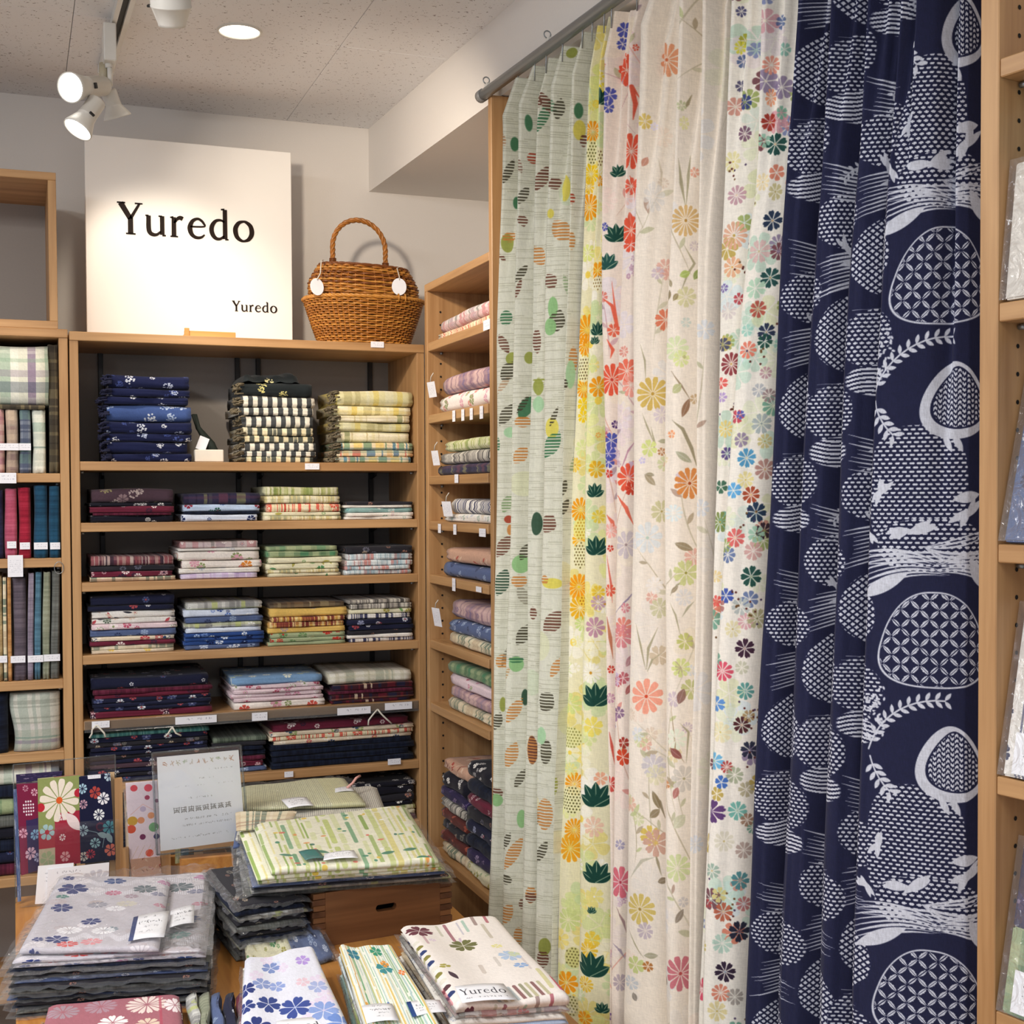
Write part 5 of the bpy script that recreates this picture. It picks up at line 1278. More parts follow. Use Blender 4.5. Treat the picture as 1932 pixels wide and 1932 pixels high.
# small dark tied sachet with a card between the navy and black check stacks
sx = px_x(396, 870); 
bt_ = empty('scarf_sachet', (sx, YF + .07, ZBs[1] + .001), 0, 'dark green tied sachet with white card between navy and check stacks', 'sachet', None)
vf = VF()
for k in range(7):
    a = k / 6
    pts = [Vector((.03 - .008 * a + .006 * math.sin(k), .01 * math.cos(k), .004)), Vector((.012 - .02 * a * .4, .006 * math.sin(k * 2), .045)), Vector((-.02, .004 * math.sin(k), .085)), Vector((-.034 + .003 * k * .5, .0, .118))]
    vf.add(tube(pts, .008, 8, rads=[.010, .009, .006, .003]))
obj('bundle', vf.me(), plain('sachet_green', (.10, .14, .11), .8), bt_)
obj('card', mesh_vf(*lathe([(0, 0), (.0005, 0)], 4)), PAPER, bt_) if False else None
bm = bmesh.new(); add_box(bm, (-.034, -.045, .0), (.035, -.020, .030), .002); obj('card', bm, plain('cream_card', (.93, .9, .84), .6), bt_)
bm = bmesh.new(); add_box(bm, (-.012, -.0, 0), (.012, .0012, .034), .0002); c_ = obj('tag', bm, PAPER, bt_); c_.location = (-.018, -.018, .030); c_.rotation_euler = (R(-8), R(22), 0)

# ------------------------------------------------------------------ price tags and card strips on the shelf edges
def print_card(wm, hm, seed, bg='#eeeef4', lines=2, c=(.35, .35, .42), band=None):
    t = Tex(wm, hm, 2600, H(bg))
    if band: t.full(lambda X, Y: (X < wm * .12).astype(float), H(band))
    for k in range(lines):
        tex_scribble(t, wm * .12, wm * .9, hm * (.78 - .62 * (k + .5) / lines), hm * .30 / lines, c, seed + k)
    return cloth_mat('card_print', t, rough=.5, sheen=0, bump=0, spec=.4)
CARD_A = print_card(.034, .016, 1); CARD_B = print_card(.09, .016, 5, lines=1); CARD_C = print_card(.03, .044, 9, lines=7, c=(.5, .5, .55))
def card_mesh(w, h, th=.0007, curl=0.0, n=5):
    P = np.zeros((n, 2, 3)); UV = np.zeros((n, 2, 2))
    for i in range(n):
        for j in range(2): P[i, j] = ((i / (n - 1) - .5) * w, -curl * ((i / (n - 1) - .5) * 2) ** 2, j * h); UV[i, j] = (i / (n - 1), j)
    me = mesh_grid(P, UV, sm=False)
    bm = bmesh.new(); bm.from_mesh(me); bmesh.ops.solidify(bm, geom=bm.faces[:], thickness=th); bmesh.ops.recalc_face_normals(bm, faces=bm.faces); bm.to_mesh(me); bm.free(); return me
def shelf_tag(px, py, w, h, mat, label, Y=YF - .0035, rz=0, tilt=0):
    p = on_y(px, py, Y - .0012)
    o = obj('price_tag', card_mesh(w, h), mat); o.location = (p.x, p.y, p.z - h / 2); o.rotation_euler = (R(tilt), 0, rz)
    tag(o, label, 'price tag', 'price tags on the shelf edges'); return o
shelf_tag(712, 650, .034, .015, CARD_A, 'white price tag on the top board below the wicker basket', Y=YF - .005)
shelf_tag(589, 880, .036, .015, CARD_A, 'white price tag on the shelf edge between check and yellow stacks')
shelf_tag(370, 1358, .098, .018, CARD_B, 'long white card on the fifth shelf rail, under the navy stack')
shelf_tag(490, 1352, .038, .020, CARD_A, 'white card on the fifth shelf rail under the pink stack')
shelf_tag(668, 1341, .086, .018, CARD_B, 'long white card on the fifth shelf rail beside the knotted ribbon')
shelf_tag(752, 1332, .072, .018, CARD_B, 'white card at the corner end of the fifth shelf rail')
shelf_tag(190, 1367, .040, .016, CARD_A, 'small white card at the post end of the fifth shelf rail')
shelf_tag(744, 1437, .034, .015, CARD_A, 'white tag on the sixth shelf edge under the plain navy stack')
shelf_tag(545, 1461, .022, .014, CARD_A, 'small white tag on the sixth shelf edge above the gingham mats')
# clear rail along the fifth shelf
rl = empty('card_rail', (XL + .022, YF - .0008, ZBs[5] - .021), 0, 'clear plastic card rail along the fifth shelf edge', 'card rail')
RAILM = film_mat('rail_plastic', (.80, .82, .84), gloss=.8, rough=.15, bump=.1)
obj('strip', box_me((0, -.0009, -.004), (XR - XL - .044, -.0003, .022), .0002), RAILM, rl)
obj('lip', box_me((0, -.004, -.005), (XR - XL - .044, -.0009, -.003), .0003), RAILM, rl)
# ribbons
def ribbon(px, py, seed, label, L=.04):
    r = random.Random(seed); p = on_y(px, py, YF - .006); v = VF()
    for sgn in (-1, 1):
        pts = [p + Vector((sgn * k * L * .28 * r.uniform(.6, 1.2), -.002 - .001 * k, -k * L * .32)) for k in range(4)]
        v.add(tube(pts, .0022, 6))
    o = obj('ribbon', v.me(), STRING); tag(o, label, 'ribbon', 'white ribbons tied to the rail'); return o
ribbon(712, 1338, 1, 'white ribbon knotted between the two long cards of the rail')
ribbon(182, 1368, 2, 'white ribbon dangling at the post end of the rail', .03)
ribbon(325, 1372, 3, 'white ribbon dangling beneath the navy and maroon stack', .022)

# ------------------------------------------------------------------ the far left unit
S4 = 1 / 2.272
def lx(px, py, Y=YF + .015): return on_y(px, py, Y).x
def standing(px0, px1, pyb, pyt, fk, label, yo=.015, lean=0, d=.22, group='upright cloths in the scarf unit', zb=None):
    x0, x1 = lx(px0, pyb, YF + yo), lx(px1, pyb, YF + yo); zt = on_y(px0, pyt, YF + yo).z
    zb = zb if zb is not None else on_y(px0, pyb, YF + yo).z
    SEEDC[0] += 1
    me = folded(zt - zb, d, (x1 - x0) * .97, SEEDC[0]); me.materials.append(FAB[fk])
    o = obj('standing_cloth', me); o.rotation_euler = (0, R(-90 + lean), 0); o.location = (x1 - .001, YF + yo, (zt + zb) / 2)
    tag(o, label, 'folded cloth', group); return o
zA, zB_, zC, zD = ZL[1] + .001, ZL[2] + .001, ZL[3] + .001, ZL[4] + .001
# big checked blanket lying over a row of upright cloths
x0, x1 = lx(-190, 755), lx(92, 755)
zq = on_y(40, 762, YF).z
me = folded(x1 - x0, .24, min(on_y(40, 640, YF).z, ZL[0] - .022) - zq, 501); me.materials.append(FAB['vplaid'])
for l in me.uv_layers['uv'].data: l.uv = (l.uv[0] * .8, l.uv[1] * .8)
o = obj('folded_blanket', me, loc=((x0 + x1) / 2, YF + .012, zq)); tag(o, 'thick cream, green and navy checked blanket lying on upright cloths', 'blanket')
me = folded(x1 - x0 - .01, .24, .011, 502); me.materials.append(FAB['olivew'])
o = obj('folded_blanket', me, loc=((x0 + x1) / 2 - .004, YF + .012, zq - .0115)); tag(o, 'thin dark olive blanket beneath the thick checked blanket', 'blanket')
zr = zq - .0125
for a, b, fk, lb in ((-60, -24, 'creamw', 'cream and green checked cloth standing outermost under the blanket'), (-23, 10, 'pinkw', 'pink and beige checked cloth standing under the thick blanket'), (11, 36, 'beigew', 'beige and mauve checked cloth standing under the thick blanket'), (37, 60, 'navyw', 'grey and navy checked cloth standing under the thick blanket'), (61, 88, 'creamw', 'cream and green checked cloth standing next to the brown roll')):
    x0, x1 = lx(a, 885), lx(b, 885); me = folded(zr - zA, .22, (x1 - x0) * .97, 510 + a); me.materials.append(FAB[fk])
    o = obj('standing_cloth', me); o.rotation_euler = (0, R(-90), 0); o.location = (x1 - .001, YF + .015, (zr + zA) / 2); tag(o, lb, 'folded cloth', 'upright cloths in the scarf unit')
standing(93, 113, 885, 650, 'olivew', 'tall brown olive cloth standing against the post', .02, zb=zA)
standing(-30, 8, 1050, 925, 'indigo', 'dark indigo scarf standing next to the rose pink one', zb=zB_)
standing(9, 34, 1050, 922, 'pink', 'rose pink scarf standing next to the crimson one', zb=zB_)
standing(35, 60, 1050, 920, 'red', 'crimson scarf standing next to the rose pink one', zb=zB_)
standing(64, 92, 1050, 916, 'teal', 'petrol blue scarf standing next to the crimson one', zb=zB_)
standing(93, 115, 1050, 917, 'teal', 'petrol blue scarf standing against the post', zb=zB_)
for a, b, fk, lb, t_ in ((-36, 7, 'beige', 'beige linen cloth standing next to the tan one', 1088), (8, 15, 'creamp', 'thin cream plaid cloth between beige and tan ones', 1090), (16, 24, 'tan', 'narrow tan orange cloth standing beside the grey purple one', 1090), (25, 52, 'greyp', 'grey purple linen cloth standing beside the narrow tan one', 1092), (54, 66, 'lav', 'lavender grey linen cloth standing before the dusty blue one', 1082), (67, 80, 'dusty', 'dusty blue linen cloth standing between lavender and grey green', 1080), (82, 97, 'greyg', 'grey green linen cloth standing beside the dusty blue one', 1080), (98, 115, 'greyc', 'grey linen cloth standing against the post', 1078)):
    standing(a, b, 1278, t_, fk, lb, zb=zC, lean=(1.2 if a > 50 else 0), d=.2)
standing(-60, 17, 1418, 1312, 'plnavy', 'dark navy cloth standing beside the pastel checked blanket', zb=zD)
x0, x1 = lx(19, 1418), lx(115, 1418)
me = folded(on_y(60, 1310, YF).z - zD, .22, (x1 - x0), 560); me.materials.append(FAB['bigch'])
o = obj('standing_blanket', me); o.rotation_euler = (0, R(-90), 0); o.location = (x1, YF + .02, (on_y(60, 1310, YF).z + zD) / 2); tag(o, 'wide pastel checked blanket standing against the post', 'blanket')
stack(lx(-100, 1690), lx(118, 1690), YF + .01, ZL[5], [(.03, 'wine'), (.026, 'navyf'), (.03, 'plnavy'), (.026, 'blkfl'), (.03, 'greyc'), (.04, 'greenp'), (.028, 'plnavy'), (.04, 'vplaid')], 'the pile behind the clear panel', 'piled cloths low in the scarf unit', .24)
k = 0
for px, py, w_, lab in ((4, 843, .018, 'pink checked'), (24, 843, .028, 'beige checked'), (47, 843, .026, 'navy checked'), (22, 1028, .02, 'rose pink'), (47, 1030, .022, 'crimson'), (77, 1030, .030, 'nearer petrol blue'), (104, 1030, .022, 'farther petrol blue'), (3, 1244, .024, 'beige'), (34, 1244, .032, 'grey purple'), (67, 1243, .034, 'dusty blue'), (98, 1241, .036, 'grey green')):
    p = on_y(px, py, YF + .010)
    o = obj('price_tag', card_mesh(w_, .016), CARD_A); o.location = (p.x, YF + .0105, p.z - .008); tag(o, 'white tag pinned to the front of the %s cloth' % lab, 'price tag', 'tags pinned to upright cloths'); k += 1
shelf_tag(14, 902, .038, .024, CARD_A, 'white card hanging on the shelf edge above the scarves')
shelf_tag(29, 1068, .033, .050, CARD_C, 'tall white swing card hanging on the shelf edge below the scarves')
lp = on_y(111, 1060, YF - .004)
o = obj('wire_loop', mesh_vf(*tube([lp + Vector((.010 * math.sin(a) , 0, -.014 + .014 * math.cos(a))) for a in [k * math.pi / 8 for k in range(16)]], .0009, 6, closed=True)), STEEL); tag(o, 'thin wire loop hanging from the scarf shelf edge', 'wire loop')

# ------------------------------------------------------------------ side unit cloths (long folds seen obliquely)
def side_stack(zi, items, where, ya=3.03, yb=2.66, group='cloths in the narrow side unit', xf=None):
    xf = xf if xf is not None else XS + .012
    z = ZS[zi] + .0008; n = len(items)
    for k, it in enumerate(items):
        hgt, fk = it[0], it[1]; a = it[2] if len(it) > 2 else ya; b = it[3] if len(it) > 3 else yb
        SEEDC[0] += 1; r = random.Random(SEEDC[0])
        me = folded(a - b, .21, hgt * .98, SEEDC[0]); me.materials.append(FAB[fk])
        o = obj('folded_cloth', me); o.rotation_euler = (0, 0, R(-90 + r.uniform(-1, 1))); o.location = (xf + r.uniform(0, .004), (a + b) / 2, z)
        tag(o, '%s cloth, %s of %s' % (FDESC[fk], ordl(k, n), where), 'folded cloth', group)
        z += hgt
    return z
side_stack(0, [(.017, 'redfl', 3.03), (.036, 'pinkp', 3.035)], 'two under the unit top', 3.03)
side_stack(1, [(.044, 'oranf', 3.03), (.046, 'rosep', 3.01)], 'two above four hanging tags')
side_stack(2, [(.026, 'dplaid', 3.05), (.030, 'grey_s', 3.02), (.028, 'grstr', 2.98)], 'three with a cream tag')
side_stack(3, [(.020, 'whitf', 3.0), (.036, 'navyst', 2.94)], 'two with a white card')
side_stack(4, [(.036, 'slate', 3.0), (.038, 'peachr', 2.99)], 'two on the fifth side shelf')
side_stack(5, [(.030, 'creamp', 2.98), (.034, 'slate', 2.96), (.046, 'rosep', 2.96)], 'three on the sixth side shelf')
side_stack(6, [(.028, 'creamp', 2.98), (.030, 'rosep', 2.97), (.030, 'pinkf', 2.97), (.030, 'greenp', 2.98)], 'four on the seventh side shelf')
# the deep pile at the bottom
zz = side_stack(7, [(.030, 'creamp', 3.04, 2.86), (.028, 'rust', 3.04, 2.86), (.026, 'darkf', 3.04, 2.86), (.028, 'rust', 3.05, 2.86), (.026, 'grey_s', 3.05, 2.86), (.028, 'purp', 3.05, 2.86), (.040, 'blkfl', 3.03, 2.86), (.030, 'peachr', 3.03, 2.86)], 'the low back pile')
side_stack(7, [(.030, 'greenf', 2.85, 2.66), (.034, 'purp', 2.85, 2.66), (.032, 'plnavy', 2.85, 2.66), (.032, 'navyf', 2.85, 2.66), (.032, 'darkf', 2.85, 2.66), (.030, 'marfl', 2.85, 2.66), (.034, 'plnavy', 2.85, 2.66), (.040, 'blkfl', 2.85, 2.66)], 'the low near pile')
SIDE_TAGS = [(918, 613, .026, .022, 'under the two cloths of the top shelf'), (856, 785, .012, .026, 'first of four beneath the rose cloths'), (873, 783, .012, .026, 'second of four beneath the rose cloths'), (889, 781, .012, .026, 'third of four beneath the rose cloths'), (908, 778, .013, .028, 'last of four beneath the rose cloths'), (861, 903, .016, .020, 'alone beneath the three striped cloths'), (829, 997, .013, .022, 'nearest the corner under the fourth shelf'), (858, 999, .013, .024, 'in the middle of the fourth shelf edge'), (910, 1005, .026, .018, 'wide one at the curtain end, fourth shelf'), (856, 1103, .014, .030, 'hanging folded under the fifth shelf'), (903, 1112, .022, .012, 'small one at the curtain end, fifth shelf')]
for px, py, w_, h_, lb in SIDE_TAGS:
    p = on_x(px, py, XS - .001); o = obj('price_tag', card_mesh(w_ * 1.6, h_), CARD_A); o.location = (XS - .0012, p.y, p.z - h_ / 2); o.rotation_euler = (0, 0, R(-90)); tag(o, 'white side-unit tag, ' + lb, 'price tag', 'tags on the side unit')
for px, py, w_, h_, rot, lb in ((819, 735, .030, .038, 8, 'cream swing tag tied to the rose patchwork roll'), (826, 864, .026, .036, 28, 'cream swing tag leaning over three striped cloths'), (848, 960, .034, .036, 8, 'white card clipped on the navy striped cloth'), (829, 1164, .030, .046, 14, 'white swing tag tied to the sixth shelf pile')):
    q = on_x(px, py, XS + .004); o = obj('swing_tag', card_mesh(w_ * 1.4, h_), CARD_C); o.location = (XS + .001, q.y, q.z - h_ / 2); o.rotation_euler = (R(10), R(0), R(-82)); tag(o, lb, 'swing tag')
    s_ = obj('string', mesh_vf(*tube([(0, 0, h_), (.004, .002, h_ + .012), (.016, .004, h_ + .020)], .0012, 5)), STRING, o)
# ------------------------------------------------------------------ table
ZTB = .70
TBX0, TBX1, TBY0, TBY1 = on_z(34, 1697, ZTB).x - .005, .79, .95, on_z(36, 1692, ZTB).y
tbl = empty('display_table', ((TBX0 + TBX1) / 2, (TBY0 + TBY1) / 2, 0), 0, 'low oak display table piled with packed place mats', 'table')
hx, hy = (TBX1 - TBX0) / 2, (TBY1 - TBY0) / 2
WTAB = wood('oak_table', hexc('#cf9550'), hexc('#b0743a'), 1, .38)
obj('table_top', box_me((-hx, -hy, ZTB - .028), (hx, hy, ZTB), .002), WTAB, tbl)
for sx in (-1, 1):
    for sy in (-1, 1):
        obj('leg', box_me((sx * (hx - .03) - .025, sy * (hy - .03) - .025, 0), (sx * (hx - .03) + .025, sy * (hy - .03) + .025, ZTB - .028), .002), WZ, tbl)
    obj('apron', box_me((sx * (hx - .03) - .009, -hy + .06, ZTB - .09), (sx * (hx - .03) + .009, hy - .06, ZTB - .028), .001), WY, tbl)

def quad_mat(name, C, t, seed, wave=.004, rnd=None, nx=22, ny=18, uvr=None, front=True, edge_uv=.06, sagx=0.0):
    """soft slab over the quad C = [TL, TR, BR, BL] (world, lower face z from the points); rounded front fold"""
    r = random.Random(seed); TL, TR, BR, BL = [Vector(c) for c in C]
    ph = [r.random() * 6.28 for _ in range(6)]
    q = []   # (v along depth 0 front..1 back, z frac, push-out)
    for k in range(ny + 1): q.append((1 - k / ny, 1.0, 0, 1 - k / ny))
    for k in range(1, 8):
        a = math.pi * k / 8; q.append((0.0, .5 + .5 * math.cos(a), math.sin(a), -edge_uv * k / 8))
    for k in range(0, 4): q.append((k / 3, 0.0, 0, -edge_uv - k / 3))
    vs = []; uvs = []
    fdir = ((BL - TL) + (BR - TR)).normalized()
    for i in range(nx):
        u = i / (nx - 1)
        a = BL.lerp(BR, u); b = TL.lerp(TR, u)
        for v, zf, po, vv in q:
            p = a.lerp(b, v)
            wv = wave * (math.sin(u * 5.2 + ph[0] + v * 1.5) + .5 * math.sin(v * 6 + ph[1] + u * 3) + .3 * math.sin(u * 13 + ph[2])) 
            side = min(u, 1 - u) * 14; sd = min(1, side) ** .5 if side < 1 else 1
            z = p.z + zf * t * (.45 + .55 * sd) + wv * zf + (wave * .8 if zf else 0) + sagx * (4 * (u - .5) ** 2) * zf
            p2 = p + fdir * (po * t * .5) + fdir * (.0015 * math.sin(u * 9 + ph[3])) * (v < .5)
            vs.append((p2.x, p2.y, max(z, p.z))); uvs.append((u, vv))
    M = len(q); fs = []
    for i in range(nx - 1):
        for k in range(M - 1): fs.append((i * M + k, (i + 1) * M + k, (i + 1) * M + k + 1, i * M + k + 1))
    for i in (0, nx - 1):
        c = len(vs); p = Vector(vs[i * M + ny // 2]); vs.append((p.x, p.y, (p.z + vs[i * M + M - 2][2]) / 2)); uvs.append((float(i > 0), .5))
        for k in range(M - 1): fs.append((i * M + k, i * M + k + 1, c) if i == 0 else (i * M + k + 1, i * M + k, c))
    me = bpy.data.meshes.new(name); me.from_pydata(vs, [], fs)
    u = me.uv_layers.new(name='uv'); lv = [0] * len(me.loops); me.loops.foreach_get('vertex_index', lv)
    ua = np.array([uvs[k] for k in lv], np.float32)
    if uvr: ua[:, 0] = uvr[0] + ua[:, 0] * (uvr[2] - uvr[0]); ua[:, 1] = uvr[1] + ua[:, 1] * (uvr[3] - uvr[1])
    u.data.foreach_set('uv', ua.ravel()); smooth(me); return me

_SM = {}
def smooth_noise(r, nx, ny):
    n = r.rand(nx, ny); n = (n + np.roll(n, 1, 0) + np.roll(n, 1, 1) + np.roll(np.roll(n, 1, 0), 1, 1)) / 4
    return (n - .5) * 1.9
def sleeve(C, t, seed, grow=.018, lift=.0045, drop=.9, amp=.0035, inner=False):
    """crumpled clear film over the top and down the sides of a packet"""
    TL, TR, BR, BL = [Vector(c) for c in C]; r = np.random.RandomState(seed)
    cx = (TL + TR + BR + BL) / 4
    def gr(p, g): d = p - cx; d.z = 0; return p + d.normalized() * g
    nx, ny = 30, 24
    G = [gr(p, grow) for p in (TL, TR, BR, BL)]
    P = np.zeros((nx, ny, 3)); ph = r.rand(12) * 6.28
    nz = smooth_noise(r, nx, ny)
    for i in range(nx):
        for j in range(ny):
            u = i / (nx - 1); v = j / (ny - 1)
            a = G[3].lerp(G[2], u); b = G[0].lerp(G[1], u); p = a.lerp(b, v)
            e = min(u, 1 - u, v, 1 - v)
            dr = max(0, 1 - e / .07)
            z = p.z + t + lift + amp * (math.sin(u * 21 + ph[0] + v * 9) * math.sin(v * 17 + ph[1]) + .6 * math.sin(u * 47 + v * 31 + ph[2])) * .5 + amp * 1.2 * nz[i, j] * (1.0 if e < .12 else .25) + .002
            z -= dr * t * drop * (1 if e < .07 else 0)
            if inner: z = (p.z + t * .86) if e >= .07 else p.z + t * (.9 - .7 * (1 - e / .07)) + amp * 1.6 * (nz[i, j] + .1) * (1 - e / .07)
            P[i, j] = (p.x + amp * 1.0 * nz[j % nx, i % ny] * (e < .1), p.y, max(z, p.z + .0003))
    return mesh_grid(P, None, 'film', sm=False)

def qpx(z, TL, TR, BR, BL): return [on_z(TL[0], TL[1], z), on_z(TR[0], TR[1], z), on_z(BR[0], BR[1], z), on_z(BL[0], BL[1], z)]
def setz(C, z): return [Vector((c.x, c.y, z)) for c in C]
def jitq(C, s, r):
    d = Vector((r.uniform(-s, s), r.uniform(-s, s), 0)); a = r.uniform(-.02, .02); c0 = sum(C, Vector()) / 4
    out = []
    for c in C:
        v = c - c0; out.append(c0 + Vector((v.x * math.cos(a) - v.y * math.sin(a), v.x * math.sin(a) + v.y * math.cos(a), v.z)) + d)
    return out
def packed(name, C, t, mat, label, group, seed, film=True, **kw):
    me = quad_mat(name, C, t, seed, **kw); o = obj(name, me, mat); tag(o, label, 'packed cloth' if film else 'folded cloth', group)
    if film: obj('clear_sleeve', sleeve(C, t, seed), FILM, o)
    return o

def mat_print(key, w_, h_, bg, fn, ppm=1400, weave=.05):
    t = Tex(w_, h_, ppm, H(bg)); fn(t); t.weave(weave, seed=len(key)); return cloth_mat('print_' + key, t, sheen=.1, bump=.25)
def px6(T, items, w_, h_):
    for u, v, r, n, c, cc, asp in items: T.flower(u * w_, v * h_, r * 1.12, n, H(c), cc=H(cc) if cc else None, fat=.35, notch=.1, asp=asp)
# --- grey mats with navy blossoms and white comb bands
def f_grey(t):
    w_, h_ = t.wm, t.hm; rr = random.Random(4)
    for v, a, b in ((.93, .0, 1), (.78, .0, 1), (.15, .2, 1)):
        for k in range(70):
            x = w_ * (a + (b - a) * k / 70); t.line([(x, v * h_ + .012 * math.sin(k * .4)), (x + .002, v * h_ - .026 + .012 * math.sin(k * .4))], .0018, H('#e6e6ee'), .8)
    for k in range(12): t.flower(rr.random() * w_, rr.random() * h_, rr.uniform(.012, .020), 14, H(rr.choice(['#e9e6ea', '#dcd8dc', '#b9adb0'])), asp=1.6, alpha=.9)
    t.disc(w_ * .42, h_ * .60, .018, .010, 0, H('#b3a6a4'), .8)
    NB = '#28356e'
    px6(t, [(.18, .80, .030, 5, NB, None, 1.2), (.16, .52, .022, 6, NB, None, 1.1), (.52, .92, .018, 6, '#2f4a80', None, 1.5), (.44, .33, .017, 6, NB, None, 1.3), (.24, .10, .018, 6, NB, None, 1.4), (.10, .09, .010, 5, NB, None, 1.2), (.10, .96, .012, 5, NB, None, 1.2), (.54, .73, .014, 10, '#b9607c', '#d898a8', 1.4), (.80, .80, .024, 8, '#5c6a70', '#8a9494', 1.2), (.92, .72, .012, 6, '#7a7c94', None, 1.4), (.88, .36, .018, 7, '#3a4c84', None, 1.3), (.84, .18, .016, 8, '#5a9490', None, 1.3), (.70, .68, .012, 8, '#9a8490', None, 1.4), (.60, .50, .014, 12, '#e6e6ea', None, 1.6), (.44, .56, .016, 12, '#8c8c98', '#ffffff', 1.5), (.68, .57, .016, 10, '#c9c4b4', None, 1.5), (.33, .04, .014, 8, '#c9504e', None, 1.6), (.5, .06, .016, 8, '#d88e94', None, 1.4), (.62, .22, .012, 7, '#7a8a94', None, 1.2), (.12, .68, .010, 5, '#3f7a70', None, 1.6), (.97, .93, .014, 6, '#b880a4', None, 1.6), (.95, .55, .010, 6, '#b8788a', None, 1.4), (.3, .22, .018, 14, '#ececf0', None, 1.5), (.56, .2, .018, 14, '#ececf0', None, 1.4)], w_, h_)
M_GREY = mat_print('grey', .30, .42, '#bdb9c0', f_grey)
def f_green(t):
    w_, h_ = t.wm, t.hm; rr = random.Random(8); x = .004
    while x < w_:
        wd = rr.choice((.004, .006, .009, .012)); c = H(rr.choice(['#a9bd58', '#c3cf7a', '#8fae4e', '#e3d98a', '#5f9a6a', '#d9dfa8']))
        y = 0
        while y < h_:
            L = rr.uniform(.03, .14); t.line([(x, y), (x + rr.uniform(-.001, .001), y + L)], wd, c, rr.uniform(.6, .95)); y += L + rr.uniform(.004, .04)
        x += wd + rr.choice((.004, .008, .012))
    for k in range(34): t.disc(rr.random() * w_, rr.random() * h_, rr.uniform(.003, .007), rr.uniform(.003, .006), 0, H(rr.choice(['#2f6f5a', '#e89a4e', '#e0705a', '#6a3f5f', '#e9c84a', '#3f8a6a', '#ffffff'])), .9)
    for k in range(6): t.leaf(rr.random() * w_, rr.random() * h_ * .35, .03, .012, rr.random() * 3, H('#2f7a5f'), .9)
M_GREEN = mat_print('greenstripe', .34, .26, '#f0eed8', f_green)
def f_ging(t):
    t.full(lambda X, Y: (((X / .0042) % 1) < .55).astype(float), H('#85827c'), .75)
    t.full(lambda X, Y: (((Y / .009) % 1) < .35).astype(float), H('#e3dfd2'), .55)
M_GING = mat_print('gingham', .30, .22, '#d9d5c8', f_ging)
def f_ging2(t):
    t.full(lambda X, Y: (((Y / .0052) % 1) < .5).astype(float), H('#d6dab4'), .7); t.full(lambda X, Y: (((X / .0048) % 1) < .4).astype(float), H('#8a8a78'), .55)
    t.full(lambda X, Y: (X > .22).astype(float), H('#d9d49a'), .35)
M_GING2 = mat_print('limecheck', .30, .22, '#d5d2ae', f_ging2)
def f_blue(t):
    w_, h_ = t.wm, t.hm; rr = random.Random(2)
    for k in range(26): t.flower(rr.random() * w_, rr.random() * h_, rr.uniform(.012, .02), 5, H(rr.choice(['#dfe0ee', '#cdd6f0', '#efe6da', '#e3d6ec'])), alpha=.8)
    px6(t, [(.35, .86, .016, 5, '#7f93c9', None, 1.3), (.78, .86, .013, 5, '#b69ae0', None, 1.3), (.22, .66, .016, 5, '#8a9ccf', None, 1.2), (.40, .63, .014, 5, '#93a6dc', None, 1.2), (.28, .44, .020, 5, '#2f4286', None, 1.1), (.55, .38, .024, 6, '#3b4f98', None, 1.2), (.14, .20, .027, 6, '#26367a', None, 1.1), (.46, .13, .018, 6, '#2b3c80', None, 1.2), (.03, .60, .018, 5, '#26367a', None, 1.1), (.04, .42, .015, 5, '#2b3c80', None, 1.2), (.85, .55, .016, 5, '#a9b6e0', None, 1.2), (.82, .3, .022, 6, '#8ba4dc', None, 1.2), (.7, .62, .012, 5, '#e6c9d6', None, 1.2), (.95, .16, .024, 5, '#6f8fd0', None, 1.2)], w_, h_)
M_BLUE = mat_print('bluefl', .19, .27, '#e4e6f2', f_blue)
def f_yg(t):
    w_, h_ = t.wm, t.hm; rr = random.Random(12); x = .003
    while x < w_:
        wd = rr.choice((.002, .003, .005)); c = H(rr.choice(['#b4bd7a', '#6fae7f', '#e3c060', '#8fb48a', '#c9c9a4', '#a8c4c4', '#d9a04a']))
        y = 0
        while y < h_:
            L = rr.uniform(.05, .2); t.line([(x, y), (x + rr.uniform(-.003, .003), y + L)], wd, c, .85); y += L + rr.uniform(.0, .02)
        x += wd + rr.choice((.002, .004, .006))
    px6(t, [(.2, .9, .016, 4, '#2f7f94', None, 1.2), (.62, .92, .014, 5, '#3a9474', None, 1.3), (.62, .72, .016, 4, '#3f8f94', None, 1.4), (.66, .77, .010, 4, '#e89a3e', None, 1.2), (.86, .66, .008, 4, '#e8803e', None, 1.2)], w_, h_)
    for u, v in ((.12, .35), (.22, .3), (.44, .36), (.6, .1), (.8, .12), (.3, .15)): t.disc(u * w_, v * h_, .005, .010, 0, H(rr.choice(['#e3a03a', '#4f9a6a', '#4a6aa8', '#b04a4a'])), .9)
M_YG = mat_print('yellowgreen', .19, .27, '#eef0e4', f_yg)
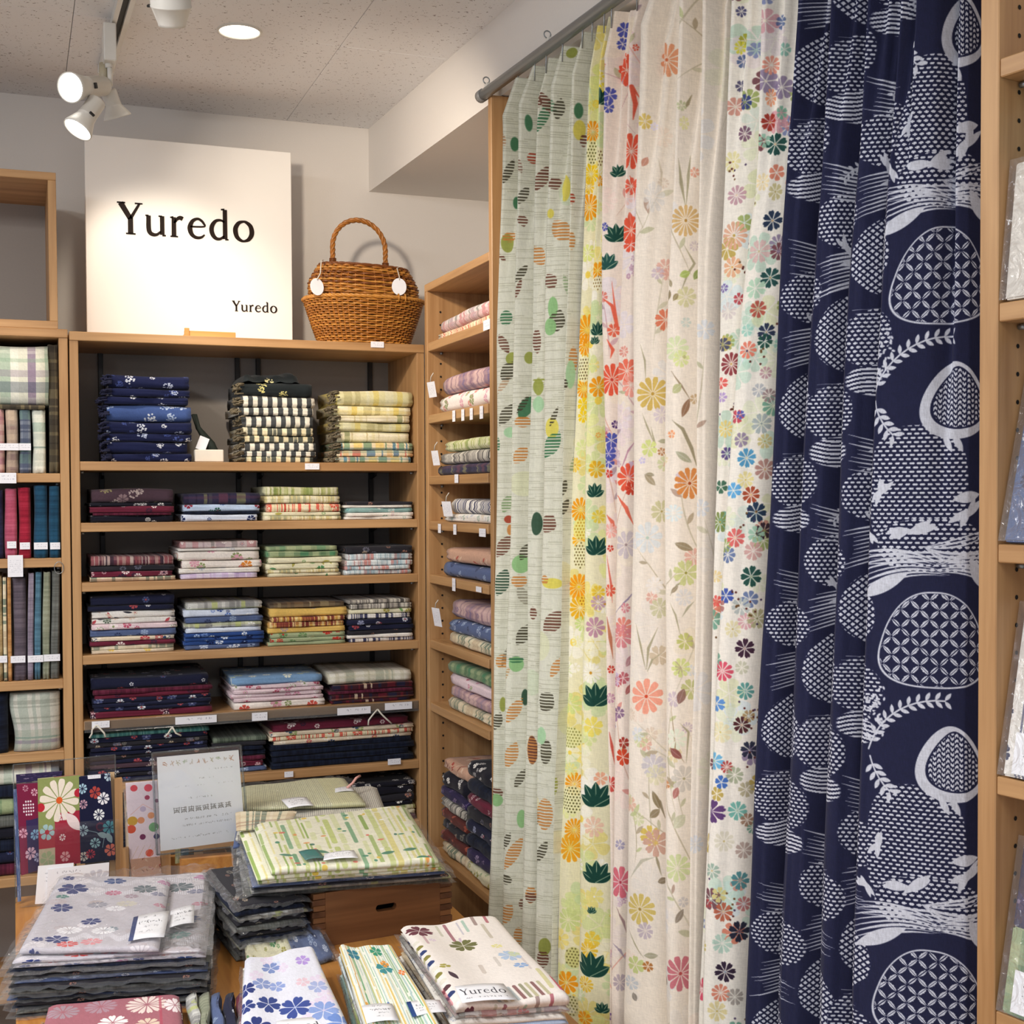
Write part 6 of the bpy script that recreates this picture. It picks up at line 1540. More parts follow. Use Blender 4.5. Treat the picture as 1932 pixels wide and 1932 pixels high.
def f_cream(t):
    w_, h_ = t.wm, t.hm; rr = random.Random(5)
    for u, v0, v1, c, wd in ((.34, .84, .98, '#c9c6b4', .007), (.42, .76, .98, '#a06a74', .008), (.47, .74, .78, '#cbb8c8', .006), (.54, .82, .97, '#c4c0c8', .004), (.60, .84, .97, '#a9c4b4', .007), (.71, .90, 1.0, '#a08a84', .009), (.76, .72, .89, '#c9c0ae', .009), (.84, .92, 1.0, '#b46a74', .008), (.13, .70, .82, '#c9a8ac', .007), (.45, .32, .40, '#cfc4ba', .010), (.62, .36, .46, '#d3ccc4', .008), (.9, .06, .26, '#d3ce9a', .010), (.98, .04, .18, '#d8505e', .013), (.86, .28, .45, '#d9cfcc', .006)):
        t.line([(u * w_, v0 * h_), ((u + .01) * w_, v1 * h_)], wd, H(c), .9)
    for k in range(9): t.line([((.40 + k * .055) * w_, .0), ((.38 + k * .055) * w_, .13 * h_)], .008, H(rr.choice(['#7a4a4a', '#b9b48a', '#c9b090', '#8a8a6a', '#a8b4b8'])), .8)
    px6(t, [(.14, .90, .026, 6, '#6b3340', None, 1.15), (.46, .68, .026, 6, '#6f7042', None, 1.15), (.78, .46, .022, 6, '#b4c9e3', None, 1.1), (.83, .48, .012, 3, '#ccd6b4', None, 1.1), (.80, .33, .010, 5, '#8fb0de', None, 1.6), (.74, .60, .008, 6, '#e6e08a', None, 1.6), (.12, .38, .008, 3, '#a8a04a', None, 1.6), (.2, .76, .007, 6, '#dcc6dc', None, 1.2)], w_, h_)
    t.leaf(.14 * w_, .27 * h_, .035, .014, 1.9, H('#4a3440'))
    for k in range(10): t.disc(.005, h_ * (.1 + .07 * k), .010, .007, 0, H(rr.choice(['#2f3f70', '#8a8440', '#5a3a40', '#e3dfd0'])), 1)
M_CREAM = mat_print('creamfl', .25, .37, '#f0e9e2', f_cream)
def f_rose(t):
    w_, h_ = t.wm, t.hm
    px6(t, [(.2, .55, .018, 8, '#e9dfe0', None, 1.5), (.5, .62, .020, 8, '#efe8e6', None, 1.4), (.75, .86, .026, 14, '#e3d3cc', None, 1.6), (.96, .82, .022, 8, '#efe4e6', None, 1.0), (.4, .9, .020, 12, '#a88894', None, 1.6), (.12, .86, .020, 12, '#a08a94', None, 1.6), (.75, .55, .016, 8, '#dcc9b4', None, 1.4), (.3, .2, .02, 8, '#e9dfe0', None, 1.3), (.7, .2, .02, 8, '#e9dfe0', None, 1.3)], w_, h_)
    t.full(lambda X, Y: ((X > w_ * .84) & (X < w_ * .86)).astype(float), H('#b04a5c'), .7)
M_ROSE = mat_print('rosefl', .28, .2, '#a2646f', f_rose)

def label_tex(w_, h_, seed, word=False, band=None):
    t = Tex(w_, h_, 2200, H('#f2f3f7'))
    dk = (.22, .22, .25)
    if band: t.full(lambda X, Y: (X < w_ * .13).astype(float), H(band))
    if word:
        hh = w_ * .9 / word_width('Yuredo', 1.0) ; hh = min(hh, h_ * .26)
        tex_word(t, 'Yuredo', (w_ - word_width('Yuredo', hh)) / 2, h_ * .42, hh, dk)
        tex_scribble(t, w_ * .1, w_ * .9, h_ * .18, h_ * .08, dk, seed)
    else:
        tex_scribble(t, w_ * .3, w_ * .6, h_ * .82, h_ * .08, dk, seed); tex_scribble(t, w_ * .2, w_ * .85, h_ * .60, h_ * .11, (.1, .1, .12), seed + 1, .95, 1)
        tex_scribble(t, w_ * .2, w_ * .75, h_ * .42, h_ * .07, dk, seed + 2); tex_scribble(t, w_ * .2, w_ * .6, h_ * .24, h_ * .07, dk, seed + 3)
    return cloth_mat('label_print', t, rough=.6, sheen=0, bump=0, spec=.15)
def flat_label(C, mat, parent, name='paper_label', bend=.002):
    TL, TR, BR, BL = C; n = 6
    P = np.zeros((n, n, 3)); UV = np.zeros((n, n, 2))
    for i in range(n):
        for j in range(n):
            u, v = i / (n - 1), j / (n - 1); p = BL.lerp(BR, u).lerp(TL.lerp(TR, u), v)
            P[i, j] = (p.x, p.y, p.z + bend * math.sin(u * 3.1)); UV[i, j] = (u, v)
    me = mesh_grid(P, UV); bm = bmesh.new(); bm.from_mesh(me); bmesh.ops.solidify(bm, geom=bm.faces[:], thickness=.0006); bmesh.ops.recalc_face_normals(bm, faces=bm.faces[:]); bm.to_mesh(me); bm.free()
    return obj(name, me, mat, parent)

# --- the big pile of grey mats
GA = 'packed grey mats in the big pile'
r = random.Random(77)
ZT1 = .786
C1q = qpx(ZT1, (118, 1668), (398, 1646), (388, 1792), (24, 1815))
n1 = 15; t1 = (ZT1 - ZTB) / n1
DARKM = [FAB['darkf'], FAB['greyc'], FAB['plnavy'], FAB['darkf'], FAB['slate']]
def scaleuv(me, s):
    for l in me.uv_layers['uv'].data: l.uv = (l.uv[0] * s, l.uv[1] * s)
for k in range(n1):
    z = ZTB + k * t1 + .0005
    C = jitq(setz(C1q, z), .007, r)
    last = k >= n1 - 1
    lab = ('widest grey mat with navy blossoms, just under the folded topmost one' if last else 'clear-wrapped dark grey mat, %s of the big pile' % ordl(k, n1 + 1))
    me = quad_mat('packed_mat', C, t1 * .84, 300 + k, wave=.0003 if not last else .0006)
    if not last: scaleuv(me, 1.7)
    o = obj('packed_mat', me, M_GREY if k > n1 - 3 else DARKM[k % 5]); tag(o, lab, 'place mat', GA)
    if k % 2 == 0: obj('clear_sleeve', sleeve(C, t1, 300 + k, grow=.022, amp=.005, inner=True), FILM_EDGE, o)
C = qpx(ZT1 + .004, (112, 1662), (322, 1668), (300, 1795), (38, 1800)); C = setz(C, ZT1 + .0035)
TOPG = packed('packed_mat', C, .010, M_GREY, 'grey mat with navy blossoms folded on top of the big pile', GA, 41, film=False, wave=.0012, edge_uv=.03)
flat_label(setz(qpx(ZT1 + .022, (252, 1727), (320, 1715), (310, 1764), (242, 1772)), ZT1 + .019), label_tex(.055, .045, 3, band='#2f3f70'), TOPG)
o2 = [o for o in col.objects if o.get('label', '').startswith('widest grey mat')][0]
flat_label(setz(qpx(ZT1 + .011, (322, 1718), (367, 1706), (366, 1740), (318, 1750)), ZT1 + .0105), label_tex(.045, .04, 8), o2)
obj('clear_sleeve', sleeve(setz(C1q, ZT1 + .0005), .016, 55, grow=.022, amp=.0045, drop=.8), FILM, TOPG)

# --- striped and check mats at the back of the table
r = random.Random(5)
GB = 'packed mats piled behind the wooden box'
ZB1 = .845
Cb = qpx(ZB1, (455, 1508), (706, 1478), (735, 1540), (446, 1572))
nb_ = 9; tb_ = (ZB1 - ZTB) / nb_
for k in range(nb_):
    C = jitq(setz(Cb, ZTB + k * tb_ + .0005), .005, r)
    me = quad_mat('packed_mat', C, tb_ * .85, 400 + k, wave=.0004)
    top = k == nb_ - 1
    o = obj('packed_mat', me, M_GING if top else FAB[('greyl', 'slate', 'grey_s')[k % 3]])
    tag(o, 'grey gingham mat, upper one of the farthest pile' if top else 'clear-wrapped grey mat, %s of the farthest pile' % ordl(k, nb_ + 1), 'place mat', GB)
C = setz(qpx(ZB1 + .004, (452, 1488), (650, 1472), (690, 1520), (448, 1530)), ZB1 + .002)
o = packed('packed_mat', C, .008, M_GING2, 'lime and grey check mat topmost on the farthest pile', GB, 44, wave=.002)
flat_label(setz(qpx(ZB1 + .015, (530, 1508), (578, 1503), (592, 1519), (545, 1524)), ZB1 + .0145), label_tex(.05, .03, 12), o)
flat_label(setz(qpx(ZB1 + .015, (632, 1487), (665, 1484), (668, 1492), (632, 1495)), ZB1 + .0148), label_tex(.05, .02, 13), o)
rb_ = obj('ribbon', mesh_vf(*tube([on_z(655, 1486, ZB1 + .018), on_z(665, 1478, ZB1 + .024), on_z(672, 1468, ZB1 + .034), on_z(679, 1464, ZB1 + .034)], .003, 6)), plain('pink_ribbon', (.88, .66, .62), .7)); tag(rb_, 'small pink ribbon end sticking up from the farthest mats', 'ribbon')
C = setz(qpx(ZB1 + .014, (444, 1534), (560, 1530), (548, 1556), (446, 1566)), ZB1 + .011)
o = packed('packed_mat', C, .004, FAB['creamp'], 'cream mat with faded red flowers beside the card sign', GB, 46, film=False, wave=.001)

# the wooden box with a slot handle
bl, br = on_z(592, 1790, ZTB), on_z(851, 1747, ZTB)
ang = math.atan2((br - bl).y, (br - bl).x); bw = (br - bl).length
boxe = empty('wooden_box', (bl.x, bl.y, ZTB), ang, 'brown wooden box with a slot handle and finger joints', 'box')
BH = (on_plane(592, 1688, bl, Vector((math.sin(ang), -math.cos(ang), 0))).z - ZTB)
BW1 = wood('box_pine', hexc('#94653f'), hexc('#6b4427'), 0, .5, .6); BW2 = wood('box_pine_side', hexc('#7a5034'), hexc('#54321c'), 1, .5, .6)
BD = .19; tw = .014
# front with a real slot: outline with a hole
def slot_panel(w_, h_, t, cx, cz, sw, sh):
    bm = bmesh.new(); N = 24
    hole = []
    for k in range(N):
        a = 2 * math.pi * k / N; x = math.cos(a) * sh / 2 + (sw / 2 - sh / 2) * (1 if math.cos(a) >= 0 else -1); hole.append((cx + x, cz + math.sin(a) * sh / 2))
    outer = []
    for k in range(N):
        a = 2 * math.pi * k / N; c_, s_ = math.cos(a), math.sin(a); m = max(abs(c_), abs(s_)); 
        outer.append((w_ / 2 + c_ / m * w_ / 2, h_ / 2 + s_ / m * h_ / 2))
    R_ = [[bm.verts.new((x, y, z)) for x, z in ring] for ring in (outer, hole) for y in (0, t)]
    of, ob, hf, hb = R_
    for k in range(N):
        j = (k + 1) % N
        bm.faces.new((of[k], of[j], hf[j], hf[k])); bm.faces.new((ob[j], ob[k], hb[k], hb[j]))
        bm.faces.new((of[j], of[k], ob[k], ob[j])); bm.faces.new((hf[k], hf[j], hb[j], hb[k]))
    bmesh.ops.recalc_face_normals(bm, faces=bm.faces); return bm
FJ = .022
bm = slot_panel(bw - 2 * FJ, BH, tw, (bw - 2 * FJ) * .52, BH * .56, .040, .013)
fp = obj('front_panel', bm, BW1, boxe); fp.location = (FJ, 0, 0)
nf = 9
for sx, x0 in ((0, 0), (1, bw - FJ)):
    for k in range(nf):
        z0 = BH * k / nf; pr = .0022 if k % 2 else 0.0
        bm = bmesh.new(); add_box(bm, (x0 - (pr if not sx else 0), -pr * .6, z0 + .0004), (x0 + FJ + (pr if sx else 0), tw, z0 + BH / nf - .0004), .0006)
        obj('finger_joint', bm, BW2 if k % 2 else BW1, boxe)
for x0 in (0, bw - tw):
    obj('side_panel', box_me((x0, tw, 0), (x0 + tw, BD, BH), .001), BW2, boxe)
obj('back_panel', box_me((tw, BD - tw, 0), (bw - tw, BD, BH), .001), BW1, boxe)
obj('bottom_panel', box_me((tw, tw, .003), (bw - tw, BD - tw, .010)), BW1, boxe)
obj('shade_block', box_me((tw + .002, tw + .03, .0102), (bw - tw - .002, BD - tw - .002, BH - .02)), plain('box_shade', (.13, .12, .15), .9), boxe)  # dark block painted as the shade inside the box

# pile bridging the box: dark packets then green striped mats
GC = 'packed mats bridging the wooden box'
zb = ZTB + BH + .001
Cg = qpx(.852, (478, 1566), (768, 1532), (826, 1632), (512, 1652))
r = random.Random(9)
nlow = 8; Cl = qpx(.80, (440, 1640), (640, 1612), (690, 1700), (452, 1716))
# stack left of the box up to the box top
lft = [Cg[0] + (Cg[3] - Cg[0]) * 0, None]
wx = (Cg[1] - Cg[0]).normalized()
frontL = bl - wx * .012
Lq = [Vector((frontL.x, frontL.y, 0)) + wx * -.125 + Vector((-math.sin(ang), math.cos(ang), 0)) * .24, Vector((frontL.x, frontL.y, 0)) + Vector((-math.sin(ang), math.cos(ang), 0)) * .24 + wx * -.002, Vector((frontL.x, frontL.y, 0)) + wx * -.002, Vector((frontL.x, frontL.y, 0)) + wx * -.125]
nl = 10; tl = BH / nl
for k in range(nl):
    C = jitq(setz(Lq, ZTB + k * tl + .0005), .004, r)
    me = quad_mat('packed_cloth', C, tl * .85, 450 + k, wave=.0004, edge_uv=.2)
    o = obj('packed_cloth', me, FAB[('greyc', 'darkf', 'greyl', 'plnavy', 'darkf')[k % 5]])
    tag(o, 'clear-wrapped dark cloth beside the box end, %s of its pile' % ordl(k, nl), 'packed cloth', 'packed cloths beside the wooden box')
    if k % 2: obj('clear_sleeve', sleeve(C, tl, 450 + k, grow=.018, amp=.005, inner=True), FILM_EDGE, o)
ztop = .852; nm = 6; tm = (ztop - zb) / nm
Cw = qpx(zb, (448, 1600), (742, 1568), (848, 1662), (462, 1692))
for k in range(nm):
    z = zb + k * tm; C = jitq(setz([a_.lerp(b_, k / nm) for a_, b_ in zip(Cw, [Cg[0] - wx * .02, Cg[1], Cg[2], Cg[3] - wx * .02])], z), .005, r)
    me = quad_mat('packed_mat', C, tm * .85, 480 + k, wave=.0005)
    if k < nm - 2: scaleuv(me, 1.6)
    o = obj('packed_mat', me, FAB[('greyc', 'greyl', 'darkf', 'slate')[k]] if k < nm - 2 else M_GREEN)
    tag(o, 'clear-wrapped mat over the wooden box, %s of the pile' % ordl(k, nm + 1), 'place mat', GC)
    if k % 2 == 0: obj('clear_sleeve', sleeve(C, tm, 480 + k, grow=.018, amp=.005, inner=True), FILM_EDGE, o)
C = setz(Cg, ztop + .0008)
o = packed('packed_mat', C, .012, M_GREEN, 'topmost green and yellow striped mat above the wooden box', GC, 47, film=True, wave=.0018, edge_uv=.05)
flat_label(setz(qpx(.872, (612, 1610), (668, 1603), (676, 1617), (610, 1622)), .871), label_tex(.055, .03, 21), o)
flat_label(setz(qpx(.871, (563, 1606), (600, 1602), (612, 1618), (576, 1622)), .8705), plain('teal_label', (.25, .48, .46), .5), o, 'teal_label')
# slumped packets in front of the left pile
for j, (q4, zz, fk, lb) in enumerate([([(452, 1745), (520, 1728), (560, 1806), (468, 1822)], ZTB + .020, 'greenf', 'clear-wrapped pale green floral cloth slumped before the box pile'), ([(500, 1735), (575, 1728), (630, 1785), (560, 1800)], ZTB + .026, 'slate', 'clear-wrapped blue grey cloth slumped against the box corner')]):
    C = qpx(zz, *q4)
    C = [Vector((C[0].x, C[0].y, zz + .02)), Vector((C[1].x, C[1].y, zz + .02)), Vector((C[2].x, C[2].y, ZTB + .0012)), Vector((C[3].x, C[3].y, ZTB + .0012))]
    packed('packed_cloth', C, .010, FAB[fk], lb, 'packed cloths beside the wooden box', 60 + j, wave=.002)

# --- front row
def pile(q4, z, n, topmat, under, toplabel, pname, group, seed, ttop=.010, wave=.003, film_every=2, catg='folded cloth'):
    C = qpx(z, *q4); r = random.Random(seed); t = (z - ZTB) / n
    for k in range(n):
        c = jitq(setz(C, ZTB + k * t + .0004), .004, r)
        me = quad_mat('folded_cloth', c, t * .95, seed + k, wave=.0004, edge_uv=.12)
        o = obj('folded_cloth', me, FAB[under[k % len(under)]]); tag(o, '%s cloth, %s %s' % (FDESC[under[k % len(under)]], ordl(k, n + 1), pname), catg, group)
        if film_every and k % film_every == 0: obj('clear_sleeve', sleeve(c, t, seed + k, grow=.014, amp=.005, inner=True), FILM_EDGE, o)
    me = quad_mat('folded_cloth', setz(C, z + .0008), ttop, seed + 50, wave=wave, edge_uv=.04, nx=34, ny=28)
    o = obj('folded_cloth', me, topmat); tag(o, toplabel, catg, group)
    return o, C
o, C = pile([(756, 1762), (940, 1752), (1072, 1898), (858, 1912)], .762, 7, M_CREAM, ['bwfl', 'navyf', 'whitf', 'creamp', 'lbfl', 'whitf', 'pinkp'], 'topmost cream cloth with maroon and olive blossoms, by the curtains', 'of the cream front pile', 'cloths in the cream front pile', 600, .014, .0045)
flat_label(setz(qpx(.79, (858, 1855), (950, 1850), (974, 1880), (872, 1886)), .7855), label_tex(.075, .048, 31, word=True), o)
o, C = pile([(640, 1800), (742, 1806), (850, 1990), (705, 2000)], .742, 5, M_YG, ['tealf', 'greenf', 'whitf', 'grstr', 'palebl'], 'topmost white cloth with green and yellow stripes, front row middle', 'of the green striped front pile', 'cloths in the green striped front pile', 640, .014, .004)
flat_label(setz(qpx(.762, (682, 1897), (740, 1893), (752, 1924), (692, 1930)), .7615), label_tex(.055, .045, 33), o)
flat_label(setz(qpx(.763, (766, 1890), (830, 1886), (842, 1908), (778, 1918)), .7625), label_tex(.055, .035, 36, band='#2f4a80'), o)
o, C = pile([(462, 1822), (592, 1806), (672, 1990), (452, 2010)], .742, 5, M_BLUE, ['whitf', 'bwfl', 'greyl', 'pinkf', 'whitf'], 'topmost white cloth with blue blossoms in the front row', 'of the blue blossom front pile', 'cloths in the blue blossom front pile', 680, .012, .004)
flat_label(setz(qpx(.758, (520, 1926), (618, 1918), (636, 1950), (535, 1960)), .7575), label_tex(.075, .05, 35, word=True), o)
o, C = pile([(92, 1908), (338, 1888), (352, 2010), (60, 2030)], .722, 2, M_ROSE, ['greyl', 'marfl'], 'dusty rose cloth with white blossoms before the big grey pile', 'under the dusty rose cloth', 'cloths under the dusty rose front pile', 700, .008, .001)
# small rolled cloths between rose and blue piles
for k, (xa, fk, lb) in enumerate(((352, 'greyl', 'light grey rolled cloth beside the rose pile'), (372, 'greyg', 'grey green rolled cloth in film beside the navy one'), (396, 'slate', 'navy and white rolled cloth in the front row'), (421, 'navyf', 'deep navy rolled cloth beside the crimson one'), (444, 'red', 'crimson spotted rolled cloth beside the blue blossom pile'))):
    a = on_z(xa, 1886, ZTB + .014); b = on_z(xa + 6, 2000, ZTB + .014)
    me = folded((a - b).length, .015, .026, 720 + k); me.materials.append(FAB[fk if fk != 'red' else 'marfl'])
    o = obj('rolled_cloth', me); o.rotation_euler = (0, 0, math.atan2((b - a).y, (b - a).x)); o.location = ((a.x + b.x) / 2 , (a.y + b.y) / 2, ZTB + .0006); tag(o, lb, 'rolled cloth', 'rolled cloths in the front row')

# ------------------------------------------------------------------ clear display stands at the back of the table
def upright(px0, py0, px1, py1, Y):     # rectangle on the plane y=Y
    a = on_y(px0, py1, Y); b = on_y(px1, py0, Y); return a, b
YP = 2.62
def yy(px, py): return on_y(px, py, YP)
a = on_z(32, 1706, ZTB); 
P0 = on_y(26, 1700, 2.60); 
# plane of the leaflet stand: turned a little toward the camera
pA = on_z(28, 1712, ZTB); pB = on_z(226, 1690, ZTB)
def stand_pt(px, py, off=0.0):
    d = (pB - pA); n = Vector((d.y, -d.x, 0)).normalized(); p = on_plane(px, py, pA + n * off, n); return p
def sheet(pts, th, mat, name, parent, uv=True, off=0.0):
    """thin sheet through 4 pixel corners TL TR BR BL on the stand plane"""
    Q = [stand_pt(x, y, off) for x, y in pts]; d = (pB - pA); n = Vector((d.y, -d.x, 0)).normalized()
    TL, TR, BR, BL = Q
    vs = [BL, BR, TR, TL] + [v + n * -th for v in (BL, BR, TR, TL)]
    fs = [(0, 1, 2, 3), (7, 6, 5, 4), (0, 4, 5, 1), (1, 5, 6, 2), (2, 6, 7, 3), (3, 7, 4, 0)]
    me = bpy.data.meshes.new(name); me.from_pydata([tuple(v) for v in vs], [], fs)
    ul = me.uv_layers.new(name='uv'); cs = [(0, 0), (1, 0), (1, 1), (0, 1)] * 2
    for l, dd in zip(me.loops, ul.data): dd.uv = cs[l.vertex_index]
    o = obj(name, me, mat)
    if parent: 
        o.parent = parent; o.matrix_parent_inverse = parent.matrix_world.inverted() if False else Matrix.Translation(-parent.location)
    return o
c0 = (pA + pB) / 2
st = empty('leaflet_stand', (c0.x, c0.y, ZTB), 0, 'clear acrylic stand holding folded flower-print cloths', 'display stand')
sheet([(25, 1443), (217, 1424), (226, 1690), (30, 1708)], .002, ACRYL, 'back_sheet', st, off=-.030)
sheet([(36, 1560), (225, 1545), (228, 1692), (38, 1712)], .002, ACRYL, 'front_sheet', st, off=.012)
for pt in (((25, 1443), (217, 1424)), ((217, 1424), (226, 1690)), ((25, 1443), (30, 1708))):
    q = [stand_pt(*p_, -.030) - st.location for p_ in pt]; obj('polished_edge', mesh_vf(*tube(q, .0014, 6)), ACRYL_EDGE, st)
def pic(key, w_, h_, bg, fn): 
    t = Tex(w_, h_, 2400, H(bg)); fn(t); t.weave(.04); return cloth_mat('pic_' + key, t, bump=.2)
def f_big(t):
    w_, h_ = t.wm, t.hm
    t.full(lambda X, Y: (Y < h_ * .98) * (X > 0) * 1.0, H('#b03a44'), 1)
    t.full(lambda X, Y: ((Y > h_ * .42) & (X < w_ * 1)).astype(float), H('#8f9a5c'), 1)
    t.full(lambda X, Y: ((Y < h_ * .60) & (X > w_ * .38)).astype(float), H('#a62a3e'), 1)
    t.full(lambda X, Y: ((Y < h_ * .22) & (X < w_ * .38)).astype(float), H('#c9b89a'), 1)
    t.flower(w_ * .5, h_ * .74, h_ * .24, 12, H('#efe3d2'), cc=H('#e0602a'), inner=.16, rot=.1, petals=[0, 1, 2, 3, 4, 5, 6, 7, 8, 9, 10, 11], asp=1.0)
    t.flower(w_ * .20, h_ * .40, h_ * .09, 6, H('#a8c9cc'), cc=H('#b82a3a'), inner=.3); t.disc(w_ * .06, h_ * .68, .008, c=H('#c02a38')); t.disc(w_ * .95, h_ * .80, .008, c=H('#b8283a'))
    for u, v in ((.56, .55), (.56, .32)): t.flower(w_ * u, h_ * v, h_ * .04, 7, H('#f0e4e2'))
    t.leaf(w_ * .82, h_ * .48, .045, .020, -.9, H('#efdcd8')); t.flower(w_ * .62, h_ * .10, h_ * .06, 6, H('#dca0a0'))
    t.flower(w_ * .2, h_ * .1, h_ * .09, 6, H('#a8b48a'))
def f_nav(t):
    w_, h_ = t.wm, t.hm
    for u, v, q, c, n in ((.75, .72, .012, '#f0eef0', 8), (.6, .54, .011, '#eef0ee', 9), (.1, .86, .010, '#a8c9d8', 8), (.5, .80, .012, '#b0463f', 6), (.12, .68, .009, '#c49aa8', 8), (.45, .22, .010, '#8fb4b8', 8), (.62, .40, .008, '#b02038', 20), (.88, .38, .013, '#4a8a94', 7), (.1, .38, .011, '#9ab0b8', 8), (.88, .12, .012, '#d0705e', 6), (.1, .08, .009, '#c9c0b0', 7), (.3, .1, .009, '#b03848', 9), (.95, .97, .010, '#b8ccd8', 7)):
        t.flower(u * w_, v * h_, q, n, H(c))
    t.leaf(.68 * w_, .30 * h_, .022, .011, -.4, H('#8aa0a4')); t.leaf(.86 * w_, .26 * h_, .022, .011, -1.2, H('#8aa0a4'))
    t.line([(.2 * w_, .38 * h_), (.5 * w_, .34 * h_), (.72 * w_, .28 * h_), (.65 * w_, .16 * h_)], .0012, H('#8aa0a4'))
def f_mar(t):
    w_, h_ = t.wm, t.hm; t.full(lambda X, Y: (Y < h_ * .6) * .8 * (X > w_ * .35), H('#27305c'), 1)
    for i in range(5):
        for j in range(5):
            if abs(i - 2) + abs(j - 2) < 4: t.disc(w_ * (.28 + .11 * i), h_ * (.66 + .036 * j), .0017, .0019, 0, H('#ece2e8'))
    for u, v, q, c in ((.2, .46, .009, '#d8a0b4'), (.75, .42, .010, '#7fa8c4'), (.5, .22, .012, '#d8b0c0'), (.85, .15, .009, '#a8a8c4'), (.8, .9, .007, '#d8a8b8'), (.4, .95, .006, '#c08a9c')): t.flower(u * w_, v * h_, q, 7, H(c))
Z0_ = .165
sheet([(31, 1480), (72, 1477), (78, 1640), (40, 1652)], .006, pic('maroon', .045, Z0_, '#7a1f40', f_mar), 'printed_cloth', st, off=-.006)
sheet([(71, 1470), (151, 1462), (153, 1628), (74, 1640)], .007, pic('flower', .085, Z0_, '#9aa060', f_big), 'printed_cloth', st, off=.0)
sheet([(149, 1466), (208, 1459), (218, 1622), (152, 1630)], .007, pic('navy', .066, Z0_, '#171a38', f_nav), 'printed_cloth', st, off=.002)
sheet([(30, 1462), (118, 1455), (115, 1468), (31, 1478)], .004, FAB['purp'], 'printed_cloth', st, off=-.012)
sheet([(25, 1490), (32, 1489), (40, 1700), (33, 1702)], .003, FAB['slate'], 'blue_card', st, off=-.018)
sheet([(165, 1463), (190, 1461), (190, 1468), (166, 1470)], .0006, CARD_A, 'small_label', st, off=.0035)
lf = Tex(.13, .075, 1800, H('#f1f2f6')); lf.flower(.105, .032, .03, 14, H('#cfd0da'), asp=1.3); lf.flower(.06, .01, .03, 14, H('#d9dae2')); tex_scribble(lf, .02, .07, .062, .005, (.3, .3, .35), 4)
LEAFM = cloth_mat('leaflet_print', lf, rough=.5, sheen=0, bump=0, spec=.4)
l2 = Tex(.055, .06, 2200, H('#f4f5f8'));
for k in range(3): tex_scribble(l2, .012, .045, .046 - .006 * k, .0022, (.35, .35, .4), 7 + k, .8)
LEAF2 = cloth_mat('leaflet_print2', l2, rough=.5, sheen=0, bump=0, spec=.4)
sheet([(72, 1634), (139, 1628), (136, 1702), (66, 1706)], .0008, LEAF2, 'leaflet', st, off=.014)
sheet([(90, 1640), (206, 1627), (204, 1694), (88, 1704)], .0008, LEAFM, 'leaflet', st, off=.016)
# wooden posts of the rack
def post(x0, y0, x1, y1, off, d, name, parent, mat=None):
    p0 = stand_pt(x0, y1, off); p1 = stand_pt(x1, y0, off); dd = (pB - pA).normalized(); n = Vector((dd.y, -dd.x, 0))
    w_ = (p1 - p0).dot(dd); zb_ = ZTB + .0005 if y1 > 1600 else p0.z
    c = [p0, p0 + dd * w_, p0 + dd * w_ - n * d, p0 - n * d]
    bm = prism([(q.x - parent.location.x, q.y - parent.location.y) for q in c], zb_ - parent.location.z, p1.z - parent.location.z)
    return obj(name, bm, mat or WZ, parent)
wr = empty('card_rack', (c0.x + .06, c0.y, ZTB), 0, 'light oak rack beside the acrylic stand, holding dotted cloth', 'rack')
post(219, 1470, 231, 1700, .0, .02, 'post', wr); post(231, 1600, 243, 1700, .004, .012, 'post', wr)
post(207, 1458, 216, 1640, -.012, .01, 'post', wr, plain('pale_beech', (.80, .68, .52), .5))
post(300, 1606, 428, 1668, -.02, .015, 'block', wr, wood('rack_oak', hexc('#d9a866'), hexc('#bf8a4a'), 2, .4))
post(302, 1612, 322, 1668, -.002, .012, 'post', wr); post(385, 1600, 425, 1668, -.004, .012, 'post', wr)
post(300, 1650, 428, 1668, .012, .012, 'foot', wr)
for k, (x0, x1, fk) in enumerate(((331, 341, 'grstr'), (341, 356, 'dusty'), (356, 366, 'brown'))):
    s_ = sheet([(x0, 1603), (x1, 1602), (x1, 1627), (x0, 1630)], .004, FAB[fk], 'cloth_sample', wr, off=-.001)
# round white button on the block
bc = stand_pt(374, 1637, .0105)
bo = mesh_vf(*lathe([(0, .004), (.010, .0035), (.0155, .001), (.0155, -.002), (0, -.002)], 28)); ob_ = obj('round_button', bo, plain('button_white', (.96, .95, .90), .3), None)
ob_.location = bc; ob_.rotation_euler = (R(90), 0, math.atan2((pB - pA).y, (pB - pA).x)); tag(ob_, 'round white button fixed on the oak block', 'button')
def f_dots(t):
    w_, h_ = t.wm, t.hm
    for u, v, q, c in ((.25, .93, .007, '#e0404e'), (.7, .92, .008, '#e85060'), (.65, .80, .005, '#a83a5a'), (.15, .52, .010, '#d8a83a'), (.1, .42, .009, '#e0522a'), (.42, .52, .007, '#e89a6a'), (.75, .57, .007, '#eca070'), (.45, .31, .006, '#7a2a5a'), (.9, .30, .006, '#3a3a70'), (.65, .10, .008, '#e8604a'), (.82, .42, .010, '#7ab07a'), (.95, .75, .004, '#8a4a6a'), (.5, .66, .006, '#c9b8d0')): t.disc(u * w_, v * h_, q, q * .9, 0, H(c))
    for k in range(4): t.line([(w_ * .2 * k, .0), (w_ * (.2 * k + .3), h_ * .2)], .0008, H('#d8c0a8'))
    t.line([(w_ * .1, h_ * .6), (w_ * .5, h_ * .72), (w_ * .9, h_ * .62)], .0010, H('#e8b8b0'))
dot = sheet([(237, 1478), (297, 1473), (303, 1622), (245, 1628)], .005, pic('dots', .062, .155, '#f0dfe6', f_dots), 'printed_cloth', wr, off=-.002)
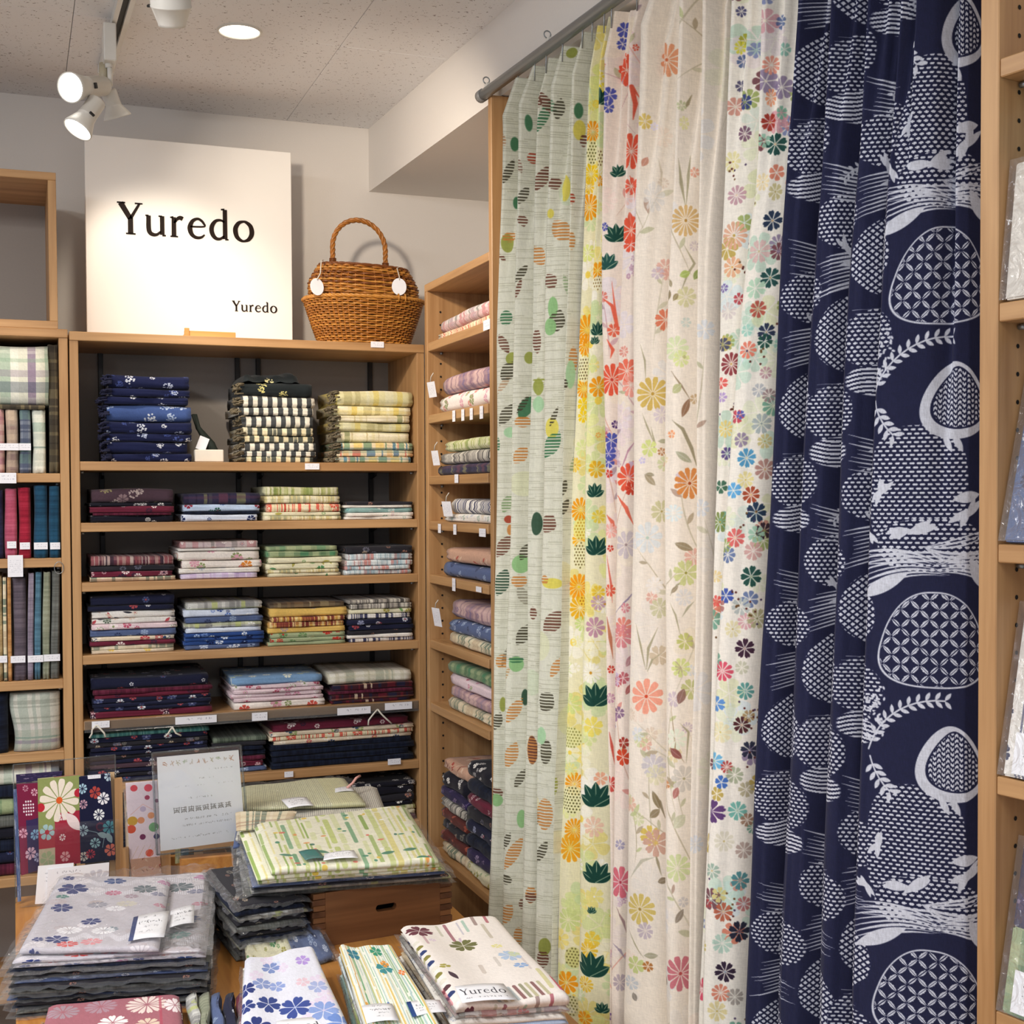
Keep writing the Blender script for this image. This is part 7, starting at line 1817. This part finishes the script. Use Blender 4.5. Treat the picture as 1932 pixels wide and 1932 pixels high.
sheet([(246, 1622), (302, 1616), (306, 1668), (250, 1674)], .004, FAB['peachr'], 'printed_cloth', wr, off=.001)
sheet([(233, 1490), (243, 1489), (252, 1660), (240, 1664)], .003, FAB['multi'], 'printed_cloth', wr, off=-.008)
sheet([(230, 1470), (306, 1462), (314, 1672), (238, 1680)], .0008, ACRYL, 'clear_sleeve', wr, off=.008)
# the clear card holder with the printed notice
sg = empty('card_holder', (c0.x + .12, c0.y - .04, ZTB), 0, 'clear acrylic card holder with a white notice, tilted beside the mats', 'sign')
nt_ = Tex(.165, .205, 1900, H('#f8f9fb')); g_ = (.47, .45, .42)
for k in range(11):
    c_ = [H('#b9876a'), H('#c4a892'), H('#b8b49a'), H('#a8b89a'), H('#c9c0b4')][k % 5]
    x_ = .010 + k * .0135
    for q in range(4): nt_.line([(x_ + rng.random() * .010, .183 + rng.random() * .012), (x_ + rng.random() * .010, .183 + rng.random() * .012)], .0014, c_, .8)
for y_, x0_, x1_, h_, sd, dn in ((.062, .05, .145, .0045, 3, .8), (.048, .045, .14, .0045, 5, .95), (.022, .02, .135, .0045, 8, .8), (.108, .06, .11, .004, 9, .6), (.150, .08, .12, .003, 10, .4), (.168, .09, .15, .003, 11, .4), (.135, .03, .15, .0025, 12, .25)):
    tex_scribble(nt_, x0_, x1_, y_, h_, g_, sd, dn)
for k in range(8):       # row of larger dense characters
    x_ = .030 + k * .0145; hh = .0135
    rk = random.Random(90 + k)
    for q in range(3): nt_.line([(x_, .079 + hh * (.15 + .33 * q)), (x_ + .0105, .079 + hh * (.17 + .33 * q))], .0010, g_)
    for q in range(3): 
        xx = x_ + .0105 * (.1 + .4 * q); nt_.line([(xx, .079 + hh * rk.uniform(0, .3)), (xx + rk.uniform(-.002, .002), .079 + hh * rk.uniform(.7, 1))], .0010, g_)
    nt_.line([(x_, .079), (x_ + .005, .079 + hh * .5)], .0009, g_); nt_.line([(x_ + .0105, .079), (x_ + .006, .079 + hh * .5)], .0009, g_)
NOTICE = cloth_mat('notice_print', nt_, rough=.4, sheen=0, bump=0, spec=.4)
sheet([(296, 1429), (450, 1415), (463, 1584), (303, 1606)], .0006, NOTICE, 'notice', sg, off=.042)
fo = .046
sheet([(287, 1421), (454, 1406), (470, 1594), (296, 1613)], .0022, ACRYL, 'front_sheet', sg, off=fo)
sheet([(289, 1423), (454, 1408), (470, 1596), (297, 1614)], .0022, ACRYL, 'back_sheet', sg, off=fo - .008)
cs = [(287, 1421), (454, 1406), (470, 1594), (296, 1613)]
for k in range(4):
    q = [stand_pt(*cs[k], fo - .003) - sg.location, stand_pt(*cs[(k + 1) % 4], fo - .003) - sg.location]; obj('polished_edge', mesh_vf(*tube(q, .0022, 6)), ACRYL_EDGE, sg)
fa, fb = stand_pt(330, 1610, fo - .004), stand_pt(440, 1597, fo - .004)
dd = (pB - pA).normalized(); nn = Vector((dd.y, -dd.x, 0))
cc_ = [fa, fb, fb + nn * .035, fa + nn * .035]
bm = prism([(q.x - sg.location.x, q.y - sg.location.y) for q in cc_], fa.z - .003 - ZTB, fa.z - .001 - ZTB); obj('clear_foot', bm, ACRYL, sg)
# low wooden plinth the card holder stands on (hidden behind the grey pile)
pass
bm = prism([((fa.x + fb.x) / 2 - .05, fa.y - .01), ((fa.x + fb.x) / 2 + .05, fa.y - .02), ((fa.x + fb.x) / 2 + .05, fa.y - .05), ((fa.x + fb.x) / 2 - .05, fa.y - .04)], ZTB + .0005, fa.z - .0032)
pl_ = obj('wooden_plinth', bm, WTAB); tag(pl_, 'low oak plinth behind the grey mats, carrying the card holder', 'plinth')
# ------------------------------------------------------------------ white sign board
SY = YF + .17
sTLx, sTLz = on_y(159, 252, SY).x, on_y(159, 252, SY).z
sTR = on_y(549, 288, SY); sBR = on_y(556, 634, SY)
sw_ = sTR.x - sTLx; zb = ZTOP + .0006
sh_ = (sTLz + sTR.z) / 2 - zb
SIGNM = plain('sign_white', (.94, .925, .90), .45, nscale=3, namt=.01)
sgn = empty('shop_sign', (sTLx, SY, zb), 0, 'large white board lettered Yuredo twice, standing on the shelving', 'sign')
obj('board', box_me((0, 0, 0), (sw_, .022, sh_), .0012), SIGNM, sgn)
INK = plain('brown_black_vinyl', (.11, .06, .035), .6, spec=.15)
def letter_mesh(run_list, depth=.0016):
    vf = VF()
    for pts in run_list:
        n = len(pts)
        L = []; Rr = []
        for i, (x, y, w_) in enumerate(pts):
            a = pts[max(i - 1, 0)]; b = pts[min(i + 1, n - 1)]
            dx, dy = b[0] - a[0], b[1] - a[1]; q = math.hypot(dx, dy) or 1; nx_, ny_ = -dy / q, dx / q
            L.append((x + nx_ * w_ / 2, y + ny_ * w_ / 2)); Rr.append((x - nx_ * w_ / 2, y - ny_ * w_ / 2))
        vs = [Vector((p[0], 0, p[1])) for p in L + Rr] + [Vector((p[0], -depth, p[1])) for p in L + Rr]
        N = 2 * n; fs = []
        for i in range(n - 1):
            fs += [(i, i + 1, n + i + 1, n + i), (N + i, N + n + i, N + n + i + 1, N + i + 1), (i, N + i, N + i + 1, i + 1), (n + i, n + i + 1, N + n + i + 1, N + n + i)]
        fs += [(0, n, N + n, N), (n - 1, N + n - 1, N + 2 * n - 1, 2 * n - 1)]
        vf.add((vs, fs))
    me = vf.me(sm=False); bm = bmesh.new(); bm.from_mesh(me); bmesh.ops.recalc_face_normals(bm, faces=bm.faces); bm.to_mesh(me); bm.free(); return me
def smooth_run(pts, k=4):
    if len(pts) < 4: return pts
    out = []; P = [np.array(p) for p in pts]; closed = np.allclose(P[0][:2], P[-1][:2])
    for i in range(len(P) - 1):
        p0 = P[i - 1] if i else (P[-2] if closed else P[0]); p1, p2 = P[i], P[i + 1]; p3 = P[i + 2] if i + 2 < len(P) else (P[1] if closed else P[-1])
        for j in range(k):
            t = j / k; out.append(tuple(.5 * ((2 * p1) + (-p0 + p2) * t + (2 * p0 - 5 * p1 + 4 * p2 - p3) * t * t + (-p0 + 3 * p1 - 3 * p2 + p3) * t ** 3)))
    out.append(tuple(P[-1])); return out
def word_on_sign(word, x0, y0, h, wtot):
    k = wtot / (word_width(word, 1.0) - .1) / h
    runs = {}; x = x0
    for ch in word:
        adv, sts = LET[ch]
        rl = [smooth_run([(a * h * k, b * h, w_ * h * 1.4) for a, b, w_ in st]) for st in sts]
        o = obj('letter', letter_mesh(rl), INK, sgn); o.location = (x, -.0002, y0)
        x += (adv + .10) * h * k
def sx_(px, py): q = on_y(px, py, SY); return q.x - sTLx, q.z - zb
a = sx_(222, 441); b = sx_(480, 456)
word_on_sign('Yuredo', a[0], (a[1] + b[1]) / 2, (sx_(400, 410)[1] - sx_(400, 451)[1]) * .93, b[0] - a[0])
a = sx_(438, 587); b = sx_(523, 590)
word_on_sign('Yuredo', a[0], (a[1] + b[1]) / 2, (sx_(480, 577)[1] - sx_(480, 589)[1]) * 1.05, b[0] - a[0])
# little wooden stand in front of the sign
ea = on_y(347, 622, SY - .10); eb = on_y(444, 630, SY - .10)
ez = empty('wooden_rest', (ea.x, SY - .10, ZTOP + .0006), 0, 'small pale oak ledge rest in front of the white board', 'wooden rest')
PALE = wood('pale_oak', hexc('#d8a45e'), hexc('#c08a48'), 0, .4)
obj('ledge', box_me((0, 0, 0), (eb.x - ea.x, .06, .012), .001), PALE, ez)
obj('lip', box_me((.0, -.006, 0), (eb.x - ea.x, -.0002, .020), .001), PALE, ez)
obj('end_block', box_me((0, -.010, 0), (.012, -.0062, .026), .001), PALE, ez)

# ------------------------------------------------------------------ wicker basket
def wick(name, c, rough=.38):
    m = plain(name, c, rough, nscale=90, namt=.45, bump=.3); return m
WK1 = wick('willow_honey', (.66, .42, .17)); WK2 = wick('willow_dark', (.48, .27, .11)); WK3 = wick('willow_light', (.78, .54, .24))
BY = YF + .14
kx = (on_y(690, 636, BY).x + on_y(684, 636, BY).x) / 2
bkt = empty('wicker_basket', (kx, BY, ZTOP), 0, 'honey brown wicker basket with tall arched handle and two white tags', 'basket')
pm = 1 / 770 / 1.0
pxm = (on_y(700, 600, BY).x - on_y(600, 600, BY).x) / 100      # metres per pixel here
def ell(a, rx, ry, p=2.4):
    c, s = math.cos(a), math.sin(a); return (rx * math.copysign(abs(c) ** (2 / p), c), ry * math.copysign(abs(s) ** (2 / p), s))
zr = 88 * pxm; zt2 = 150 * pxm
def prof_low(f): return (80 + 29 * f ** .9) * pxm, (48 + 18 * f) * pxm
def prof_up(f): g = math.sin(f * math.pi * .62 + .9); return (90 + 10 * g) * pxm * (1 - .22 * max(0, f - .45)) , (52 - 16 * f) * pxm
def weave_rows(prof, z0, z1, n, ns, rad, mats, amp, tilt=0.0, off=(0, 0)):
    for mi in range(len(mats)):
        vf = VF()
        for k in range(n):
            if (k + (k // 3)) % len(mats) != mi: continue
            f = (k + .5) / n; rx, ry = prof(f); z = z0 + (z1 - z0) * f; pts = []
            r = random.Random(k * 7 + int(z0 * 1000)); N = ns * 4
            for i in range(N):
                a = 2 * math.pi * i / N; d = amp * math.cos(a * ns / 1.0 + (math.pi if k % 2 else 0))
                x, y = ell(a, rx + d, ry + d); pts.append((x + off[0] * f, y + off[1] * f, z + tilt * x + r.uniform(-.0004, .0004)))
            vf.add(tube(pts, rad, 6, closed=True))
        o = obj('willow_weave', vf.me(), mats[mi], bkt); o['kind'] = 'stuff'
weave_rows(prof_low, .003, zr - .004, 20, 30, .0026, [WK1, WK3, WK1], .0036)
weave_rows(prof_up, zr + .002, zt2 - .002, 13, 22, .0031, [WK2, WK1, WK3], .0042, tilt=-.03)
vs_ = VF()
for i in range(60):
    a = 2 * math.pi * (i + .5) / 60
    vs_.add(tube([(*ell(a, *prof_low(f)), .002 + (zr - .004) * f) for f in (0, .25, .5, .75, 1)], .0015, 5))
obj('willow_stakes', vs_.me(), WK3, bkt)['kind'] = 'stuff'
vs_ = VF()
for i in range(44):
    a = 2 * math.pi * (i + .5) / 44
    vs_.add(tube([(ell(a, *prof_up(f))[0], ell(a, *prof_up(f))[1], zr + (zt2 - zr) * f - .03 * ell(a, *prof_up(f))[0]) for f in (0, .3, .6, 1)], .0018, 5))
obj('willow_stakes', vs_.me(), WK1, bkt)['kind'] = 'stuff'
# inner shell coloured dark as the shade behind the weave, so nothing shows through
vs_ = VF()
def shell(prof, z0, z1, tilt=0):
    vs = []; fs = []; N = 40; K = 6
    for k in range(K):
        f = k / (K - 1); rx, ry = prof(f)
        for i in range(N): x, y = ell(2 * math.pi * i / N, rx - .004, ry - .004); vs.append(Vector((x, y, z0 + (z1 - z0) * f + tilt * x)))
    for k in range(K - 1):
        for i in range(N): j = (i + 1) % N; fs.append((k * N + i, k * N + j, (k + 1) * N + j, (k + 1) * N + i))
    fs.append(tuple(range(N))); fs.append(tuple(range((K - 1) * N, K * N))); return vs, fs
vs_.add(shell(prof_low, .002, zr - .003)); obj('shadow_shell', vs_.me(), plain('willow_shadow', (.20, .11, .05), .8), bkt)
obj('shadow_shell', mesh_vf(*shell(prof_up, zr, zt2 - .004, -.03)), plain('willow_shadow2', (.24, .14, .06), .8), bkt)
def braid(path, rad, strands, turns, mat, name, closed=False):
    vf = VF(); P = [Vector(p) for p in path]; n = len(P)
    for s in range(strands):
        pts = []
        for i in range(n):
            t = (P[(i + 1) % n] - P[i - 1]) if closed else (P[min(i + 1, n - 1)] - P[max(i - 1, 0)]); t.normalize()
            a = Vector((0, 1, 0)); a = (a - t * a.dot(t)); 
            if a.length < .1: a = Vector((1, 0, 0)) - t * t.x
            a.normalize(); b = t.cross(a); th = 2 * math.pi * (s / strands + turns * i / n)
            pts.append(P[i] + (a * math.cos(th) + b * math.sin(th)) * rad * .55)
        vf.add(tube(pts, rad * .62, 6, closed=closed))
    return obj(name, vf.me(), mat, bkt)
rxr, ryr = prof_low(1.0)
braid([(*ell(2 * math.pi * i / 240, rxr + .004, ryr + .004), zr) for i in range(240)], .0048, 3, 26, WK3, 'rolled_rim', True)
rx2, ry2 = prof_up(1.0)
braid([(ell(2 * math.pi * i / 200, rx2 + .001, ry2 + .001)[0], ell(2 * math.pi * i / 200, rx2 + .001, ry2 + .001)[1], zt2 - .001 - .03 * ell(2 * math.pi * i / 200, rx2, ry2)[0]) for i in range(200)], .0040, 3, 12, WK2, 'upper_rim', True)
hw = 50 * pxm; hz = zt2 - .025; hp = []
for i in range(90):
    t = i / 89; 
    if t < .22: x, z = -hw, hz + (.075) * (t / .22)
    elif t > .78: x, z = hw, hz + .075 * ((1 - t) / .22)
    else:
        a = math.pi * (t - .22) / .56; x, z = -hw * math.cos(a), hz + .075 + 52 * pxm * math.sin(a)
    hp.append((x - 8 * pxm, 0, z - .03 * x))
braid(hp, .0062, 3, 9, WK1, 'arched_handle')
v = VF()
for sgx in (-1, 1):
    for k in range(7):
        z = zt2 - .004 + k * .0035; v.add(tube([(sgx * hw - 8 * pxm + .0082 * math.cos(a), .0082 * math.sin(a), z - .03 * sgx * hw) for a in [q * math.pi / 5 for q in range(10)]], .0016, 5, closed=True))
obj('handle_wrap', v.me(), WK2, bkt)
v = VF()
for ax in (.55, .62): 
    x, y = ell(-math.pi * ax * .62, rxr + .004, ryr + .004); v.add(tube([(x + .001, y - .008 * math.cos(a), zr + .010 * math.sin(a)) for a in [q * math.pi / 5 for q in range(10)]], .0016, 5, closed=True))
obj('clasp_loop', v.me(), WK3, bkt)
# round tags on strings
for tx, tz, rx_, lean in ((598, 541, .0185, .5), (753, 541, .019, -.5)):
    p = on_y(tx, tz, BY - .075); l = p - bkt.location
    prof = [(0, .0004), (rx_, .0004), (rx_, -.0004), (0, -.0004)]
    vs, fs = lathe(prof, 28); me = mesh_vf(vs, fs, sm=False); o = obj('round_tag', me, PAPER, bkt); o.location = l; o.rotation_euler = (R(82), R(6 * lean), R(24 * lean)); o.scale = (1, 1.2, 1)
    top = on_y(tx + (8 if tx < 700 else -4), 492 if tx < 700 else 506, BY - .055) - bkt.location
    obj('string', mesh_vf(*tube([l + Vector((0, -.001, .018)), (l + top) / 2 + Vector((.002, -.006, 0)), top, top + Vector((.008, .012, .004))], .0014, 6)), STRING, bkt)

# ------------------------------------------------------------------ ceiling lights
GLOW = emit('lamp_face', (1, .98, .93), 9.0); GLOW2 = emit('downlight_face', (1, .97, .90), 6.0)
dp = on_z(452, 58, CEIL); dr = .040
dpm = (on_z(492, 58, CEIL) - on_z(412, 58, CEIL)).length / 2
dl = empty('ceiling_downlight', (dp.x, dp.y, CEIL), 0, 'round recessed ceiling downlight, glowing, with thin white ring', 'ceiling light')
obj('trim_ring', mesh_vf(*lathe([(dpm * .93, -.0005), (dpm * .95, -.004), (dpm * 1.04, -.004), (dpm * 1.06, -.0003)], 40)), WHITE_METAL, dl)
obj('lamp_face', mesh_vf(*lathe([(0, -.0022), (dpm * .5, -.0022), (dpm * .93, -.0008)], 40)), GLOW2, dl)
lamp('downlight_lamp', 'SPOT', (dp.x, dp.y, CEIL - .01), 16, (1, .90, .78), (dp.x, dp.y, 0), spot_size=R(110), spot_blend=.8, shadow_soft_size=.05)
# track along the ceiling
t1_, t2_ = on_z(198, 150, CEIL - .02), on_z(212, 78, CEIL - .02)
dirt = Vector((on_z(233, 0, CEIL - .02).x - on_z(206, 96, CEIL - .02).x, on_z(233, 0, CEIL - .02).y - on_z(206, 96, CEIL - .02).y, 0)).normalized()
tend = on_z(200, 138, CEIL - .02); tend.z = CEIL
trk = empty('lighting_track', tend, 0, 'white ceiling track with a dark slot, running toward the camera', 'lighting track')
perp = Vector((dirt.y, -dirt.x, 0)); LT = 2.2
def tbox(w0, w1, z0, z1, a=0, b=LT): 
    c = [dirt * a + perp * w0, dirt * b + perp * w0, dirt * b + perp * w1, dirt * a + perp * w1]; return prism([(q.x, q.y) for q in c], z0, z1)
obj('rail_side', tbox(-.017, -.007, -.019, -.0003), WHITE_METAL, trk); obj('rail_side', tbox(.007, .017, -.019, -.0003), WHITE_METAL, trk)
obj('slot', tbox(-.0069, .0069, -.010, -.0004), plain('slot_dark', (.12, .11, .08), .6), trk)
obj('end_cap', tbox(-.018, .018, -.021, -.0002, -.012, -.0002), WHITE_METAL, trk)
def spot_head(name, base_px, axis_px0, axis_px1, Yd, toward, label, L=.11, r0=.022, r1=.043, energy=10, tgt=None, glow=True, group='spotlights clustered at the track end'):
    """bell-shaped spot; axis from neck pixel to face pixel at depth Yd (face offset by toward)"""
    a = on_y(*axis_px0, Yd); b = on_y(*axis_px1, Yd + toward)
    ax = (b - a).normalized(); L = (b - a).length
    e = empty(name, a, 0, label, 'spotlight', group); e.rotation_mode = 'QUATERNION'; e.rotation_quaternion = ax.to_track_quat('Z', 'Y')
    prof = [(0, 0), (r0 * .9, 0), (r0, .004), (r0, L * .52), (r0 * 1.04, L * .53), (r0 * 1.04, L * .56), (r0 * 1.02, L * .58), (r1 * .9, L * .86), (r1, L * .96), (r1, L), (r1 * .93, L), (r1 * .9, L * .95)]
    if r1 < r0: prof = [(0, 0), (r0 * .9, 0), (r0, .004), (r0 * 1.0, L * .50), (r0 * 1.02, L * .505), (r0 * 1.02, L * .54), (r0 * .98, L * .55), (r1 * 1.05, L * .93), (r1, L), (r1 * .93, L), (r1 * .9, L * .95)]
    obj('bell_housing', mesh_vf(*lathe(prof, 36)), WHITE_METAL, e)
    obj('lamp_face', mesh_vf(*lathe([(0, L * .985), (r1 * .5, L * .98), (r1 * .905, L * .955)], 36)), GLOW if glow else plain('dull_face', (.6, .6, .58), .3), e)
    obj('clip', box_me((r0 * .98, -.006, L * .50), (r0 * 1.04 + .004, .006, L * .56), .001), DARK_STEEL, e)
    if energy:
        l = lamp(name + '_lamp', 'SPOT', b + ax * .01 + ((Vector(tgt) - b).normalized() * .03 if tgt else ax * 0), energy, (1, .86, .70), tgt or (b + ax), spot_size=R(75), spot_blend=.7, shadow_soft_size=.035)
    return e, a, b
YS = 2.93
s1 = spot_head('track_spotlight', None, (196, 162), (132, 165), YS, -.09, 'track spotlight facing the camera side, showing its glowing disc', energy=9, tgt=(-.9, .6, .6), r0=.021, r1=.031)
s2 = spot_head('track_spotlight', None, (184, 190), (146, 245), YS - .06, -.02, 'track spotlight hanging lowest and tilted toward the empty box', energy=7, tgt=(-.55, 3.4, .9), r0=.019, r1=.031)
s3 = spot_head('track_spotlight', None, (204, 170), (222, 222), YS + .02, .015, 'track spotlight tilted toward the white board', energy=7, tgt=(.35, 3.35, 2.0), r0=.017, r1=.030)
s4 = spot_head('track_spotlight', None, (320, -30), (325, 50), 2.2, .03, 'single track spotlight above, cut by the photo edge', energy=34, tgt=(1.15, 3.5, 1.9), r0=.033, r1=.022, group='single spotlight nearer the camera')
# arms to the track
armm = empty('spotlight_stem', on_y(206, 95, YS), 0, 'white jointed stem joining the spotlights to the track', 'lamp stem')
def arm(parent, pxs, rad, Yd, mat=WHITE_METAL, name='rod'):
    pts = [on_y(x, y, Yd) - parent.location for x, y in pxs]; return obj(name, mesh_vf(*tube(pts, rad, 12)), mat, parent)
top = on_y(206, 95, YS); zc2 = CEIL - .022 - top.z
obj('adapter', box_me((-.013, -.03, -.030), (.013, .03, zc2), .002), WHITE_METAL, armm)
arm(armm, [(205, 105), (206, 128)], .0085, YS); arm(armm, [(207, 126), (208, 162)], .0055, YS)
arm(armm, [(196, 120), (196, 160)], .010, YS + .012, plain('bracket_beige', (.70, .66, .56), .4), 'swivel_block')
arm(armm, [(208, 160), (190, 178), (150, 180)], .004, YS - .01, name='yoke')
# ------------------------------------------------------------------ packed cloths in the near cabinet
def cab_item(z, s0, s1, h, d0, d1, mat, label, lab=None, film=True, t=.012):
    """leaning packet: bottom edge at depth d0, top at d1"""
    sh = max(0, .034 - s0); s0 += sh; s1 += sh
    e = empty('packed_cloth', cab((s0 + s1) / 2, d0, z), 0, label, 'packed cloth', 'packed cloths in the near unit')
    def P(s, k): return cab(s, d0 + (d1 - d0) * k, z + h * k) - e.location
    up = (P(s0, 1) - P(s0, 0)).normalized(); nrm = dC.cross(up); nrm = nrm if nrm.dot(nC) < 0 else -nrm
    def slab(a, b, k0, k1, off, th, name, m, bev=.0):
        q = [P(a, k0), P(b, k0), P(b, k1), P(a, k1)]; vs = [v + nrm * (off + th) for v in q] + [v + nrm * off for v in q]
        me = bpy.data.meshes.new(name); me.from_pydata([tuple(v) for v in vs], [], [(0, 1, 2, 3), (7, 6, 5, 4), (0, 4, 5, 1), (1, 5, 6, 2), (2, 6, 7, 3), (3, 7, 4, 0)])
        ul = me.uv_layers.new(name='uv'); w_ = b - a
        cs = [(0, 0), (1, 0), (1, 1), (0, 1)] * 2; s_ = (1, 1) if name == 'paper_label' else (w_ / TS, h * (k1 - k0) / TS)
        for l, dd in zip(me.loops, ul.data): dd.uv = (cs[l.vertex_index][0] * s_[0], cs[l.vertex_index][1] * s_[1])
        bm = bmesh.new(); bm.from_mesh(me); bmesh.ops.recalc_face_normals(bm, faces=bm.faces)
        if bev: bmesh.ops.bevel(bm, geom=bm.edges[:], offset=bev, segments=2, affect='EDGES')
        bm.to_mesh(me); bm.free()
        return obj(name, me, m, e)
    for a, b, k0, k1, m in mat: slab(s0 + (s1 - s0) * a, s0 + (s1 - s0) * b, k0, k1, 0, t, 'cloth', m, .002)
    if lab: slab(s0 + .012, s0 + .075, .02, .02 + .046 / h, t + .0006, .0006, 'paper_label', lab)
    if film: slab(s0 - .006, s1 + .006, 0.0, 1.03, t + .0016, .0005, 'clear_sleeve', FILM)
    return e
def zrow(k): return ZC[k] + .0008
def s_of(px, py, d): 
    p = on_plane(px, py, OC + nC * d, nC); return (p - OC).dot(dC)
LABC = label_tex(.063, .046, 71); 
s0 = s_of(1893, 560, .05)
cab_item(zrow(1), s_of(1900, 560, .012), s_of(1900, 560, .012) + .2, .155, .012, .03, [(0, 1, 0, 1, plain('cream_packet', (.86, .84, .80), .7))], 'cream board packet on the second cabinet shelf', None)
cab_item(zrow(1), s_of(1912, 560, .05), s_of(1912, 560, .05) + .2, .24, .05, .09, [(0, 1, 0, 1, FAB['tealf'])], 'teal watercolour print packet behind the cream board', None)
cab_item(zrow(2), s_of(1888, 1010, .012), s_of(1888, 1010, .012) + .2, .235, .012, .07, [(0, .22, 0, 1, FAB['slate']), (.22, .34, 0, 1, FAB['plnavy']), (.34, 1, 0, 1, FAB['tealf'])], 'slate blue packet on the third cabinet shelf', None)
cab_item(zrow(3), s_of(1882, 1440, .012), s_of(1882, 1440, .012) + .2, .19, .012, .05, [(0, .28, 0, 1, FAB['navyst']), (.28, 1, 0, .5, FAB['blkred']), (.28, 1, .5, 1, FAB['navyw'])], 'striped navy packet with white label, fourth cabinet shelf', LABC)
cab_item(zrow(4), s_of(1878, 1875, .012), s_of(1878, 1875, .012) + .2, .19, .012, .05, [(0, .25, 0, .5, FAB['greenp']), (0, .25, .5, 1, FAB['purp']), (.25, 1, 0, .55, FAB['dusk']), (.25, 1, .55, 1, FAB['lilac'])], 'patchwork mauve packet with white label, lowest visible cabinet shelf', LABC)
